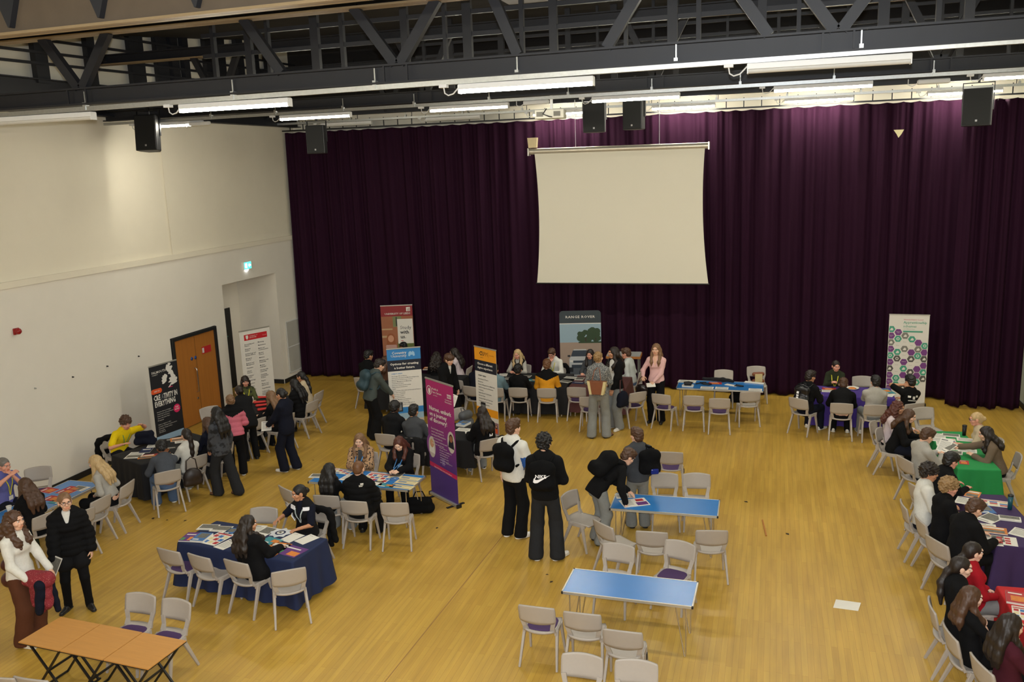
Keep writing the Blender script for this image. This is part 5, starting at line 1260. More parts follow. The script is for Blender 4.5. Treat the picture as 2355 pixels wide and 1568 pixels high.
def figure(b, x, z, s, coat, hairm, skin):
    b.poly([(x - .11 * s, z), (x + .11 * s, z), (x + .12 * s, z + .28 * s), (x + .05 * s, z + .36 * s), (x - .05 * s, z + .36 * s), (x - .12 * s, z + .28 * s)], coat)
    b.disc(x, z + .45 * s, .095 * s, hairm, rz=1.15); b.poly([(x - .09 * s, z + .46 * s), (x - .1 * s, z + .3 * s), (x + .1 * s, z + .3 * s), (x + .09 * s, z + .46 * s)], hairm); b.disc(x, z + .44 * s, .066 * s, skin, rz=1.2)
SKN = BC('skin', 205, 150, 120); SKD = BC('skin_dark', 150, 98, 70); HRD = BC('hair', 60, 36, 26); HRG = BC('hair_red', 150, 84, 44)
# 1 black banner: creativity
b = banner('black roller banner with white map and lettering beside the wooden door', (-12.6, 14.86), (-12.48, 15.6), 2.02, panel=BK_); w = b.w
LB = BC('pale_blue', 150, 180, 205); BP = BC('pink', 222, 40, 98); BO = BC('orange', 226, 88, 40)
b.rect(-w / 2, .08, w / 2, .46, LB); b.poly([(-.36, .1), (-.2, .12), (-.16, .3), (-.24, .22), (-.3, .32), (-.34, .2)], BC('slate', 70, 92, 112)); b.poly([(.0, .09), (.34, .09), (.34, .24), (.2, .34), (.1, .2)], BC('sea', 110, 150, 180))
GBm = [(.1, 1.96), (.16, 1.98), (.2, 1.95), (.17, 1.91), (.24, 1.9), (.2, 1.83), (.25, 1.79), (.28, 1.7), (.33, 1.66), (.32, 1.6), (.35, 1.58), (.33, 1.52), (.22, 1.5), (.15, 1.47), (.08, 1.46), (.14, 1.52), (.1, 1.55), (.16, 1.6), (.13, 1.64), (.18, 1.68), (.17, 1.74), (.12, 1.76), (.13, 1.82), (.08, 1.84), (.1, 1.9)]
GBm = [(.07, 1.9), (.1, 1.97), (.13, 1.95), (.14, 1.99), (.2, 1.985), (.22, 1.96), (.18, 1.93), (.175, 1.915), (.245, 1.915), (.255, 1.89), (.225, 1.85), (.21, 1.82), (.24, 1.815), (.265, 1.76), (.27, 1.72), (.3, 1.69), (.315, 1.66), (.3, 1.64), (.335, 1.645), (.355, 1.62), (.34, 1.585), (.32, 1.565), (.345, 1.55), (.33, 1.525), (.26, 1.51), (.21, 1.495), (.17, 1.5), (.14, 1.47), (.09, 1.455), (.08, 1.465), (.13, 1.5), (.15, 1.53), (.19, 1.545), (.14, 1.56), (.1, 1.56), (.105, 1.58), (.15, 1.6), (.14, 1.635), (.12, 1.65), (.165, 1.67), (.19, 1.665), (.18, 1.7), (.17, 1.74), (.13, 1.745), (.115, 1.76), (.14, 1.79), (.11, 1.8), (.095, 1.83), (.075, 1.86)]
b.poly(GBm, BW); b.poly([(-.07, 1.57), (-.03, 1.565), (.03, 1.595), (.055, 1.61), (.06, 1.66), (.085, 1.7), (.09, 1.73), (.06, 1.76), (.02, 1.775), (-.0, 1.75), (-.04, 1.745), (-.035, 1.72), (-.07, 1.71), (-.05, 1.67), (-.08, 1.64), (-.06, 1.61)], BW); b.rect(.1, 1.452, .2, 1.466, BP)
pill = [(-.24 + (.09 if abs(q) < PI / 2 else -.09) + .055 * math.cos(q), 1.45 + .055 * math.sin(q)) for q in [-PI / 2 + .001 + PI * i / 8 for i in range(9)] + [PI / 2 + .001 + PI * i / 8 for i in range(9)]]
b.poly(pill, BO); b.L.add('VISIT US', -.31, 1.435, .04, BW, .02)
b.L.add('FALMOUTH', -.32, 1.83, .075, BW, .01); b.L.add('UNIVERSITY', -.32, 1.79, .03, BW)
b.L.add('CRE', -.34, 1.25, .16, BW, .03, wide=.62); b.L.add('A', -.135, 1.25, .16, BC('grey', 120, 124, 128), .02, wide=.6); b.L.add('TIVITY IN', -.07, 1.25, .16, BW, .03, wide=.56); b.L.add('EVERYTHING', -.33, 1.11, .16, BW, .03, wide=.6)
b.poly([(.25 + (.085 if i % 2 else .1) * math.cos(PI * i / 14), .95 + (.085 if i % 2 else .1) * math.sin(PI * i / 14)) for i in range(28)], BP); b.L.add('TOP', .25, .965, .05, BW, .02, 'CENTER'); b.L.add('RATED', .25, .92, .04, BW, .02, 'CENTER')
lines(b, ['Animation, Business & Digital', 'Communication, Dance & Theatre', 'Fashion, Film & Television', 'Games, Illustration, Music', 'Photography', '', 'Study on campus or online', 'Journalism, Writing & Communications', 'Psychology, Theatre & Music', 'Photography'], -.3, .98, .032, BW, .046)
b.L.add('falmouth.ac.uk', -.3, .53, .03, BW); b.done()
# 2 white banner with subject columns
b = banner('white roller banner with a red heading bar and two columns of subjects', (-12.86, 18.55), (-12.5, 19.36), 2.06); w = b.w; BR = BC('red', 196, 26, 38)
b.rect(-w * .36, 1.79, w * .4, 1.94, BR); b.poly([(-.27, 1.92), (-.2, 1.92), (-.2, 1.85), (-.235, 1.81), (-.27, 1.85)], BW); b.L.add('UNIVERSITY OF', -.17, 1.88, .035, BW); b.L.add('LEICESTER', -.17, 1.835, .045, BW); b.L.add('le.ac.uk', .22, 1.85, .035, BW)
c1 = ['Accounting and', 'Finance', '', 'Actuarial', 'Science', '', 'Archaeology and', 'Ancient History', '', 'Biological', 'Sciences', '', 'Business and', 'Management', '', 'Chemistry', '', 'Clinical', 'Sciences', '', 'Computer', 'Science', '', 'Criminology', '', 'Economics', '', 'Education', '', 'Engineering', '', 'English', '', 'Geography', '', 'History', '', 'Law']
c2 = ['Marketing', '', 'Mathematics', '', 'Media and', 'Communication', '', 'Medical', 'Sciences', '', 'Medicine', '', 'Midwifery with', 'Leadership', '', 'Modern', 'Languages', '', 'Nursing with', 'Leadership', '', 'Operating', 'Department', 'Practice', '', 'Physics', '', 'Physics and', 'Astronomy', '', 'Physiotherapy', '', 'Politics and', 'International', 'Relations', '', 'Psychology']
DG = BC('text', 60, 60, 66)
lines(b, c1, -.33, 1.68, .045, DG, .041, .012); lines(b, c2, .06, 1.68, .045, DG, .041, .012); b.done()
# 3 red-headed banner by the curtain
b = banner('tall banner with a dark red top and a brick building photo by the curtain', (-10.47, 21.78), (-9.63, 22.06), 2.22); w = b.w
b.rect(-w / 2, 1.9, w / 2, 2.2, BC('maroon', 140, 34, 38)); b.rect(-w / 2, .08, w / 2, 1.9, BC('brick', 158, 98, 66, scale=40)); b.rect(-.12, 1.6, .12, 1.9, BC('window_green', 120, 128, 84)); b.rect(-.04, 1.62, -.0, 1.88, BC('dark_pane', 60, 62, 50)); b.rect(-.44, 1.3, -.1, 1.36, BC('stone', 188, 156, 116)); b.rect(-.44, 1.52, -.14, 1.56, BC('stone', 188, 156, 116)); b.rect(-.02, .3, .44, 1.16, BC('foliage', 92, 104, 48, scale=30)); b.rect(-.4, .08, .44, .5, BC('path', 128, 112, 90))
figure(b, -.2, .72, 1.25, BC('plaid', 190, 150, 140), HRG, SKN); b.rect(-.34, .62, -.08, .86, BC('jeans', 70, 84, 110)); b.rect(-.36, .8, -.24, .92, BR)
b.rect(.0, 1.12, .43, 1.82, BW); b.L.add('Study', .07, 1.53, .14, DG); b.L.add('with', .07, 1.40, .14, BK_, .02); b.L.add('us.', .07, 1.27, .14, BK_, .02); b.rect(.08, 1.19, .15, 1.205, BR)
b.L.add('UNIVERSITY OF LEEDS', .38, 1.95, .072, BW, .012, 'RIGHT'); b.rect(.27, 2.03, .38, 2.15, BW); b.rect(.31, 2.03, .325, 2.11, BC('maroon', 140, 34, 38)); b.rect(.345, 2.03, .36, 2.13, BC('maroon', 140, 34, 38)); b.done()
# 4 blue and white banner
b = banner('blue and white roller banner listing subject areas', (-8.25, 17.33), (-7.59, 17.70), 2.0); w = b.w; CB = BC('blue', 44, 126, 192)
b.rect(-w / 2, 1.72, w / 2, 1.98, CB); b.rect(-w / 2, 1.47, w / 2, 1.72, BNAVY); b.rect(-w / 2, .48, w / 2, .62, CB); b.rect(-w / 2, .07, w / 2, .48, BC('beach', 190, 176, 160, scale=14)); b.rect(-w / 2, .34, w / 2, .48, BC('pale_sky', 150, 178, 196))
b.L.add('Coventry', .06, 1.86, .085, BW, .015, 'RIGHT'); b.L.add('University', .06, 1.79, .085, BW, .004, 'RIGHT')
b.poly([(.1, 1.8), (.14, 1.79), (.15, 1.82), (.2, 1.82), (.21, 1.79), (.25, 1.8), (.24, 1.88), (.2, 1.91), (.18, 1.88), (.15, 1.91), (.11, 1.88)], BC('emblem', 150, 190, 222)); b.L.add('Options for creating', 0, 1.61, .07, BW, .03, 'CENTER', 1.1); b.L.add('a better future', 0, 1.52, .07, BW, .03, 'CENTER', 1.1)
b.L.add('SUBJECT AREAS', -.3, 1.4, .035, CB, .02)
lines(b, ['Art, Design, Film and Fashion', 'Automotive, Aerospace and Mechanical Engineering', 'Biomedical, Food and Forensic Sciences', 'Business, Management and Marketing', 'Computing and Cyber', 'Economics, Finance and Accounting', 'Engineering and Architecture', 'English', 'History, Politics, Philosophy and International Relations', 'Law, Crime and Policing', 'Maths, Data and Physics', 'Media and Journalism', 'Music and Performance', 'Nursing, Midwifery and Healthcare', 'Psychology and Social Sciences', 'Sport Science, Coaching and Management', 'Sustainability, Geography and Environment'], -.3, 1.345, .029, BK_, .042, .01)
b.rect(-.27, .52, -.09, .74, BK_); b.L.add('FIND OUT', -.26, .70, .03, BW, .01); b.rect(-.245, .55, -.115, .69, BC('grey', 120, 124, 128)); b.done()
# 5 tall purple banner in the middle
def grad(n, lo, hi):
    m = BC(n, 120, 40, 120); nt = m.node_tree; N = nt.nodes; L = nt.links; tc = N.new('ShaderNodeTexCoord'); sx = N.new('ShaderNodeSeparateXYZ'); L.new(tc.outputs['Object'], sx.inputs[0])
    r = N.new('ShaderNodeValToRGB'); L.new(sx.outputs['Z'], r.inputs[0]); mr = N.new('ShaderNodeMath'); mr.operation = 'DIVIDE'; mr.inputs[1].default_value = 2.2; L.new(sx.outputs['Z'], mr.inputs[0]); L.new(mr.outputs[0], r.inputs[0])
    e = r.color_ramp.elements; e[0].position = .25; e[0].color = (*lo, 1); e[1].position = .95; e[1].color = (*hi, 1); L.new(r.outputs[0], N['Principled BSDF'].inputs['Base Color']); return m
b = banner('tall purple and pink roller banner about nursing in the middle of the hall', (-5.97, 14.08), (-5.25, 13.56), 2.24, panel=grad('violet_print', rgb(74, 50, 128), rgb(168, 36, 104))); w = b.w
RING = BC('ring', 128, 66, 140)
for x, z, r in ((.33, 1.18, .3), (-.38, .98, .27)): b.disc(x if x < 0 else .3, z, .13, RING, 28, 1.5)
for x, z, co_, hr, sk in ((.31, 1.18, BC('navy', 24, 28, 44), HRD, SKD), (-.335, .95, BC('white', 226, 222, 214), BC('hair_fair', 190, 150, 96), SKN)):
    b.disc(x, z, .115, BC('photo_bg', 196, 186, 176), 26, 1.75); b.poly([(x - .1, z - .1), (x + .09, z - .12), (x + .07, z + .04), (x - .06, z + .05)], co_); b.disc(x, z + .07, .062, hr, rz=1.3); b.disc(x, z + .06, .046, sk, rz=1.3)
b.poly([(-w / 2, .66), (w / 2, .6), (w / 2, .52), (-w / 2, .58)], BC('crimson', 196, 36, 92))
b.disc(-.33, 2.02, .085, BW, 24); b.disc(-.33, 2.02, .072, BC('magenta', 160, 36, 104), 24); b.disc(-.325, 2.01, .036, BW, 14, 1.5)
b.L.add('Health &', -.23, 2.05, .055, BW, .01); b.L.add('Care Careers', -.23, 1.99, .055, BW, .01); b.L.add('your future', -.2, 1.945, .03, BW); b.rect(.25, 1.98, .38, 2.05, BW); b.L.add('NHS', .315, 1.992, .062, BC('magenta', 160, 36, 104), .03, 'CENTER'); b.L.add('Coventry and', .39, 1.93, .038, BW, .01, 'RIGHT'); b.L.add('Warwickshire', .39, 1.885, .038, BW, .01, 'RIGHT')
for i, r_ in enumerate(('Nurses, embark', 'on a journey', 'of discovery!')): b.L.add(r_, -.36, 1.66 - i * .105, .11, BW, .02)
lines(b, ['Every Sunday morning', 'career opportunities in', 'nursing and Warwickshire', 'where you have the', 'opportunity to develop and', 'take your career here'], -.33, 1.3, .045, BW, .056); lines(b, ['No two days are', 'the same, so a qualification', 'in nursing equips you', 'with flexibility and', 'continuing for your', 'skills in nursing and', 'your career'], -.08, .99, .036, BW, .046)
b.rect(-.02, .68, .07, .80, BC('faded', 128, 100, 160)); b.L.add('Scan to find out', .12, .74, .03, BW); b.L.add('Support for future nurses and healthcare', 0, .565, .035, BW, .01, 'CENTER', rot=-.06); b.done()
# 6 orange and white banner
b = banner('orange and white roller banner with a dark band in the middle of the tables', (-6.37, 17.9), (-5.73, 17.49), 2.01); w = b.w; OR = BC('amber', 240, 160, 30)
b.rect(-w / 2, 1.7, w / 2, 1.99, OR); b.rect(-w / 2, 1.44, w / 2, 1.7, BNAVY); b.rect(-w / 2, .44, w / 2, .62, OR); b.rect(-w / 2, .07, w / 2, .34, BC('mosaic', 150, 120, 130, scale=60))
for i in range(5): figure(b, -.3 + .15 * i, .1, .36, (BR, CB, BW, BNAVY, BO)[i], HRD, SKN)
b.L.add('CU', -.2, 1.82, .13, BK_, .03); b.L.add('M', .0, 1.82, .13, BC('brown_ink', 150, 96, 30)); b.L.add('Coventry', .14, 1.84, .045, BC('brown_ink', 150, 96, 30)); b.rect(.115, 1.8, .12, 1.92, BC('brown_ink', 150, 96, 30)); b.L.add('CAMPUS', -.18, 1.76, .03, BK_)
b.L.add('Choose a different', -.02, 1.6, .07, BW, .03, 'CENTER'); b.L.add('degree experience', -.02, 1.51, .07, BW, .03, 'CENTER'); b.L.add('SUBJECT AREAS', -.27, 1.34, .04, BK_, .03)
lines(b, ['Accounting and Finance', 'Biosciences', 'Business, Management and Marketing', 'Child Development and Education', 'Computing', 'Engineering and Construction', 'Law and Crime', 'Nursing, Health and Social Care', 'Psychology and Social Sciences', 'Tourism and Hospitality'], -.28, 1.26, .038, BK_, .064, .012)
b.rect(-.22, .5, -.05, .74, BK_); b.rect(-.2, .53, -.07, .69, BC('grey', 120, 124, 128)); b.done()
# 7 wide dark banner with the car photograph
b = banner('wide rounded dark banner showing a car and a tree before the purple curtain', (-5.25, 21.38), (-4.21, 21.6), 2.21, panel=BC('slate_dark', 52, 62, 68), rail=False, rounded=.09); w = b.w
b.rect(-w / 2, 1.865, w / 2, 1.885, BW); b.rect(-w / 2, 1.36, w / 2, 1.865, BC('sky', 148, 172, 186)); b.rect(-w / 2, .7, w / 2, 1.38, BC('field', 162, 140, 124, scale=25)); b.rect(-w / 2, .07, w / 2, .72, BC('road', 92, 98, 104)); b.rect(-w / 2, .5, w / 2, .52, BW); b.rect(-.3, .1, .3, .45, BC('panel_text', 110, 116, 120))
TG = BC('tree', 44, 66, 38, scale=40); R_ = random.Random(4)
for i in range(26): b.disc(.16 + R_.uniform(-.2, .3), 1.55 + R_.uniform(-.12, .16), R_.uniform(.05, .1), TG, 10)
b.rect(.12, 1.37, .15, 1.5, HRD); b.rect(.38, 1.37, .4, 1.5, HRD); b.rect(-.05, 1.36, w / 2, 1.4, TG)
GL = BC('glass', 52, 62, 74); BODY = BC('car_body', 190, 192, 192); b.poly([(-.26, 1.0), (-.2, 1.18), (.16, 1.18), (.22, 1.0)], GL); b.poly([(-.2, 1.17), (-.17, 1.2), (.13, 1.2), (.16, 1.17)], BODY); b.poly([(-.3, .72), (-.3, .94), (-.26, 1.01), (.22, 1.01), (.26, .94), (.26, .72)], BODY); b.rect(-.2, .84, .16, .9, GL); b.rect(-.28, .86, -.2, .91, BW); b.rect(.16, .86, .24, .91, BW); b.rect(-.24, .7, .2, .79, GL); b.poly([(-.3, .6), (-.3, .72), (-.2, .72), (-.2, .6)], BK_); b.poly([(.16, .6), (.16, .72), (.26, .72), (.26, .6)], BK_); b.rect(-.34, 1.0, -.27, 1.05, BK_)
b.L.add('RANGE ROVER', 0, 2.02, .088, BW, .012, 'CENTER', 1.15, sp=1.15); b.done()
# 8 white hexagon banner
b = banner('white roller banner with purple, green and grey hexagons at the right', (2.63, 21.72), (3.49, 21.69), 2.2, base=.05); w = b.w; HP = BC('hex_purple', 118, 60, 130); HG_ = BC('hex_green', 70, 160, 132); HY = BC('hex_grey', 128, 126, 118); HD = BC('hex_dark', 84, 82, 78)
cols = [(-.37, 1.84, 'gpypgpdppp'), (-.22, 1.77, 'pg.gd..gg'), (-.07, 1.69, 'y.y.pgp.d'), (.08, 1.61, 'g.pd.d.p'), (.22, 1.53, 'pyg.ppg'), (.36, 1.46, 'gpdpgd')]
MP = dict(g=HG_, p=HP, y=HY, d=HD)
for x, z0, cs in cols:
    for i, c in enumerate(cs):
        z = z0 - i * .158
        if c == '.' or z < .12: 
            b.L.add('Business', x, z, .02, HY, 0, 'CENTER'); continue
        r_ = .084; xx = [max(-w / 2 + .005, min(w / 2 - .005, x + r_ * math.cos(PI / 3 * k))) for k in range(6)]
        b.poly([(xx[k], z + r_ * math.sin(PI / 3 * k)) for k in range(6)], MP[c])
        if c == 'p': b.L.add('Health and', x, z + .005, .02, BW, .01, 'CENTER'); b.L.add('Care', x, z - .02, .02, BW, .01, 'CENTER')
        elif (i + int(x * 100)) % 3: b.poly([(x - .035, z - .03), (x + .03, z - .03), (x + .04, z), (x + .01, z + .035), (x - .02, z + .01)], BW)
        else: b.disc(x, z, .036, BW, 10); b.disc(x, z, .02, MP[c], 10)
b.L.add('Warwick District Council', -.12, 2.06, .04, BC('crimson', 196, 36, 92), .0); b.L.add('Apprenticeship', -.12, 1.98, .082, HG_, .01); b.L.add('schemes', -.12, 1.89, .082, HG_, .01); b.L.add('earn while you learn', -.12, 1.84, .03, HY); b.rect(-.12, 1.775, .3, 1.81, HG_); b.L.add('apprenticeships and traineeships', .09, 1.783, .022, BW, 0, 'CENTER'); b.done()

# ------------------------------------------------------------------ clothes and hair colours
def cm(n, r, g, b, **k): return mat('cloth_' + n, rgb(r, g, b), .9, var=.1, scale=40, bump=.15, spec=.2, **k)
C_BLK = cm('black', 14, 14, 16); C_BLK2 = cm('soft_black', 21, 21, 23); C_NVY = cm('navy', 19, 22, 36); C_GRY = cm('grey', 118, 118, 114); C_DGR = cm('dark_grey', 70, 72, 76); C_LGR = cm('light_grey', 172, 168, 160); C_WHT = cm('white', 222, 220, 212)
C_JGR = cm('grey_denim', 132, 134, 132); C_JBL = cm('blue_denim', 84, 104, 134); C_JDK = cm('charcoal_denim', 38, 39, 42); C_PNK = cm('pink', 206, 110, 128); C_PPK = cm('pale_pink', 226, 182, 180); C_YEL = cm('yellow', 240, 208, 24); C_BLU = cm('periwinkle', 98, 100, 164); C_BRN = cm('brown', 86, 58, 42); C_RED = cm('red', 164, 24, 36); C_MAR = cm('maroon', 72, 26, 38); C_TEA = cm('pale_teal', 112, 138, 148); C_OLV = cm('olive', 46, 52, 36); C_TAU = cm('taupe', 112, 96, 80); C_BEI = cm('beige', 198, 180, 150); C_ORG = cm('amber', 222, 152, 36); C_FLE = cm('grey_green', 74, 82, 80); C_PPL = cm('pale_lilac', 214, 198, 200); C_SLT = cm('slate', 74, 78, 86); C_MELT = cm('tights_black', 13, 13, 15); C_TNAV = cm('dark_teal', 28, 48, 58)
C_LEO = spot_mat('leopard_print', rgb(176, 140, 104), rgb(44, 30, 24), 24, .28, .42); C_LEAF = spot_mat('leaf_print', rgb(28, 28, 22), rgb(78, 84, 40), 11, .52, .6, 'NOISE'); C_FLK = spot_mat('speckled_knit', rgb(160, 160, 156), rgb(80, 84, 88), 55, .45, .6, 'NOISE'); C_DOT = spot_mat('dotted_lining', rgb(132, 34, 44), rgb(216, 150, 140), 60, .14, .2); C_PAT = spot_mat('grey_hand_print', rgb(24, 25, 29), rgb(62, 65, 72), 9, .5, .58, 'NOISE')
HB = hair_mat('hair_brown', rgb(52, 34, 24), rgb(96, 64, 42)); HD_ = hair_mat('hair_dark', rgb(24, 18, 16), rgb(46, 34, 28)); HK = hair_mat('hair_black', rgb(14, 13, 14), rgb(30, 27, 28)); HL = hair_mat('hair_blonde', rgb(170, 136, 88), rgb(216, 188, 140)); HG = hair_mat('hair_ginger', rgb(84, 54, 34), rgb(128, 88, 56)); HS = hair_mat('hair_sandy', rgb(120, 92, 58), rgb(176, 142, 96)); HGY = hair_mat('hair_grey', rgb(84, 80, 76), rgb(140, 134, 126)); HLB = hair_mat('hair_light_brown', rgb(96, 70, 48), rgb(148, 112, 80)); HRB = hair_mat('hair_red_brown', rgb(60, 28, 24), rgb(104, 56, 42))
RUB = mat('rubber_sole', rgb(220, 216, 206), .6, var=.05); RUBD = mat('dark_sole', rgb(26, 24, 24), .6)
S_WHT = (mat('white_leather', rgb(226, 222, 214), .5, var=.05), RUB); S_BLK = (mat('black_leather', rgb(24, 23, 24), .45), RUBD); S_BRN = (mat('brown_suede', rgb(124, 84, 58), .85), RUBD); S_MIX = (mat('black_canvas', rgb(28, 28, 32), .8), RUB)
YLAN = mat('yellow_ribbon', rgb(216, 206, 50), .7); BLAN = mat('blue_ribbon', rgb(70, 130, 190), .7); WLAN = mat('pale_ribbon', rgb(190, 200, 200), .7)
def T(m, **k): return dict(m=m, **k)
def stand(label, S, H, deg, **k):
    return person(label, S, rad(deg), H=H / (1.012 if k.get('hair') else 1), **k)
def sit(label, pose, ray, **k):
    """on a chair at pose; the spine leans so that the head comes to where the ray passes"""
    key = pose if isinstance(pose, str) else None
    if key: pose = CHS[key]
    x, y, a = pose; a += rad(k.pop('dturn', 0)); male = k.get('male', True); H0 = k.pop('H', 1.76 if male else 1.66)
    fwd = k.pop('fwd', .02); free = k.pop('free', None); mx = k.pop('maxlean', .8)
    f = Vector((-math.sin(a), math.cos(a))); r = Vector((math.cos(a), math.sin(a)))
    def at(z): t = (z - 1) / .5; return Vector((ray[0] + (ray[2] - ray[0]) * t, ray[1] + (ray[3] - ray[1]) * t))
    def head(H, l, sd): Lh = .67 * H / 1.75; return Lh * math.sin(l) + .03, .56 + Lh * math.cos(l) * math.cos(sd), Lh * math.sin(sd)
    if free is not None:
        hy, hz, hx = head(H0, free, 0); base = at(hz) - f * hy; best = (0, H0, free, 0, 0, 0)
        if key:
            for o in CHOBJ[key]: o.location = (base.x - f.x * fwd, base.y - f.y * fwd, 0); o.rotation_euler[2] = a
            CHS[key] = (base.x - f.x * fwd, base.y - f.y * fwd, a)
    else:
        base = Vector((x, y)) + f * fwd; best = None
        for H in (H0 - .08, H0 - .04, H0, H0 + .05, H0 + .1):
            for li in range(-2, 17):
                for si in range(-4, 5):
                    l, sd = li * .05, si * .07
                    if l > mx: continue
                    hy, hz, hx = head(H, l, sd); d = at(hz) - base; ey, ex = d.dot(f) - hy, d.dot(r) - hx
                    cy, cx = max(-.1, min(.16, ey)), max(-.12, min(.12, ex))
                    c = (ey - cy) ** 2 * 30 + (ex - cx) ** 2 * 30 + cy * cy + cx * cx + .03 * (l - .15) ** 2 + .05 * sd * sd + .5 * (H - H0) ** 2
                    if best is None or c < best[0]: best = (c, H, l, sd, cx, cy, ex, ey)
        base += r * best[4] + f * best[5]
        if abs(best[6] - best[4]) > .05 or abs(best[7] - best[5]) > .05: print('SIT', label[:50], [round(v, 2) for v in best])
    k.setdefault('hands', ('table', 'table')); k.setdefault('nod', .12)
    return person(label, base, a, H=best[1], pose='sit', lean=best[2], side=best[3], **k)
def stand_head(label, ray, H, deg, lean=0., **k):
    s = H / 1.75; a = rad(deg); hz = (.955 + .665 * math.cos(lean)) * s; t = (hz - 1) / .5; fo = .665 * s * math.sin(lean) + .03
    return person(label, (ray[0] + (ray[2] - ray[0]) * t + math.sin(a) * fo, ray[1] + (ray[3] - ray[1]) * t - math.cos(a) * fo), a, H=H, lean=lean, **k)
def bag_at(p, v, rz=None):
    w = p.root.matrix_basis @ Vector(v); return w
P = {}
# ---- left table by the wall
P['polo'] = sit('grey-haired man in a blue polo shirt at the left edge, hand raised to his chin', 'L5', (-13.061, 11.449, -11.737, 10.289), free=0.1, hair='crop', hairc=HGY, skin='rosy', turn=-.1, hands=('face', (.12, .34, 1.12, .3, .4, 1)), top=T(C_BLU, sl=.75, collar=1), bottom=T(C_NVY), shoes=S_BLK, build=1.12)
lanyard(P['polo'], YLAN, drop=.26, tagm=PW)
P['blondgrey'] = sit('woman with very long blonde hair in a cropped grey jumper, seen in profile', 'L3', (-11.486, 11.896, -10.322, 10.69), male=False, hair='verylong', hairc=HL, hands=('lap', 'lap'), top=T(C_LGR, hem=-.03), bottom=T(C_BLK), shoes=S_BLK)
P['leftbrown'] = sit('woman with long brown hair and black jacket, back turned, at the left blue table', 'L6', (-11.803, 10.683, -10.606, 9.6), free=0.2, male=False, hair='verylong', hairc=HB, top=T(C_BLK, g=.03, hem=.14), bottom=T(C_OLV), shoes=S_BLK, H=1.74)
P['curly'] = stand('standing woman with long curly brown hair, white jumper and brown corduroy trousers', (-9.24, 8.096), 1.85, -85, male=False, hair='curlylong', hairc=HB, hands=((-.17, .3, .98), (.2, .28, 1.0)), top=T(C_WHT, g=.018), bottom=T(cm('brown_corduroy', 88, 52, 34), wide=.06), shoes=S_WHT, elbow=(.6, .6))
P['puffer'] = stand('standing woman with glasses in a black puffer jacket and black tights, holding a leaflet', (-9.286, 8.998), 1.745, -138, male=False, hair='lowpony', hairc=HLB, turn=.25, hands=('down', (.22, .26, .82, 1, .2, .2)), top=T(C_WHT, sl=0, g=.014, collar=1), over=T(C_BLK, g=.034, puff=.085, hem=.1, vee=.13, collar=1, name='puffer_jacket'), bottom=T(C_BLK2, short=.45, tights=C_MELT, name='skirt'), shoes=S_BLK, feet=((-.13, .06, .3), (.14, -.02, -.5)))
glasses(P['puffer'], BLACKM)
# ---- black table by the wall
P['yellow'] = sit('person in a bright yellow polo shirt gesturing with one arm, behind the black table', 'F4', (-12.634, 14.093, -11.353, 12.664), dturn=-8, hair='curlytop', hairc=HB, skin='rosy', hands=((-.2, .55, 1.12, -.2, 0, 1), (.18, .42, .80, 0, 0, 1)), hpose=('flat', 'flat'), top=T(C_YEL, sl=.8, collar=1), bottom=T(C_NVY), shoes=S_WHT, turn=-.2)
lanyard(P['yellow'], mat('green_ribbon', rgb(120, 160, 90), .7), drop=.22)
P['afro'] = sit('person with short black afro hair in a grey jumper over a white tee, back turned', 'F1', (-10.75, 12.816, -9.66, 11.517), hair='afro', hairc=HK, skin='brown', hands=('table', (.07, .32, .93, 0, 1, .3, .5, -.4, -.9)), top=T(C_SLT, g=.02), bottom=T(C_JBL, wide=.04), shoes=S_WHT)
P['pony'] = sit('woman with a long dark ponytail in a white sweatshirt at the black table', 'F2', (-10.844, 13.625, -9.745, 12.244), male=False, hair='lowpony', hairc=HD_, top=T(C_WHT, g=.022), bottom=T(C_JGR, wide=.05), shoes=S_WHT)
P['brownhair'] = sit('long brown-haired person in a dark navy jacket partly behind the standing woman in grey trousers', 'F3', (-10.943, 14.395, -9.834, 12.936), free=0.2, male=False, hair='long', hairc=HB, top=T(C_NVY, g=.025), bottom=T(C_NVY), shoes=S_BLK)
P['blackhair'] = stand('standing woman with long black hair, patterned black jacket and dark grey trousers', (-9.821, 13.251), 1.74, 78, male=False, hair='verylong', hairc=HK, skin='tan', hands=((-.1, .2, .9), 'down'), top=T(C_PAT, g=.024, hem=.12, name='jacket'), bottom=T(C_JDK, wide=.055), shoes=S_BRN, feet=((-.08, .12, .1), (.1, -.22, -.1)))
P['pinkpuff'] = stand('standing person in a pink and black puffer jacket with pinned-up fair hair, back turned', (-10.236, 14.266), 1.66, 38, male=False, hair='updo', hairc=HLB, hands=('hold', 'hold'), lean=.22, top=T([C_PNK, C_BLK], g=.04, puff=.1, hem=.06, name='puffer_jacket'), bottom=T(C_BLK, wide=.035), shoes=S_MIX)
P['lean'] = stand_head('standing person in a black coat with dark tied hair bent over the red pouches', (-11.761, 16.708, -10.569, 15.014), 1.66, 52, .75, male=False, hair='bun', hairc=HD_, hands=((-.2, .5, .8), (.16, .62, .8)), top=T(C_BLK2, g=.035, hem=.22, name='coat'), bottom=T(C_BLK), shoes=S_BLK)
P['leaf'] = sit('woman with a dark bob and green leaf-print blouse before the white banner', (-12.35, 16.95, rad(-138)), (-12.234, 17.703, -10.994, 15.908), free=0.2, male=False, hair='bob', hairc=HD_, skin='rosy', hands=('table', 'table'), top=T(C_LEAF), bottom=T(C_BLK), shoes=S_BLK)
lanyard(P['leaf'], YLAN, drop=.2, tagm=PW)
P['e4'] = sit('woman with long brown hair over a black top, back turned, beside the red pouches', 'E4', (-10.798, 16.519, -9.703, 14.845), free=0.2, male=False, hair='verylong', hairc=HLB, top=T(C_BLK), bottom=T(C_BLK), shoes=S_BLK)
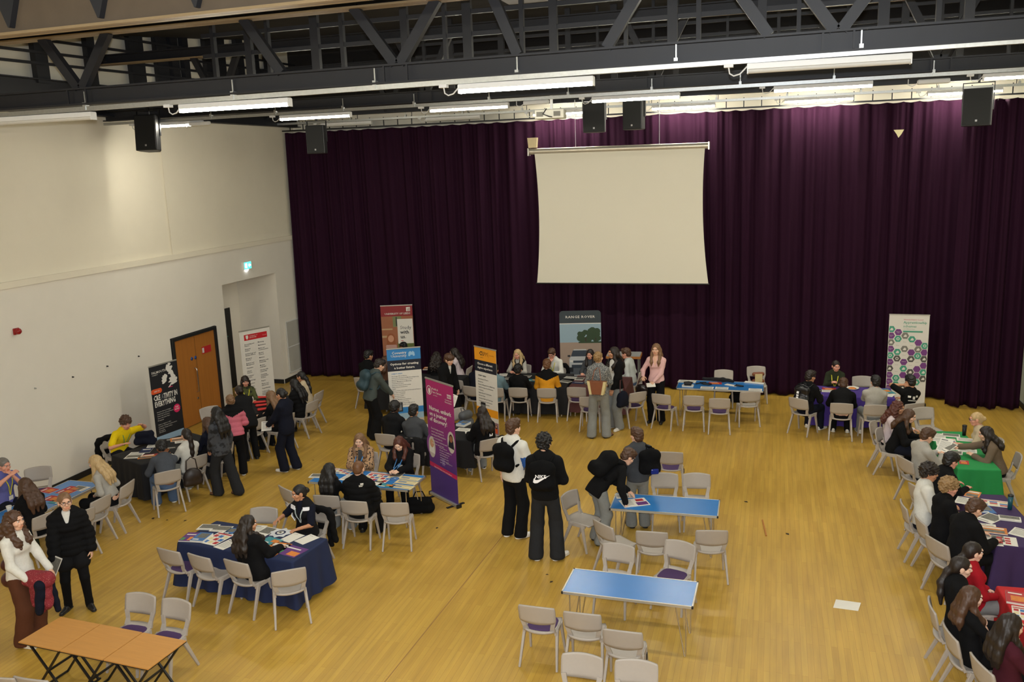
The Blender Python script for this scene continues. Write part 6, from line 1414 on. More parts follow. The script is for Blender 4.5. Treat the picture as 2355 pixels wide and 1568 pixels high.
P['suit'] = stand('standing person in a dark navy suit and white collar, reading a white paper', (-9.308, 14.706), 1.745, 84, male=False, hair='bun', hairc=HK, skin='tan', nod=.3, hands=((-.12, .34, .98), (.06, .36, .95)), hpose=('grip', 'grip'), top=T(C_WHT, sl=0, collar=1, g=.008), over=T(C_NVY, vee=.12, hem=.14, g=.022, name='blazer'), bottom=T(C_NVY, wide=.05), shoes=S_WHT, feet=((-.1, .08, .1), (.12, -.06, -.2)))
P['blkpuff'] = sit('long-haired person in a black padded coat, seated with back turned beyond the dark suit', 'E2', (-10.849, 17.621, -9.749, 15.835), free=0.2, male=False, hair='verylong', hairc=HK, fwd=.06, top=T(C_BLK, g=.04, puff=.1, hem=.14, name='coat'), bottom=T(C_BLK), shoes=S_BLK)
P['beige'] = sit('woman with a black ponytail and beige jumper at the far end of the left side', 'E3', (-11.092, 18.362, -9.967, 16.501), free=0.2, male=False, hair='lowpony', hairc=HK, skin='tan', hands=('face', 'table'), top=T(C_BEI), bottom=T(C_BLK), shoes=S_WHT)
# ---- navy table
P['navyblk'] = sit('dark-haired person in a long black coat, back turned, at the navy table', 'P3', (-7.174, 10.062, -6.447, 9.042), male=False, hair='wavy', hairc=HD_, skin='tan', turn=-.55, fwd=.06, hands=('lap', 'table'), top=T(C_BLK, g=.034, long=.3, hood=1, name='coat'), bottom=T(C_BLK), shoes=S_MIX, H=1.7)
P['officer'] = sit('smiling officer in a black vest with glowing reflective patches behind the navy table', 'P7', (-7.033, 11.324, -6.32, 10.176), free=0.1, male=False, hair='bun', hairc=HK, skin='tan', hands=('table', (.3, .3, .8)), turn=-.55, dturn=38, top=T(C_NVY, sl=.9, collar=1), over=T(C_BLK2, sl=0, g=.022, vee=.16, name='vest'), bottom=T(C_BLK), shoes=S_BLK)
REF = mat('reflective_silver', (.95, .95, 1.), .35, var=.02, emit=0)
def patch(p, name, lateral, t, w, h, m, off=.16, back=False, label=None, parent=None):
    n = -A3(p.fw) if back else A3(p.fw)
    hit = on_cloth(p, A3(p.P2) + p.xs * lateral + p.d2 * t, n); c = Vector(A3(p.P2) + p.xs * lateral + p.d2 * t + n * off * p.s); q = Vector(n)
    if hit: c, q = hit
    x = Vector(p.d2).cross(q).normalized()
    if x.dot(Vector(p.xs)) < 0: x = -x
    z = q.cross(x).normalized(); z = z if z.dot(Vector(p.d2)) > 0 else -z
    o = MB().box(c + q * .005, (w, .012, h), 0, Matrix((x, q, z)).transposed()).build(name, m, p.root)
    if label: o['label'] = label
    return o
for lat, t, w, h in ((-.12, .08, .1, .055), (.12, .08, .11, .06), (.12, -.07, .09, .1)): patch(P['officer'], 'reflective_patch', lat, t, w, h, REF, label='glowing silver patch')
lanyard(P['officer'], WLAN, drop=.2, tagm=BLACKP)
# ---- leaflet table
P['leop'] = sit('woman in a leopard print jacket with long light brown hair and a name badge', 'T4', (-7.308, 13.953, -6.567, 12.539), free=0.15, male=False, hair='long', hairc=HLB, skin='pale', hands=((-.05, .42, .8), (.05, .43, .8)), top=T(C_DGR, sl=0), over=T(C_LEO, g=.026, open=.04, name='jacket'), bottom=T(C_JGR), shoes=S_BLK)
lanyard(P['leop'], BLAN, drop=.13, tagm=PW)
P['cardi'] = sit('woman with long dark brown hair in a black cardigan with a blue lanyard, reading leaflets', 'T5', (-6.517, 13.997, -5.857, 12.578), free=0.15, male=False, hair='long', hairc=HRB, skin='pale', nod=.45, hands=((-.08, .45, .78), (.08, .45, .78)), hpose=('flat', 'flat'), top=T(C_BLK2, sl=0, lowneck=1), over=T(C_BLK, g=.022, vee=.16, name='cardigan'), bottom=T(C_BLK), shoes=S_BLK)
lanyard(P['cardi'], BLAN, drop=.14, tagm=PW)
P['t1'] = sit('woman with very long black hair in a black top, back turned, at the leaflet table', 'T1', (-7.077, 12.336, -6.359, 11.086), male=False, hair='verylong', hairc=HK, skin='tan', turn=-.35, top=T(C_BLK), bottom=T(C_JGR, wide=.05), shoes=S_WHT)
P['t2'] = sit('short-haired fair person in a black puffer jacket with a small white logo, back turned', 'T2', (-6.617, 12.513, -5.946, 11.245), hair='crop', hairc=HG, top=T(C_BLK, g=.036, puff=.1, hem=.1, collar=1, name='puffer_jacket'), bottom=T(C_BLK), shoes=S_BLK)
def logo_arcs(p, lat, t, back=True, s=.035):
    o = patch(p, 'logo', lat, t, s * 2.0, s * .22, PW, .2, back)
    mb = MB(); q = o.data
    return o
logo_arcs(P['t2'], .09, .1); patch(P['t2'], 'logo', .1, .12, .05, .02, PW, .2, True); patch(P['t2'], 'logo', .085, .085, .055, .008, PW, .2, True)
# ---- behind the purple banner
P['c1'] = sit('person with black hair and black hooded jacket, back turned, below the blue banner', 'C1', (-7.573, 16.135, -6.805, 14.499), hair='afro', hairc=HK, skin='dark', top=T(C_BLK2, g=.03, hood=1, name='jacket'), bottom=T(C_BLK), shoes=S_WHT)
P['c2'] = sit('black-haired person in a grey sweatshirt, back turned, next to the purple banner', 'C2', (-7.08, 15.955, -6.363, 14.337), hair='short', hairc=HK, skin='tan', top=T(C_DGR, g=.02), bottom=T(C_BLK), shoes=S_WHT)
P['c4'] = sit('person with long dark wavy hair and black coat, back turned, right of the purple banner', 'C4', (-5.611, 16.08, -5.042, 14.45), male=False, hair='wavy', hairc=HD_, top=T(C_BLK, g=.036, hem=.14, name='coat'), bottom=T(C_JGR), shoes=S_MIX)
patch(P['c4'], 'reflective_logo', .1, -.1, .09, .05, REF, .2, True)
P['fringe'] = stand_head('standing young man with a brown fringe holding a white paper behind the purple banner', (-8.076, 20.673, -7.257, 18.577), 1.76, -112, hair='fringe', hairc=HB, lean=.2, nod=.2, hands=('down', (.2, .26, .86)), hpose=('relaxed', 'grip'), top=T(C_WHT, sl=0, g=.008), over=T(C_BLK, g=.028, vee=.18, hem=.1, name='jacket'), bottom=T(C_BLK, wide=.04), shoes=S_BLK)
P['tealpack'] = stand('standing person in a grey-green fleece and wide black trousers leaning over the dark table', (-8.555, 16.985), 1.86, -42, hair='short', hairc=HD_, lean=.35, nod=.35, hands=((-.05, .45, 1.0), (.1, .5, .95)), top=T(C_FLE, g=.024, hem=.1), bottom=T(C_BLK, wide=.075), shoes=S_BLK)
P['k1'] = sit('short-haired person in black, back turned, at the left end of the dark table', 'K1', (-10.51, 20.981, -9.445, 18.854), hair='short', hairc=HK, skin='tan', turn=-.4, top=T(C_BLK, g=.02), bottom=T(C_BLK), shoes=S_BLK)
P['k2'] = sit('brown-haired person mostly hidden behind the left edge of the blue and white banner', 'K2', (-9.701, 20.293, -8.717, 18.236), free=0.2, male=False, hair='long', hairc=HB, top=T(C_BRN, g=.02), bottom=T(C_BLK), shoes=S_BLK)
P['leeds'] = sit('dark-haired person whose head just shows above the blue and white banner', (-9.3, 20.95, rad(170)), (-9.926, 21.971, -8.92, 19.743), free=0.1, hair='short', hairc=HK, skin='brown', top=T(C_BLK), bottom=T(C_BLK), shoes=S_BLK)
P['kcurl'] = sit('dark curly-haired person in black, back turned, left of the young man with a fringe', (-8.05, 18.75, rad(8)), (-8.537, 20.977, -7.671, 18.85), free=0.2, male=False, hair='curlylong', hairc=HD_, top=T(C_BLK, g=.024), bottom=T(C_BLK), shoes=S_BLK)
P['pinkj'] = sit('woman with very long dark hair in a pale pink jumper, seated in profile', 'K5', (-8.24, 21.505, -7.404, 19.325), free=0.15, dturn=-70, male=False, hair='verylong', hairc=HD_, hands=('table', 'cross'), top=T(C_PPL, g=.024), bottom=T(C_BLK), shoes=S_WHT)
P['navyj'] = sit('person in a dark navy jacket, head hidden behind the orange banner', 'K4', (-7.032, 20.075, -6.32, 18.039), free=0.15, hair='short', hairc=HD_, top=T(C_NVY, g=.03, hem=.12, name='jacket'), bottom=T(C_TAU), shoes=S_BLK)
P['teal'] = sit('person in a pale teal jacket, half hidden by the right edge of the orange banner', 'R1', (-6.515, 19.68, -5.855, 17.685), hair='short', hairc=HD_, skin='tan', top=T(C_TEA, g=.028, hem=.1), bottom=T(C_BLK), shoes=S_BLK)
# ---- long black table
P['waist'] = sit('blonde woman in a dark waistcoat over a grey jumper, facing the hall', 'R7', (-6.453, 21.525, -5.799, 19.343), free=0.15, male=False, hair='verylong', hairc=HL, skin='rosy', hands=((-.1, .4, .8), (.1, .4, .8)), top=T(C_LGR), over=T(C_BLK, sl=0, g=.02, vee=.14, name='waistcoat'), bottom=T(C_BLK), shoes=S_BLK)
P['wshirt'] = sit('man in a white shirt and glasses resting his chin on his hand', 'R8', (-5.571, 21.751, -5.006, 19.546), free=0.3, hair='short', hairc=HB, skin='rosy', hands=('table', 'face'), top=T(C_WHT, collar=1), bottom=T(C_BLK), shoes=S_BLK, nod=.3)
glasses(P['wshirt'], BLACKM); lanyard(P['wshirt'], YLAN, drop=.2)
P['r2'] = sit('black-haired person in a black top, back turned, at the long black table', 'R2', (-5.952, 19.809, -5.348, 17.8), hair='short', hairc=HK, skin='tan', top=T(C_BLK, g=.02), bottom=T(C_BLK), shoes=S_BLK)
P['r3'] = sit('fair short-haired person in an amber and black jacket and white trainers, back turned', 'R3', (-5.37, 20.457, -4.826, 18.383), hair='short', hairc=HG, top=T([C_ORG, C_BLK], g=.026, hem=.16, split='yoke', name='jacket'), bottom=T(C_BLK), shoes=S_WHT)
patch(P['r3'], 'reflective_strip', 0, -.32, .12, .03, REF, .22, True)
P['r10'] = sit('dark-haired woman in a grey top behind the maroon table, partly hidden by the blonde woman', 'R10', (-4.547, 21.781, -4.086, 19.573), free=0.15, male=False, hair='long', hairc=HD_, skin='rosy', top=T(C_DGR), bottom=T(C_BLK), shoes=S_BLK)
P['bagw'] = stand('standing blonde woman in a speckled grey top and pale jeans with a brown bag', (-3.579, 17.969), 1.955, 4, male=False, hair='updo', hairc=HS, turn=-.3, hands=('hold', 'hold'), top=T(C_FLK, g=.022, hem=.08), bottom=T(C_JGR, wide=.05), shoes=(S_BRN[0], RUBD), feet=((-.16, -.02, .2), (.16, .04, -.5)))
P['whtop'] = stand('standing woman with long dark hair, black jacket, white top and grey jeans', (-3.334, 18.66), 1.92, 146, turn=-.5, male=False, hair='verylong', hairc=HD_, skin='tan', hands=((-.1, .2, .95), (-.02, .3, 1.15)), top=T(C_WHT, hem=-.06, g=.01), over=T(C_BLK, g=.024, open=.085, name='jacket'), bottom=T(C_JGR, wide=.055), shoes=S_WHT)
P['r9'] = sit('man in a pale shirt with a yellow lanyard, seated in profile beside the maroon table', 'R9', (-3.635, 22.009, -3.266, 19.777), free=0.15, dturn=-62, hair='short', hairc=HB, skin='rosy', hands=('lap', 'lap'), top=T(cm('pale_shirt', 190, 194, 190), collar=1), bottom=T(C_JBL), shoes=S_BLK)
lanyard(P['r9'], YLAN, drop=.2)
P['pink'] = stand('standing blonde woman in a pale pink wrap top and black trousers, holding a handbag', (-2.504, 19.354), 1.87, 172, male=False, hair='verylong', hairc=HLB, hands=((.0, .24, 1.02), (.24, .26, 1.12)), hpose=('soft', 'grip'), top=T(C_PPK, vee=.16, g=.012, lowneck=1), bottom=T(C_BLK, wide=.04), shoes=S_BLK)
# ---- violet table
P['olive'] = sit('woman in a dark green top with a yellow lanyard behind the violet table', 'U6', (1.453, 21.293, 1.306, 19.135), free=0.2, male=False, hair='bun', hairc=HD_, skin='rosy', hands=((-.04, .38, .85), (.05, .38, .85)), turn=.35, top=T(C_OLV, g=.02), bottom=T(C_BLK), shoes=S_BLK)
lanyard(P['olive'], YLAN, drop=.26)
P['u1'] = sit('short-haired person carrying a shiny black bag on the back at the violet table', 'U1', (0.85, 20.169, 0.764, 18.124), hair='short', hairc=HD_, skin='tan', turn=-.3, top=T(C_BLK, g=.022), bottom=T(C_NVY), shoes=S_WHT)
P['u2'] = sit('person with a brown mop of hair and black jumper, back turned, at the violet table', 'U2', (1.522, 19.482, 1.368, 17.507), hair='fringe', hairc=HB, top=T(C_BLK, g=.024), bottom=T(C_BLK), shoes=S_WHT, build=1.08)
P['u3'] = sit('black-haired person in a pale grey jumper, hand raised to the face, back turned', 'U3', (2.207, 19.857, 1.983, 17.844), hair='short', hairc=HK, hands=('face', 'table'), top=T(C_LGR, g=.022), bottom=T(C_JGR), shoes=S_WHT)
P['u4'] = sit('black-haired person in a black tee with a white print, hand on the head, back turned', 'U4', (2.934, 20.009, 2.636, 17.98), hair='short', hairc=HK, skin='tan', hands=('head', 'table'), top=T(C_BLK, sl=.8), bottom=T(C_BLK), shoes=S_WHT)
for lat, t, w, h in ((-.08, .02, .06, .04), (.02, .0, .05, .06), (.1, .03, .05, .04), (0, -.06, .2, .015)): patch(P['u4'], 'shirt_print', lat, t, w, h, PW, .2, True)
# ---- green table
P['g2'] = sit('woman with long curly dark hair in a pale grey jumper, in profile', 'G2', (2.408, 17.836, 2.164, 16.028), free=0.2, male=False, hair='curlylong', hairc=HRB, skin='tan', top=T(C_PPL, g=.02), bottom=T(C_BLK), shoes=S_WHT)
P['g4'] = sit('person with long brown hair in a black jacket bent towards the green table', 'G4', (2.55, 17.257, 2.292, 15.508), free=0.35, male=False, hair='long', hairc=HB, top=T(C_BLK, g=.032, hem=.12, name='jacket'), bottom=T(C_NVY), shoes=S_BLK)
P['g6'] = sit('young man with short brown hair in a grey sweatshirt reading white papers', 'G6', (2.626, 16.075, 2.359, 14.445), hair='short', hairc=HB, nod=.45, hands=((-.06, .36, .86), (.1, .34, .86)), hpose=('grip', 'grip'), top=T(C_LGR, g=.024), bottom=T(C_JDK), shoes=S_WHT)
P['g9'] = sit('black-haired person in a black top leaning at the near end of the green table', 'G9', (2.839, 14.769, 2.551, 13.272), free=0.4, hair='fringe', hairc=HK, skin='rosy', top=T(C_BLK, g=.03), bottom=T(C_BLK), shoes=S_BLK)
P['g7'] = sit('blonde woman with glasses and a cream top on the right of the green table', 'G7', (3.674, 17.282, 3.302, 15.53), free=0.15, male=False, hair='bun', hairc=HL, skin='rosy', hands=('table', 'lap'), top=T(C_BEI, sl=.8), bottom=T(C_BLK), shoes=S_BLK)
glasses(P['g7'], BLACKM)
P['g8'] = sit('woman in a brown jumper with half-tied dark hair reaching across the green table', 'G8', (3.626, 16.36, 3.258, 14.702), free=0.35, male=False, hair='long', hairc=HD_, hands=((-.1, .4, .79), (-.02, .95, .84, 0, 0, 1)), hpose=('soft', 'flat'), top=T(C_TAU, g=.024), bottom=T(C_BLK), shoes=S_BLK, elbow=(1, .4))
# ---- dark purple table
P['h1'] = sit('young man with dark curly hair in a white polo shirt, in profile', 'H1', (2.387, 14.147, 2.145, 12.712), hair='curlytop', hairc=HD_, skin='tan', top=T(C_WHT, g=.02, collar=1, sl=.9), bottom=T(C_NVY), shoes=S_BLK)
P['h2'] = sit('person with short blond curls in a black padded jacket', 'H2', (2.568, 13.539, 2.308, 12.166), hair='curlytop', hairc=HS, skin='rosy', top=T(C_BLK, g=.034, hood=1, name='jacket'), bottom=T(C_BLK), shoes=S_BLK)
patch(P['h2'], 'logo', -.1, .1, .04, .05, PW, .2, True)
P['h3'] = sit('brown-haired person in a black jacket bent low over the dark purple table', 'H3', (2.764, 12.795, 2.484, 11.498), hair='short', hairc=HB, fwd=.06, nod=.5, top=T(C_BLK, g=.036, hem=.1, name='jacket'), bottom=T(C_BLK), shoes=S_BLK)
P['hands'] = person('person at the right edge, only two bare forearms and hands holding a bottle in view', (4.62, 12.9), rad(100), pose='sit', hair='short', hairc=HB, skin='rosy', lean=.25, hands=((-.0, .74, .83, 0, .1, 1), (.07, .77, .86, .8, .1, .6)), hpose=('grip', 'grip'), top=T(C_BEI, sl=.7), bottom=T(C_NVY), shoes=S_BLK)
t = thing('wrist_watch', 'pale wrist watch on the forearm at the right edge', 'watch', (0, 0, 0)); W_, B_ = P['hands'].wr[0]; c_ = P['hands'].root.matrix_basis @ Vector(W_ - B_[:, 1] * .03); t.location = c_
q_ = (P['hands'].root.matrix_basis.to_3x3() @ Matrix([list(r) for r in B_])).to_euler(); t.rotation_euler = q_
MB().lathe([(.036, -.008), (.038, -.008), (.038, .008), (.036, .008)], n=20, axis='y').build('band', mat('watch_strap', rgb(120, 84, 56), .6), t); MB().lathe([(.001, .044), (.018, .044), (.02, .036), (.001, .036)], n=16).build('face', mat('watch_face', rgb(222, 216, 190), .3), t)
# ---- red table
P['d0'] = sit('young woman with tied dark hair in a red jumper and grey jeans', 'D0', (2.438, 11.242, 2.191, 10.102), free=-.18, male=False, hair='lowpony', hairc=HD_, skin='pale', hands=('lap', 'lap'), top=T(C_RED, g=.02), bottom=T(C_JGR, wide=.04), shoes=S_WHT)
P['d1'] = sit('woman with tied brown hair in a black padded jacket with a hood', 'D1', (2.228, 10.804, 2.002, 9.709), male=False, hair='lowpony', hairc=HD_, skin='pale', hands=('lap', 'lap'), top=T(C_BLK, g=.036, hood=1, long=.35, name='jacket'), bottom=T(C_BLK), shoes=S_BLK)
P['d2'] = sit('woman with long brown hair in a black top holding up a pen', 'D2', (2.188, 10.015, 1.967, 8.999), male=False, hair='long', hairc=HB, skin='pale', hands=('lap', (.12, .34, .82)), hpose=('relaxed', 'grip'), top=T(C_BLK), bottom=T(C_BLK), shoes=S_BLK)
P['d3'] = sit('person with very long dark hair and a maroon top at the bottom right corner', 'D3', (2.459, 9.435, 2.21, 8.478), male=False, hair='verylong', hairc=HD_, top=T(C_MAR, g=.022), bottom=T(C_BLK), shoes=S_BLK, H=1.72)
# ---- four standing in the middle
P['wtee'] = stand('standing young man in a white and blue football shirt with a black backpack, back turned', (-3.925, 12.643), 1.995, -22, hair='short', hairc=HB, turn=-.25, hands=('down', 'hold'), top=T([C_WHT, cm('football_blue', 48, 92, 168)], sl=.95, g=.024, hem=.1, split='arms'), bottom=T(C_BLK, wide=.045), shoes=S_WHT, feet=((-.12, -.04, .35), (.12, .0, -.45)))
P['nike'] = stand('standing young man with dark curly hair in black with a white swoosh on his backpack', (-3.229, 11.98), 1.995, 6, hair='curlytop', hairc=HK, hands=((-.12, .28, 1.12), (.14, .26, 1.15)), top=T(C_BLK, g=.026, hem=.1, collar=1, name='jacket'), bottom=T(C_JDK, wide=.06), shoes=S_WHT, feet=((-.16, -.05, .5), (.17, -.02, -.6)), elbow=(1.2, 1.2))
P['bend'] = stand_head('young man in black bent over the middle blue table, writing in a magazine', (-2.233, 13.874, -2.007, 12.468), 1.72, -52, 1.0, hair='short', hairc=HB, nod=.3, hands=((.06, .5, .8, 0, .1, 1), (.40, .27, .755, 0, .1, 1)), hpose=('soft', 'grip'), top=T(C_BLK, g=.022, hem=.16), bottom=T(C_JGR, wide=.05), shoes=S_BLK)
P['gback'] = stand('standing young man in a dark grey jumper with a backpack on one shoulder', (-2.036, 13.4), 1.7, 24, hair='short', hairc=HB, turn=.35, hands=('down', 'pocket'), top=T(C_DGR, g=.026, hem=.1), bottom=T(C_JGR, wide=.045), shoes=S_BLK)
# ------------------------------------------------------------------ bags and coats
def backpack(p, label, m, s=1., shift=0., drop=.06, two=True):
    f = -A3(p.fw); R = np.stack([A3(p.xs), f, A3(p.d2)], 1)
    c = A3(p.P2) + f * (.215 * p.s) + A3(p.d2) * (-.06) + A3(p.xs) * shift
    t = thing('backpack', label, 'bag', (0, 0, 0)); M4 = Matrix.Identity(4)
    for a in range(3):
        for b in range(3): M4[a][b] = R[a][b]
        M4[a][3] = c[a]
    t.matrix_world = p.root.matrix_basis @ M4
    V, F = soft([cap((-.09, 0, -.13), (.09, 0, -.13), .1), cap((-.085, 0, .1), (.085, 0, .1), .1), cap((-.1, -.02, -.1), (-.1, -.02, .1), .08), cap((.1, -.02, -.1), (.1, -.02, .1), .08), cap((-.07, .08, -.12), (.07, .08, -.12), .06), cap((0, 0, -.1), (0, 0, .12), .11)], .014, k=.04, noise=.003)
    V *= [s, s * .82, s]; link('bag_body', np_mesh('bag_body', V, F, [m]), t)
    MB().tube([(-.04, -.06, .19), (-.04, -.04, .235), (.04, -.04, .235), (.04, -.06, .19)], .009, 6).build('handle', m, t)
    for sx in ((-1, 1) if two else (1,)):
        sh = A3(p.SH[0 if sx < 0 else 1]) - A3(p.xs) * sx * .05; i = lambda v: tuple(R.T @ (A3(v) - c))
        pts = [i(c + R @ A3((sx * .1, -.1, .16))), i(sh + A3(p.d3) * .085 + f * .07), i(sh + A3(p.d3) * .095 - f * .02), i(sh - f * .115 + A3(p.d3) * .02), i(sh - f * .15 - A3(p.d3) * .12 ), i(sh - f * .1 - A3(p.d3) * .27), i(c + R @ A3((sx * .16, -.12, -.16)))]
        MB().tube(pts, .02, 6).build('strap', m, t)
    return t
BKP = mat('black_nylon', rgb(13, 13, 15), .9, var=.2, scale=30, spec=.15); TEALP = mat('teal_nylon', rgb(34, 60, 70), .6, var=.15)
b_ = backpack(P['nike'], 'black backpack with a white swoosh and lettering on the curly-haired young man', BKP, 1.06)
SW = [(-.115, -.06), (-.09, -.075), (-.05, -.07), (.14, .055), (-.04, -.02), (-.075, -.025), (-.085, -.01), (-.07, .03), (-.105, -.01)]
o = MB().prism(SW, .132, .138).build('swoosh', REF, b_); o.rotation_euler = (0, 0, 0)
L_ = Letters(0); L_.add('NIKE', 0, 0, .075, REF, .02, 'CENTER', rot=0)
MB().add([(x, .140, z + .005) for x, y, z in L_.items[0][0]], [f_[::-1] for f_ in L_.items[0][1]]).build('lettering', REF, b_)
backpack(P['wtee'], 'black backpack on the young man in the white football shirt', BKP, 1.05)
backpack(P['bend'], 'black backpack on the young man bent over the blue table', BKP, 1.1)
b_ = backpack(P['gback'], 'black backpack with a shiny blue patch on the young man in the grey jumper', BKP, .95, .14, two=False)
MB().box((.05, .105, -.14), (.13, .04, .09)).build('blue_panel', mat('shiny_blue', rgb(16, 34, 120), .25), b_, bevel=.02)
backpack(P['tealpack'], 'dark teal backpack on the person leaning over the dark table', TEALP, 1.05)
b_ = backpack(P['u1'], 'shiny black bag with white marks on the back of a person at the violet table', mat('glossy_black', rgb(20, 20, 24), .25), .95)
for k, z in enumerate((.03, -.03, -.08)): MB().box((-.03, .128, z), (.05, .006, (.05, .03, .04)[k])).build('white_mark', REF, b_)
def softbag(name, label, cat, loc, rz, prims, m, h=.014, straps=(), sm=None, extra=()):
    V, F = soft(prims, h, k=.03, noise=.002); t = thing(name, label, cat, loc, rz); link('bag_body', np_mesh('bag_body', V, F, [m]), t)
    for pts in straps: MB().tube(pts, .011, 6).build('strap', sm or m, t)
    for nm, c, sz, mm in extra: MB().box(c, sz).build(nm, mm, t, bevel=.01)
    return t
TANL = mat('tan_leather', rgb(126, 72, 42), .45); CRM = mat('cream_canvas', rgb(206, 190, 140), .7); MRL = mat('maroon_leather', rgb(70, 28, 30), .4)
def pw(p, v): return tuple(P[p].root.matrix_basis @ Vector(v))
t = thing('tote_bag', 'large brown and cream tote bag on the shoulder of the standing blonde woman', 'bag', pw('bagw', (.0, -.235, 1.2)), P['bagw'].root.rotation_euler[2] - .12)
MB().add([(-.15, -.07, -.15), (.15, -.07, -.15), (.15, .07, -.15), (-.15, .07, -.15), (-.21, -.05, .14), (.21, -.05, .14), (.21, .05, .14), (-.21, .05, .14)], [(0, 3, 2, 1), (4, 5, 6, 7), (0, 1, 5, 4), (1, 2, 6, 5), (2, 3, 7, 6), (3, 0, 4, 7)]).build('body', TANL, t, bevel=.012)
for s in (-1, 1): MB().add([(s * .152, -.074, -.15), (s * .1, -.074, -.15), (s * .15, -.056, .141), (s * .213, -.054, .141), (s * .155, .07, -.15), (s * .216, .05, .141)], [(0, 1, 2, 3), (0, 3, 5, 4)] if s > 0 else [(3, 2, 1, 0), (4, 5, 3, 0)]).build('cream_side', CRM, t)
MB().tube([(-.1, -.05, .13), (-.06, .02, .36), (.0, .16, .42), (.05, .05, .36), (.1, -.05, .13)], .01, 6).build('strap', TANL, t)
softbag('handbag', 'glossy dark brown handbag in the hand of the woman in pink', 'bag', pw('pink', (.26, .3, .83)), P['pink'].root.rotation_euler[2], [ell((0, 0, 0), (.15, .07, .13)), cap((-.1, 0, -.09), (.1, 0, -.09), .05)], mat('gloss_black_leather', rgb(30, 22, 22), .18), straps=([(-.1, 0, .08), (-.05, 0, .25), (.0, -.02, .3), (.05, 0, .25), (.1, 0, .08)],), sm=MRL, extra=(('base', (0, 0, -.12), (.22, .1, .05), MRL),))
softbag('shoulder_bag', 'dark navy bag hanging from the arm of the woman in the white top', 'bag', pw('whtop', (-.30, .08, .78)), P['whtop'].root.rotation_euler[2], [ell((0, 0, 0), (.1, .16, .18)), cap((0, -.1, -.12), (0, .1, -.12), .07)], C_NVY, straps=([(0, -.08, .14), (.03, -.03, .42), (.03, .04, .42), (0, .08, .14)],), sm=MRL)
softbag('shoulder_bag', 'dark red leather bag on the arm of the curly-haired woman in white', 'bag', pw('curly', (-.16, -.24, .88)), P['curly'].root.rotation_euler[2], [cap((-.06, -.14, -.12), (-.06, .14, -.12), .11), cap((-.04, -.12, .1), (-.04, .12, .1), .09)], MRL, straps=([(0, .1, .15), (.03, .14, .4), (.02, .2, .54), (.0, .05, .4), (0, -.1, .15)],))
V_, F__ = soft([cap((-.02, -.1, .0), (0, .16, .02), .11, .1), cap((0, .1, 0), (.05, .16, -.3), .1, .06), cap((-.05, -.06, -.02), (-.02, -.08, -.34), .09, .05), cap((.02, .02, -.02), (.04, .05, -.38), .1, .05)], .014, noise=.007, nfreq=26)
t = thing('folded_coat', 'red dotted coat with navy lining draped over the arm of the woman in white', 'coat', pw('curly', (.14, .36, .98)), P['curly'].root.rotation_euler[2]); link('coat_cloth', np_mesh('coat_cloth', V_, F__, [C_DOT]), t)
V_, F__ = soft([cap((.09, .12, -.02), (.13, .1, -.36), .07, .05), cap((-.08, .12, .0), (-.06, .2, -.42), .05, .04)], .014, noise=.006); link('lining', np_mesh('lining', V_, F__, [C_NVY]), t)
def chair_coat(key, label, m, low=.2, side=0., patches=()):
    x, y, a = CHS[key]; R = random.Random(key)
    V, F = soft([cap((-.2, -.275, .8), (.2, -.275, .8), .05), cap((-.17, -.315, .75), (-.15, -.34, .2), .055, .045), cap((.17, -.315, .75), (.16, -.34, .22), .055, .045), cap((0, -.325, .76), (.02, -.35, .24), .06, .05), cap((-.24, -.27, .74), (-.27, -.30, .3), .055, .045), cap((.24, -.27, .74), (.27, -.30, .32), .055, .045)], .015, k=.05, noise=.006, nfreq=24, seed=R.uniform(0, 9), cuts=[((0, 0, low), (0, 0, -1))])
    t = thing('draped_coat', label, 'coat', (x, y, 0), a); link('coat_cloth', np_mesh('coat_cloth', V, F, [m]), t)
    for nm, c, sz, mm in patches: MB().box(c, sz).build(nm, mm, t)
    return t
chair_coat('P7', 'long black coat with a reflective patch hung over the chair of the officer', C_BLK, .12, patches=(('reflective_patch', (.2, -.385, .68), (.12, .012, .06), REF), ('reflective_patch', (.325, -.3, .62), (.012, .1, .06), REF)))
chair_coat('F4', 'black coat hung over the chair of the person in yellow', C_BLK, .3)
chair_coat('C2', 'dark jacket hung over the chair of the person in the grey sweatshirt', C_BLK2, .3)
chair_coat('R8', 'black jacket hung over the chair of the man in the white shirt', C_BLK, .35)
softbag('shoulder_bag', 'dark brown leather bag hanging from the chair of the person in the grey jumper', 'bag', (CHS['F1'][0] + .30, CHS['F1'][1] + .36, .55), .9, [ell((0, 0, -.02), (.17, .085, .17)), cap((-.11, 0, -.12), (.11, 0, -.12), .07)], mat('dark_leather', rgb(38, 28, 26), .45), straps=([(-.1, 0, .1), (-.08, 0, .3), (0, 0, .36), (.08, 0, .3), (.1, 0, .1)],))
softbag('rucksack', 'grey rucksack standing on the chair behind the purple banner', 'bag', (CHS['C5'][0], CHS['C5'][1], .61), CHS['C5'][2], [cap((-.1, 0, -.05), (.1, 0, -.05), .11), cap((-.08, 0, .13), (.08, 0, .13), .1), cap((-.06, .09, -.04), (.06, .09, -.04), .06)], mat('grey_nylon', rgb(78, 80, 84), .6, var=.3, scale=18), straps=([(-.06, -.05, .2), (-.03, -.1, .27), (.03, -.1, .27), (.06, -.05, .2)],))
softbag('holdall', 'black bag on the floor under the right end of the leaflet table', 'bag', (*(-5.839, 13.195), .15), .3, [cap((-.17, 0, -.05), (.17, 0, -.05), .1), cap((-.14, 0, .06), (.14, 0, .06), .09)], BKP, straps=([(-.12, 0, .12), (-.06, .03, .24), (.06, .03, .24), (.12, 0, .12)],))
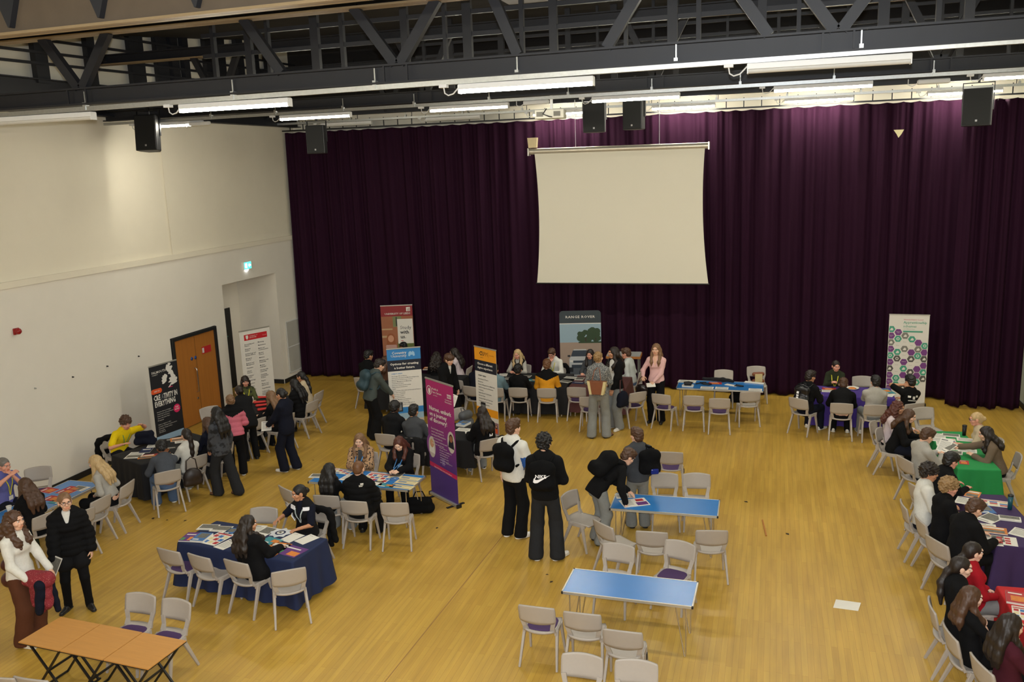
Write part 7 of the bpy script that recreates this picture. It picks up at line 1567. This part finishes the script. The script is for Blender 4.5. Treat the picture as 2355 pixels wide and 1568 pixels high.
softbag('rucksack', 'black bag on the floor under the far blue table', 'bag', (*(-0.754, 21.342), .17), 0, [cap((-.12, 0, -.06), (.12, 0, -.06), .11), cap((-.1, 0, .1), (.1, 0, .1), .1)], BKP)
softbag('handbag', 'brown bag with a cream panel standing on the chair behind the far blue table', 'bag', (CHS['B6'][0] + .02, CHS['B6'][1] + .02, .61), CHS['B6'][2] + .1, [cap((-.1, 0, -.09), (.1, 0, -.09), .055), cap((-.1, 0, .09), (.1, 0, .09), .05)], TANL, extra=(('cream_panel', (0, .052, 0), (.18, .02, .2), CRM),))
V_, F__ = soft([cap((-.14, 0, .0), (.14, 0, .0), .08), cap((-.1, .03, .1), (.12, .0, .14), .09, .07), cap((.1, .0, .05), (.2, .05, -.12), .07, .05)], .015, noise=.008)
o = link('jacket_bundle', np_mesh('jacket_bundle', V_, F__, [C_NVY]), None, (*(-11.87, 13.655), .82), .4); tag(o, 'dark navy jacket bundled on the black table behind the person in yellow', 'jacket')
# ------------------------------------------------------------------ things held
def held(p, i, lay, label, w, h, tilt, rz_, off=(0, 0, 0), t=.0015, roll=0):
    """a sheet in a hand: its middle a little beyond the knuckles, leaning back by tilt, turned by rz_ (degrees)"""
    W, B = P[p].wr[i]; c = P[p].root.matrix_basis @ Vector(W + B @ A3((0, .09, -.012)))
    o = link('leaflet' if t < .003 else 'booklet', sheet_mesh(lay, w, h, t)); o.rotation_euler = (rad(tilt), rad(roll), rad(rz_)); o.location = c + Vector(off)
    return tag(o, label, 'paper')
held('suit', 0, 'text', 'white paper in the hands of the person in the dark suit', .2, .21, 50, 25, (.0, -.02, .03))
held('puffer', 1, 'photo', 'white leaflet with dark pictures in the hand of the woman with glasses', .22, .3, 62, -8, (.02, -.06, .0), roll=8)
held('fringe', 1, 'text', 'white sheet in the hand of the young man with the fringe', .21, .28, 60, 25, (.1, -.05, -.05), roll=25)
held('whtop', 1, 'blank', 'folded white paper in the hand of the woman in the white top', .1, .2, 55, -35, (0, -.03, .02))
held('pink', 0, 'blank', 'pale paper held by the woman in pink', .2, .12, 35, 20, (.0, -.04, .0))
held('g6', 0, 'text', 'white sheet held up by the young man in the grey sweatshirt, left of two', .21, .297, 40, -30, (.03, .05, .1))
held('g6', 1, 'photo', 'white leaflet held up by the young man in the grey sweatshirt, right of two', .21, .25, 30, -60, (.08, .05, .08))
held('pinkpuff', 1, 'redcov', 'dark red book in the hand of the person in the pink and black jacket', .15, .22, 80, 60, (0, 0, -.05), .012)
def pen(p, i, label, m=BLACKP):
    W, B = P[p].wr[i]; mb = P[p].root.matrix_basis; a = mb @ Vector(W + B @ A3((.03, .07, -.06))); b = mb @ Vector(W + B @ A3((.0, .06, .09)))
    o = MB().tube([a - a, (b - a) * .94, b - a], [.005, .005, .002], 7).build('pen', m, None, a); tag(o, label, 'pen')
pen('d2', 1, 'black pen in the hand of the brown-haired woman at the red table'); pen('bend', 1, 'pen in the writing hand of the young man bent over the table', mat('white_pen', rgb(225, 225, 225), .4)); pen('g4', 1, 'pen in the hand of the person in the black jacket at the green table')

# ------------------------------------------------------------------ camera and light
cd = bpy.data.cameras.new('camera'); co = link('camera', cd)
cd.sensor_fit = 'HORIZONTAL'; cd.sensor_width = 36; cd.lens = 1994.35 / 2355 * 36; cd.clip_start = .05; cd.clip_end = 200
YAW, PITCH, ROLL = .2971, .2003, -.0354
f = Vector((-math.sin(YAW) * math.cos(PITCH), math.cos(YAW) * math.cos(PITCH), -math.sin(PITCH)))
r = Vector((math.cos(YAW), math.sin(YAW), 0)); u = r.cross(f)
r2 = r * math.cos(ROLL) + u * math.sin(ROLL); u2 = u * math.cos(ROLL) - r * math.sin(ROLL)
M = Matrix((r2, u2, -f)).transposed().to_4x4(); M.translation = (0, 0, 5.932); co.matrix_world = M
SC.camera = co
fl_ = bpy.data.lights.new('camera_flash', 'SPOT'); fl_.energy = 1300; fl_.color = (.86, .92, 1.); fl_.spot_size = rad(95); fl_.spot_blend = .6; fl_.shadow_soft_size = .03
fo = link('camera_flash', fl_); M2 = M.copy(); M2.translation = Vector((0, 0, 5.932)) + u2 * .12; fo.matrix_world = M2
w = bpy.data.worlds.new('world'); SC.world = w; w.use_nodes = True
w.node_tree.nodes['Background'].inputs[0].default_value = (.5, .5, .55, 1); w.node_tree.nodes['Background'].inputs[1].default_value = .02
SC.view_settings.view_transform = 'Standard'; SC.view_settings.look = 'None'; SC.view_settings.gamma = 1; SC.view_settings.exposure = .78
for m_ in bpy.data.materials:
    if 'node_refs' in m_: del m_['node_refs']
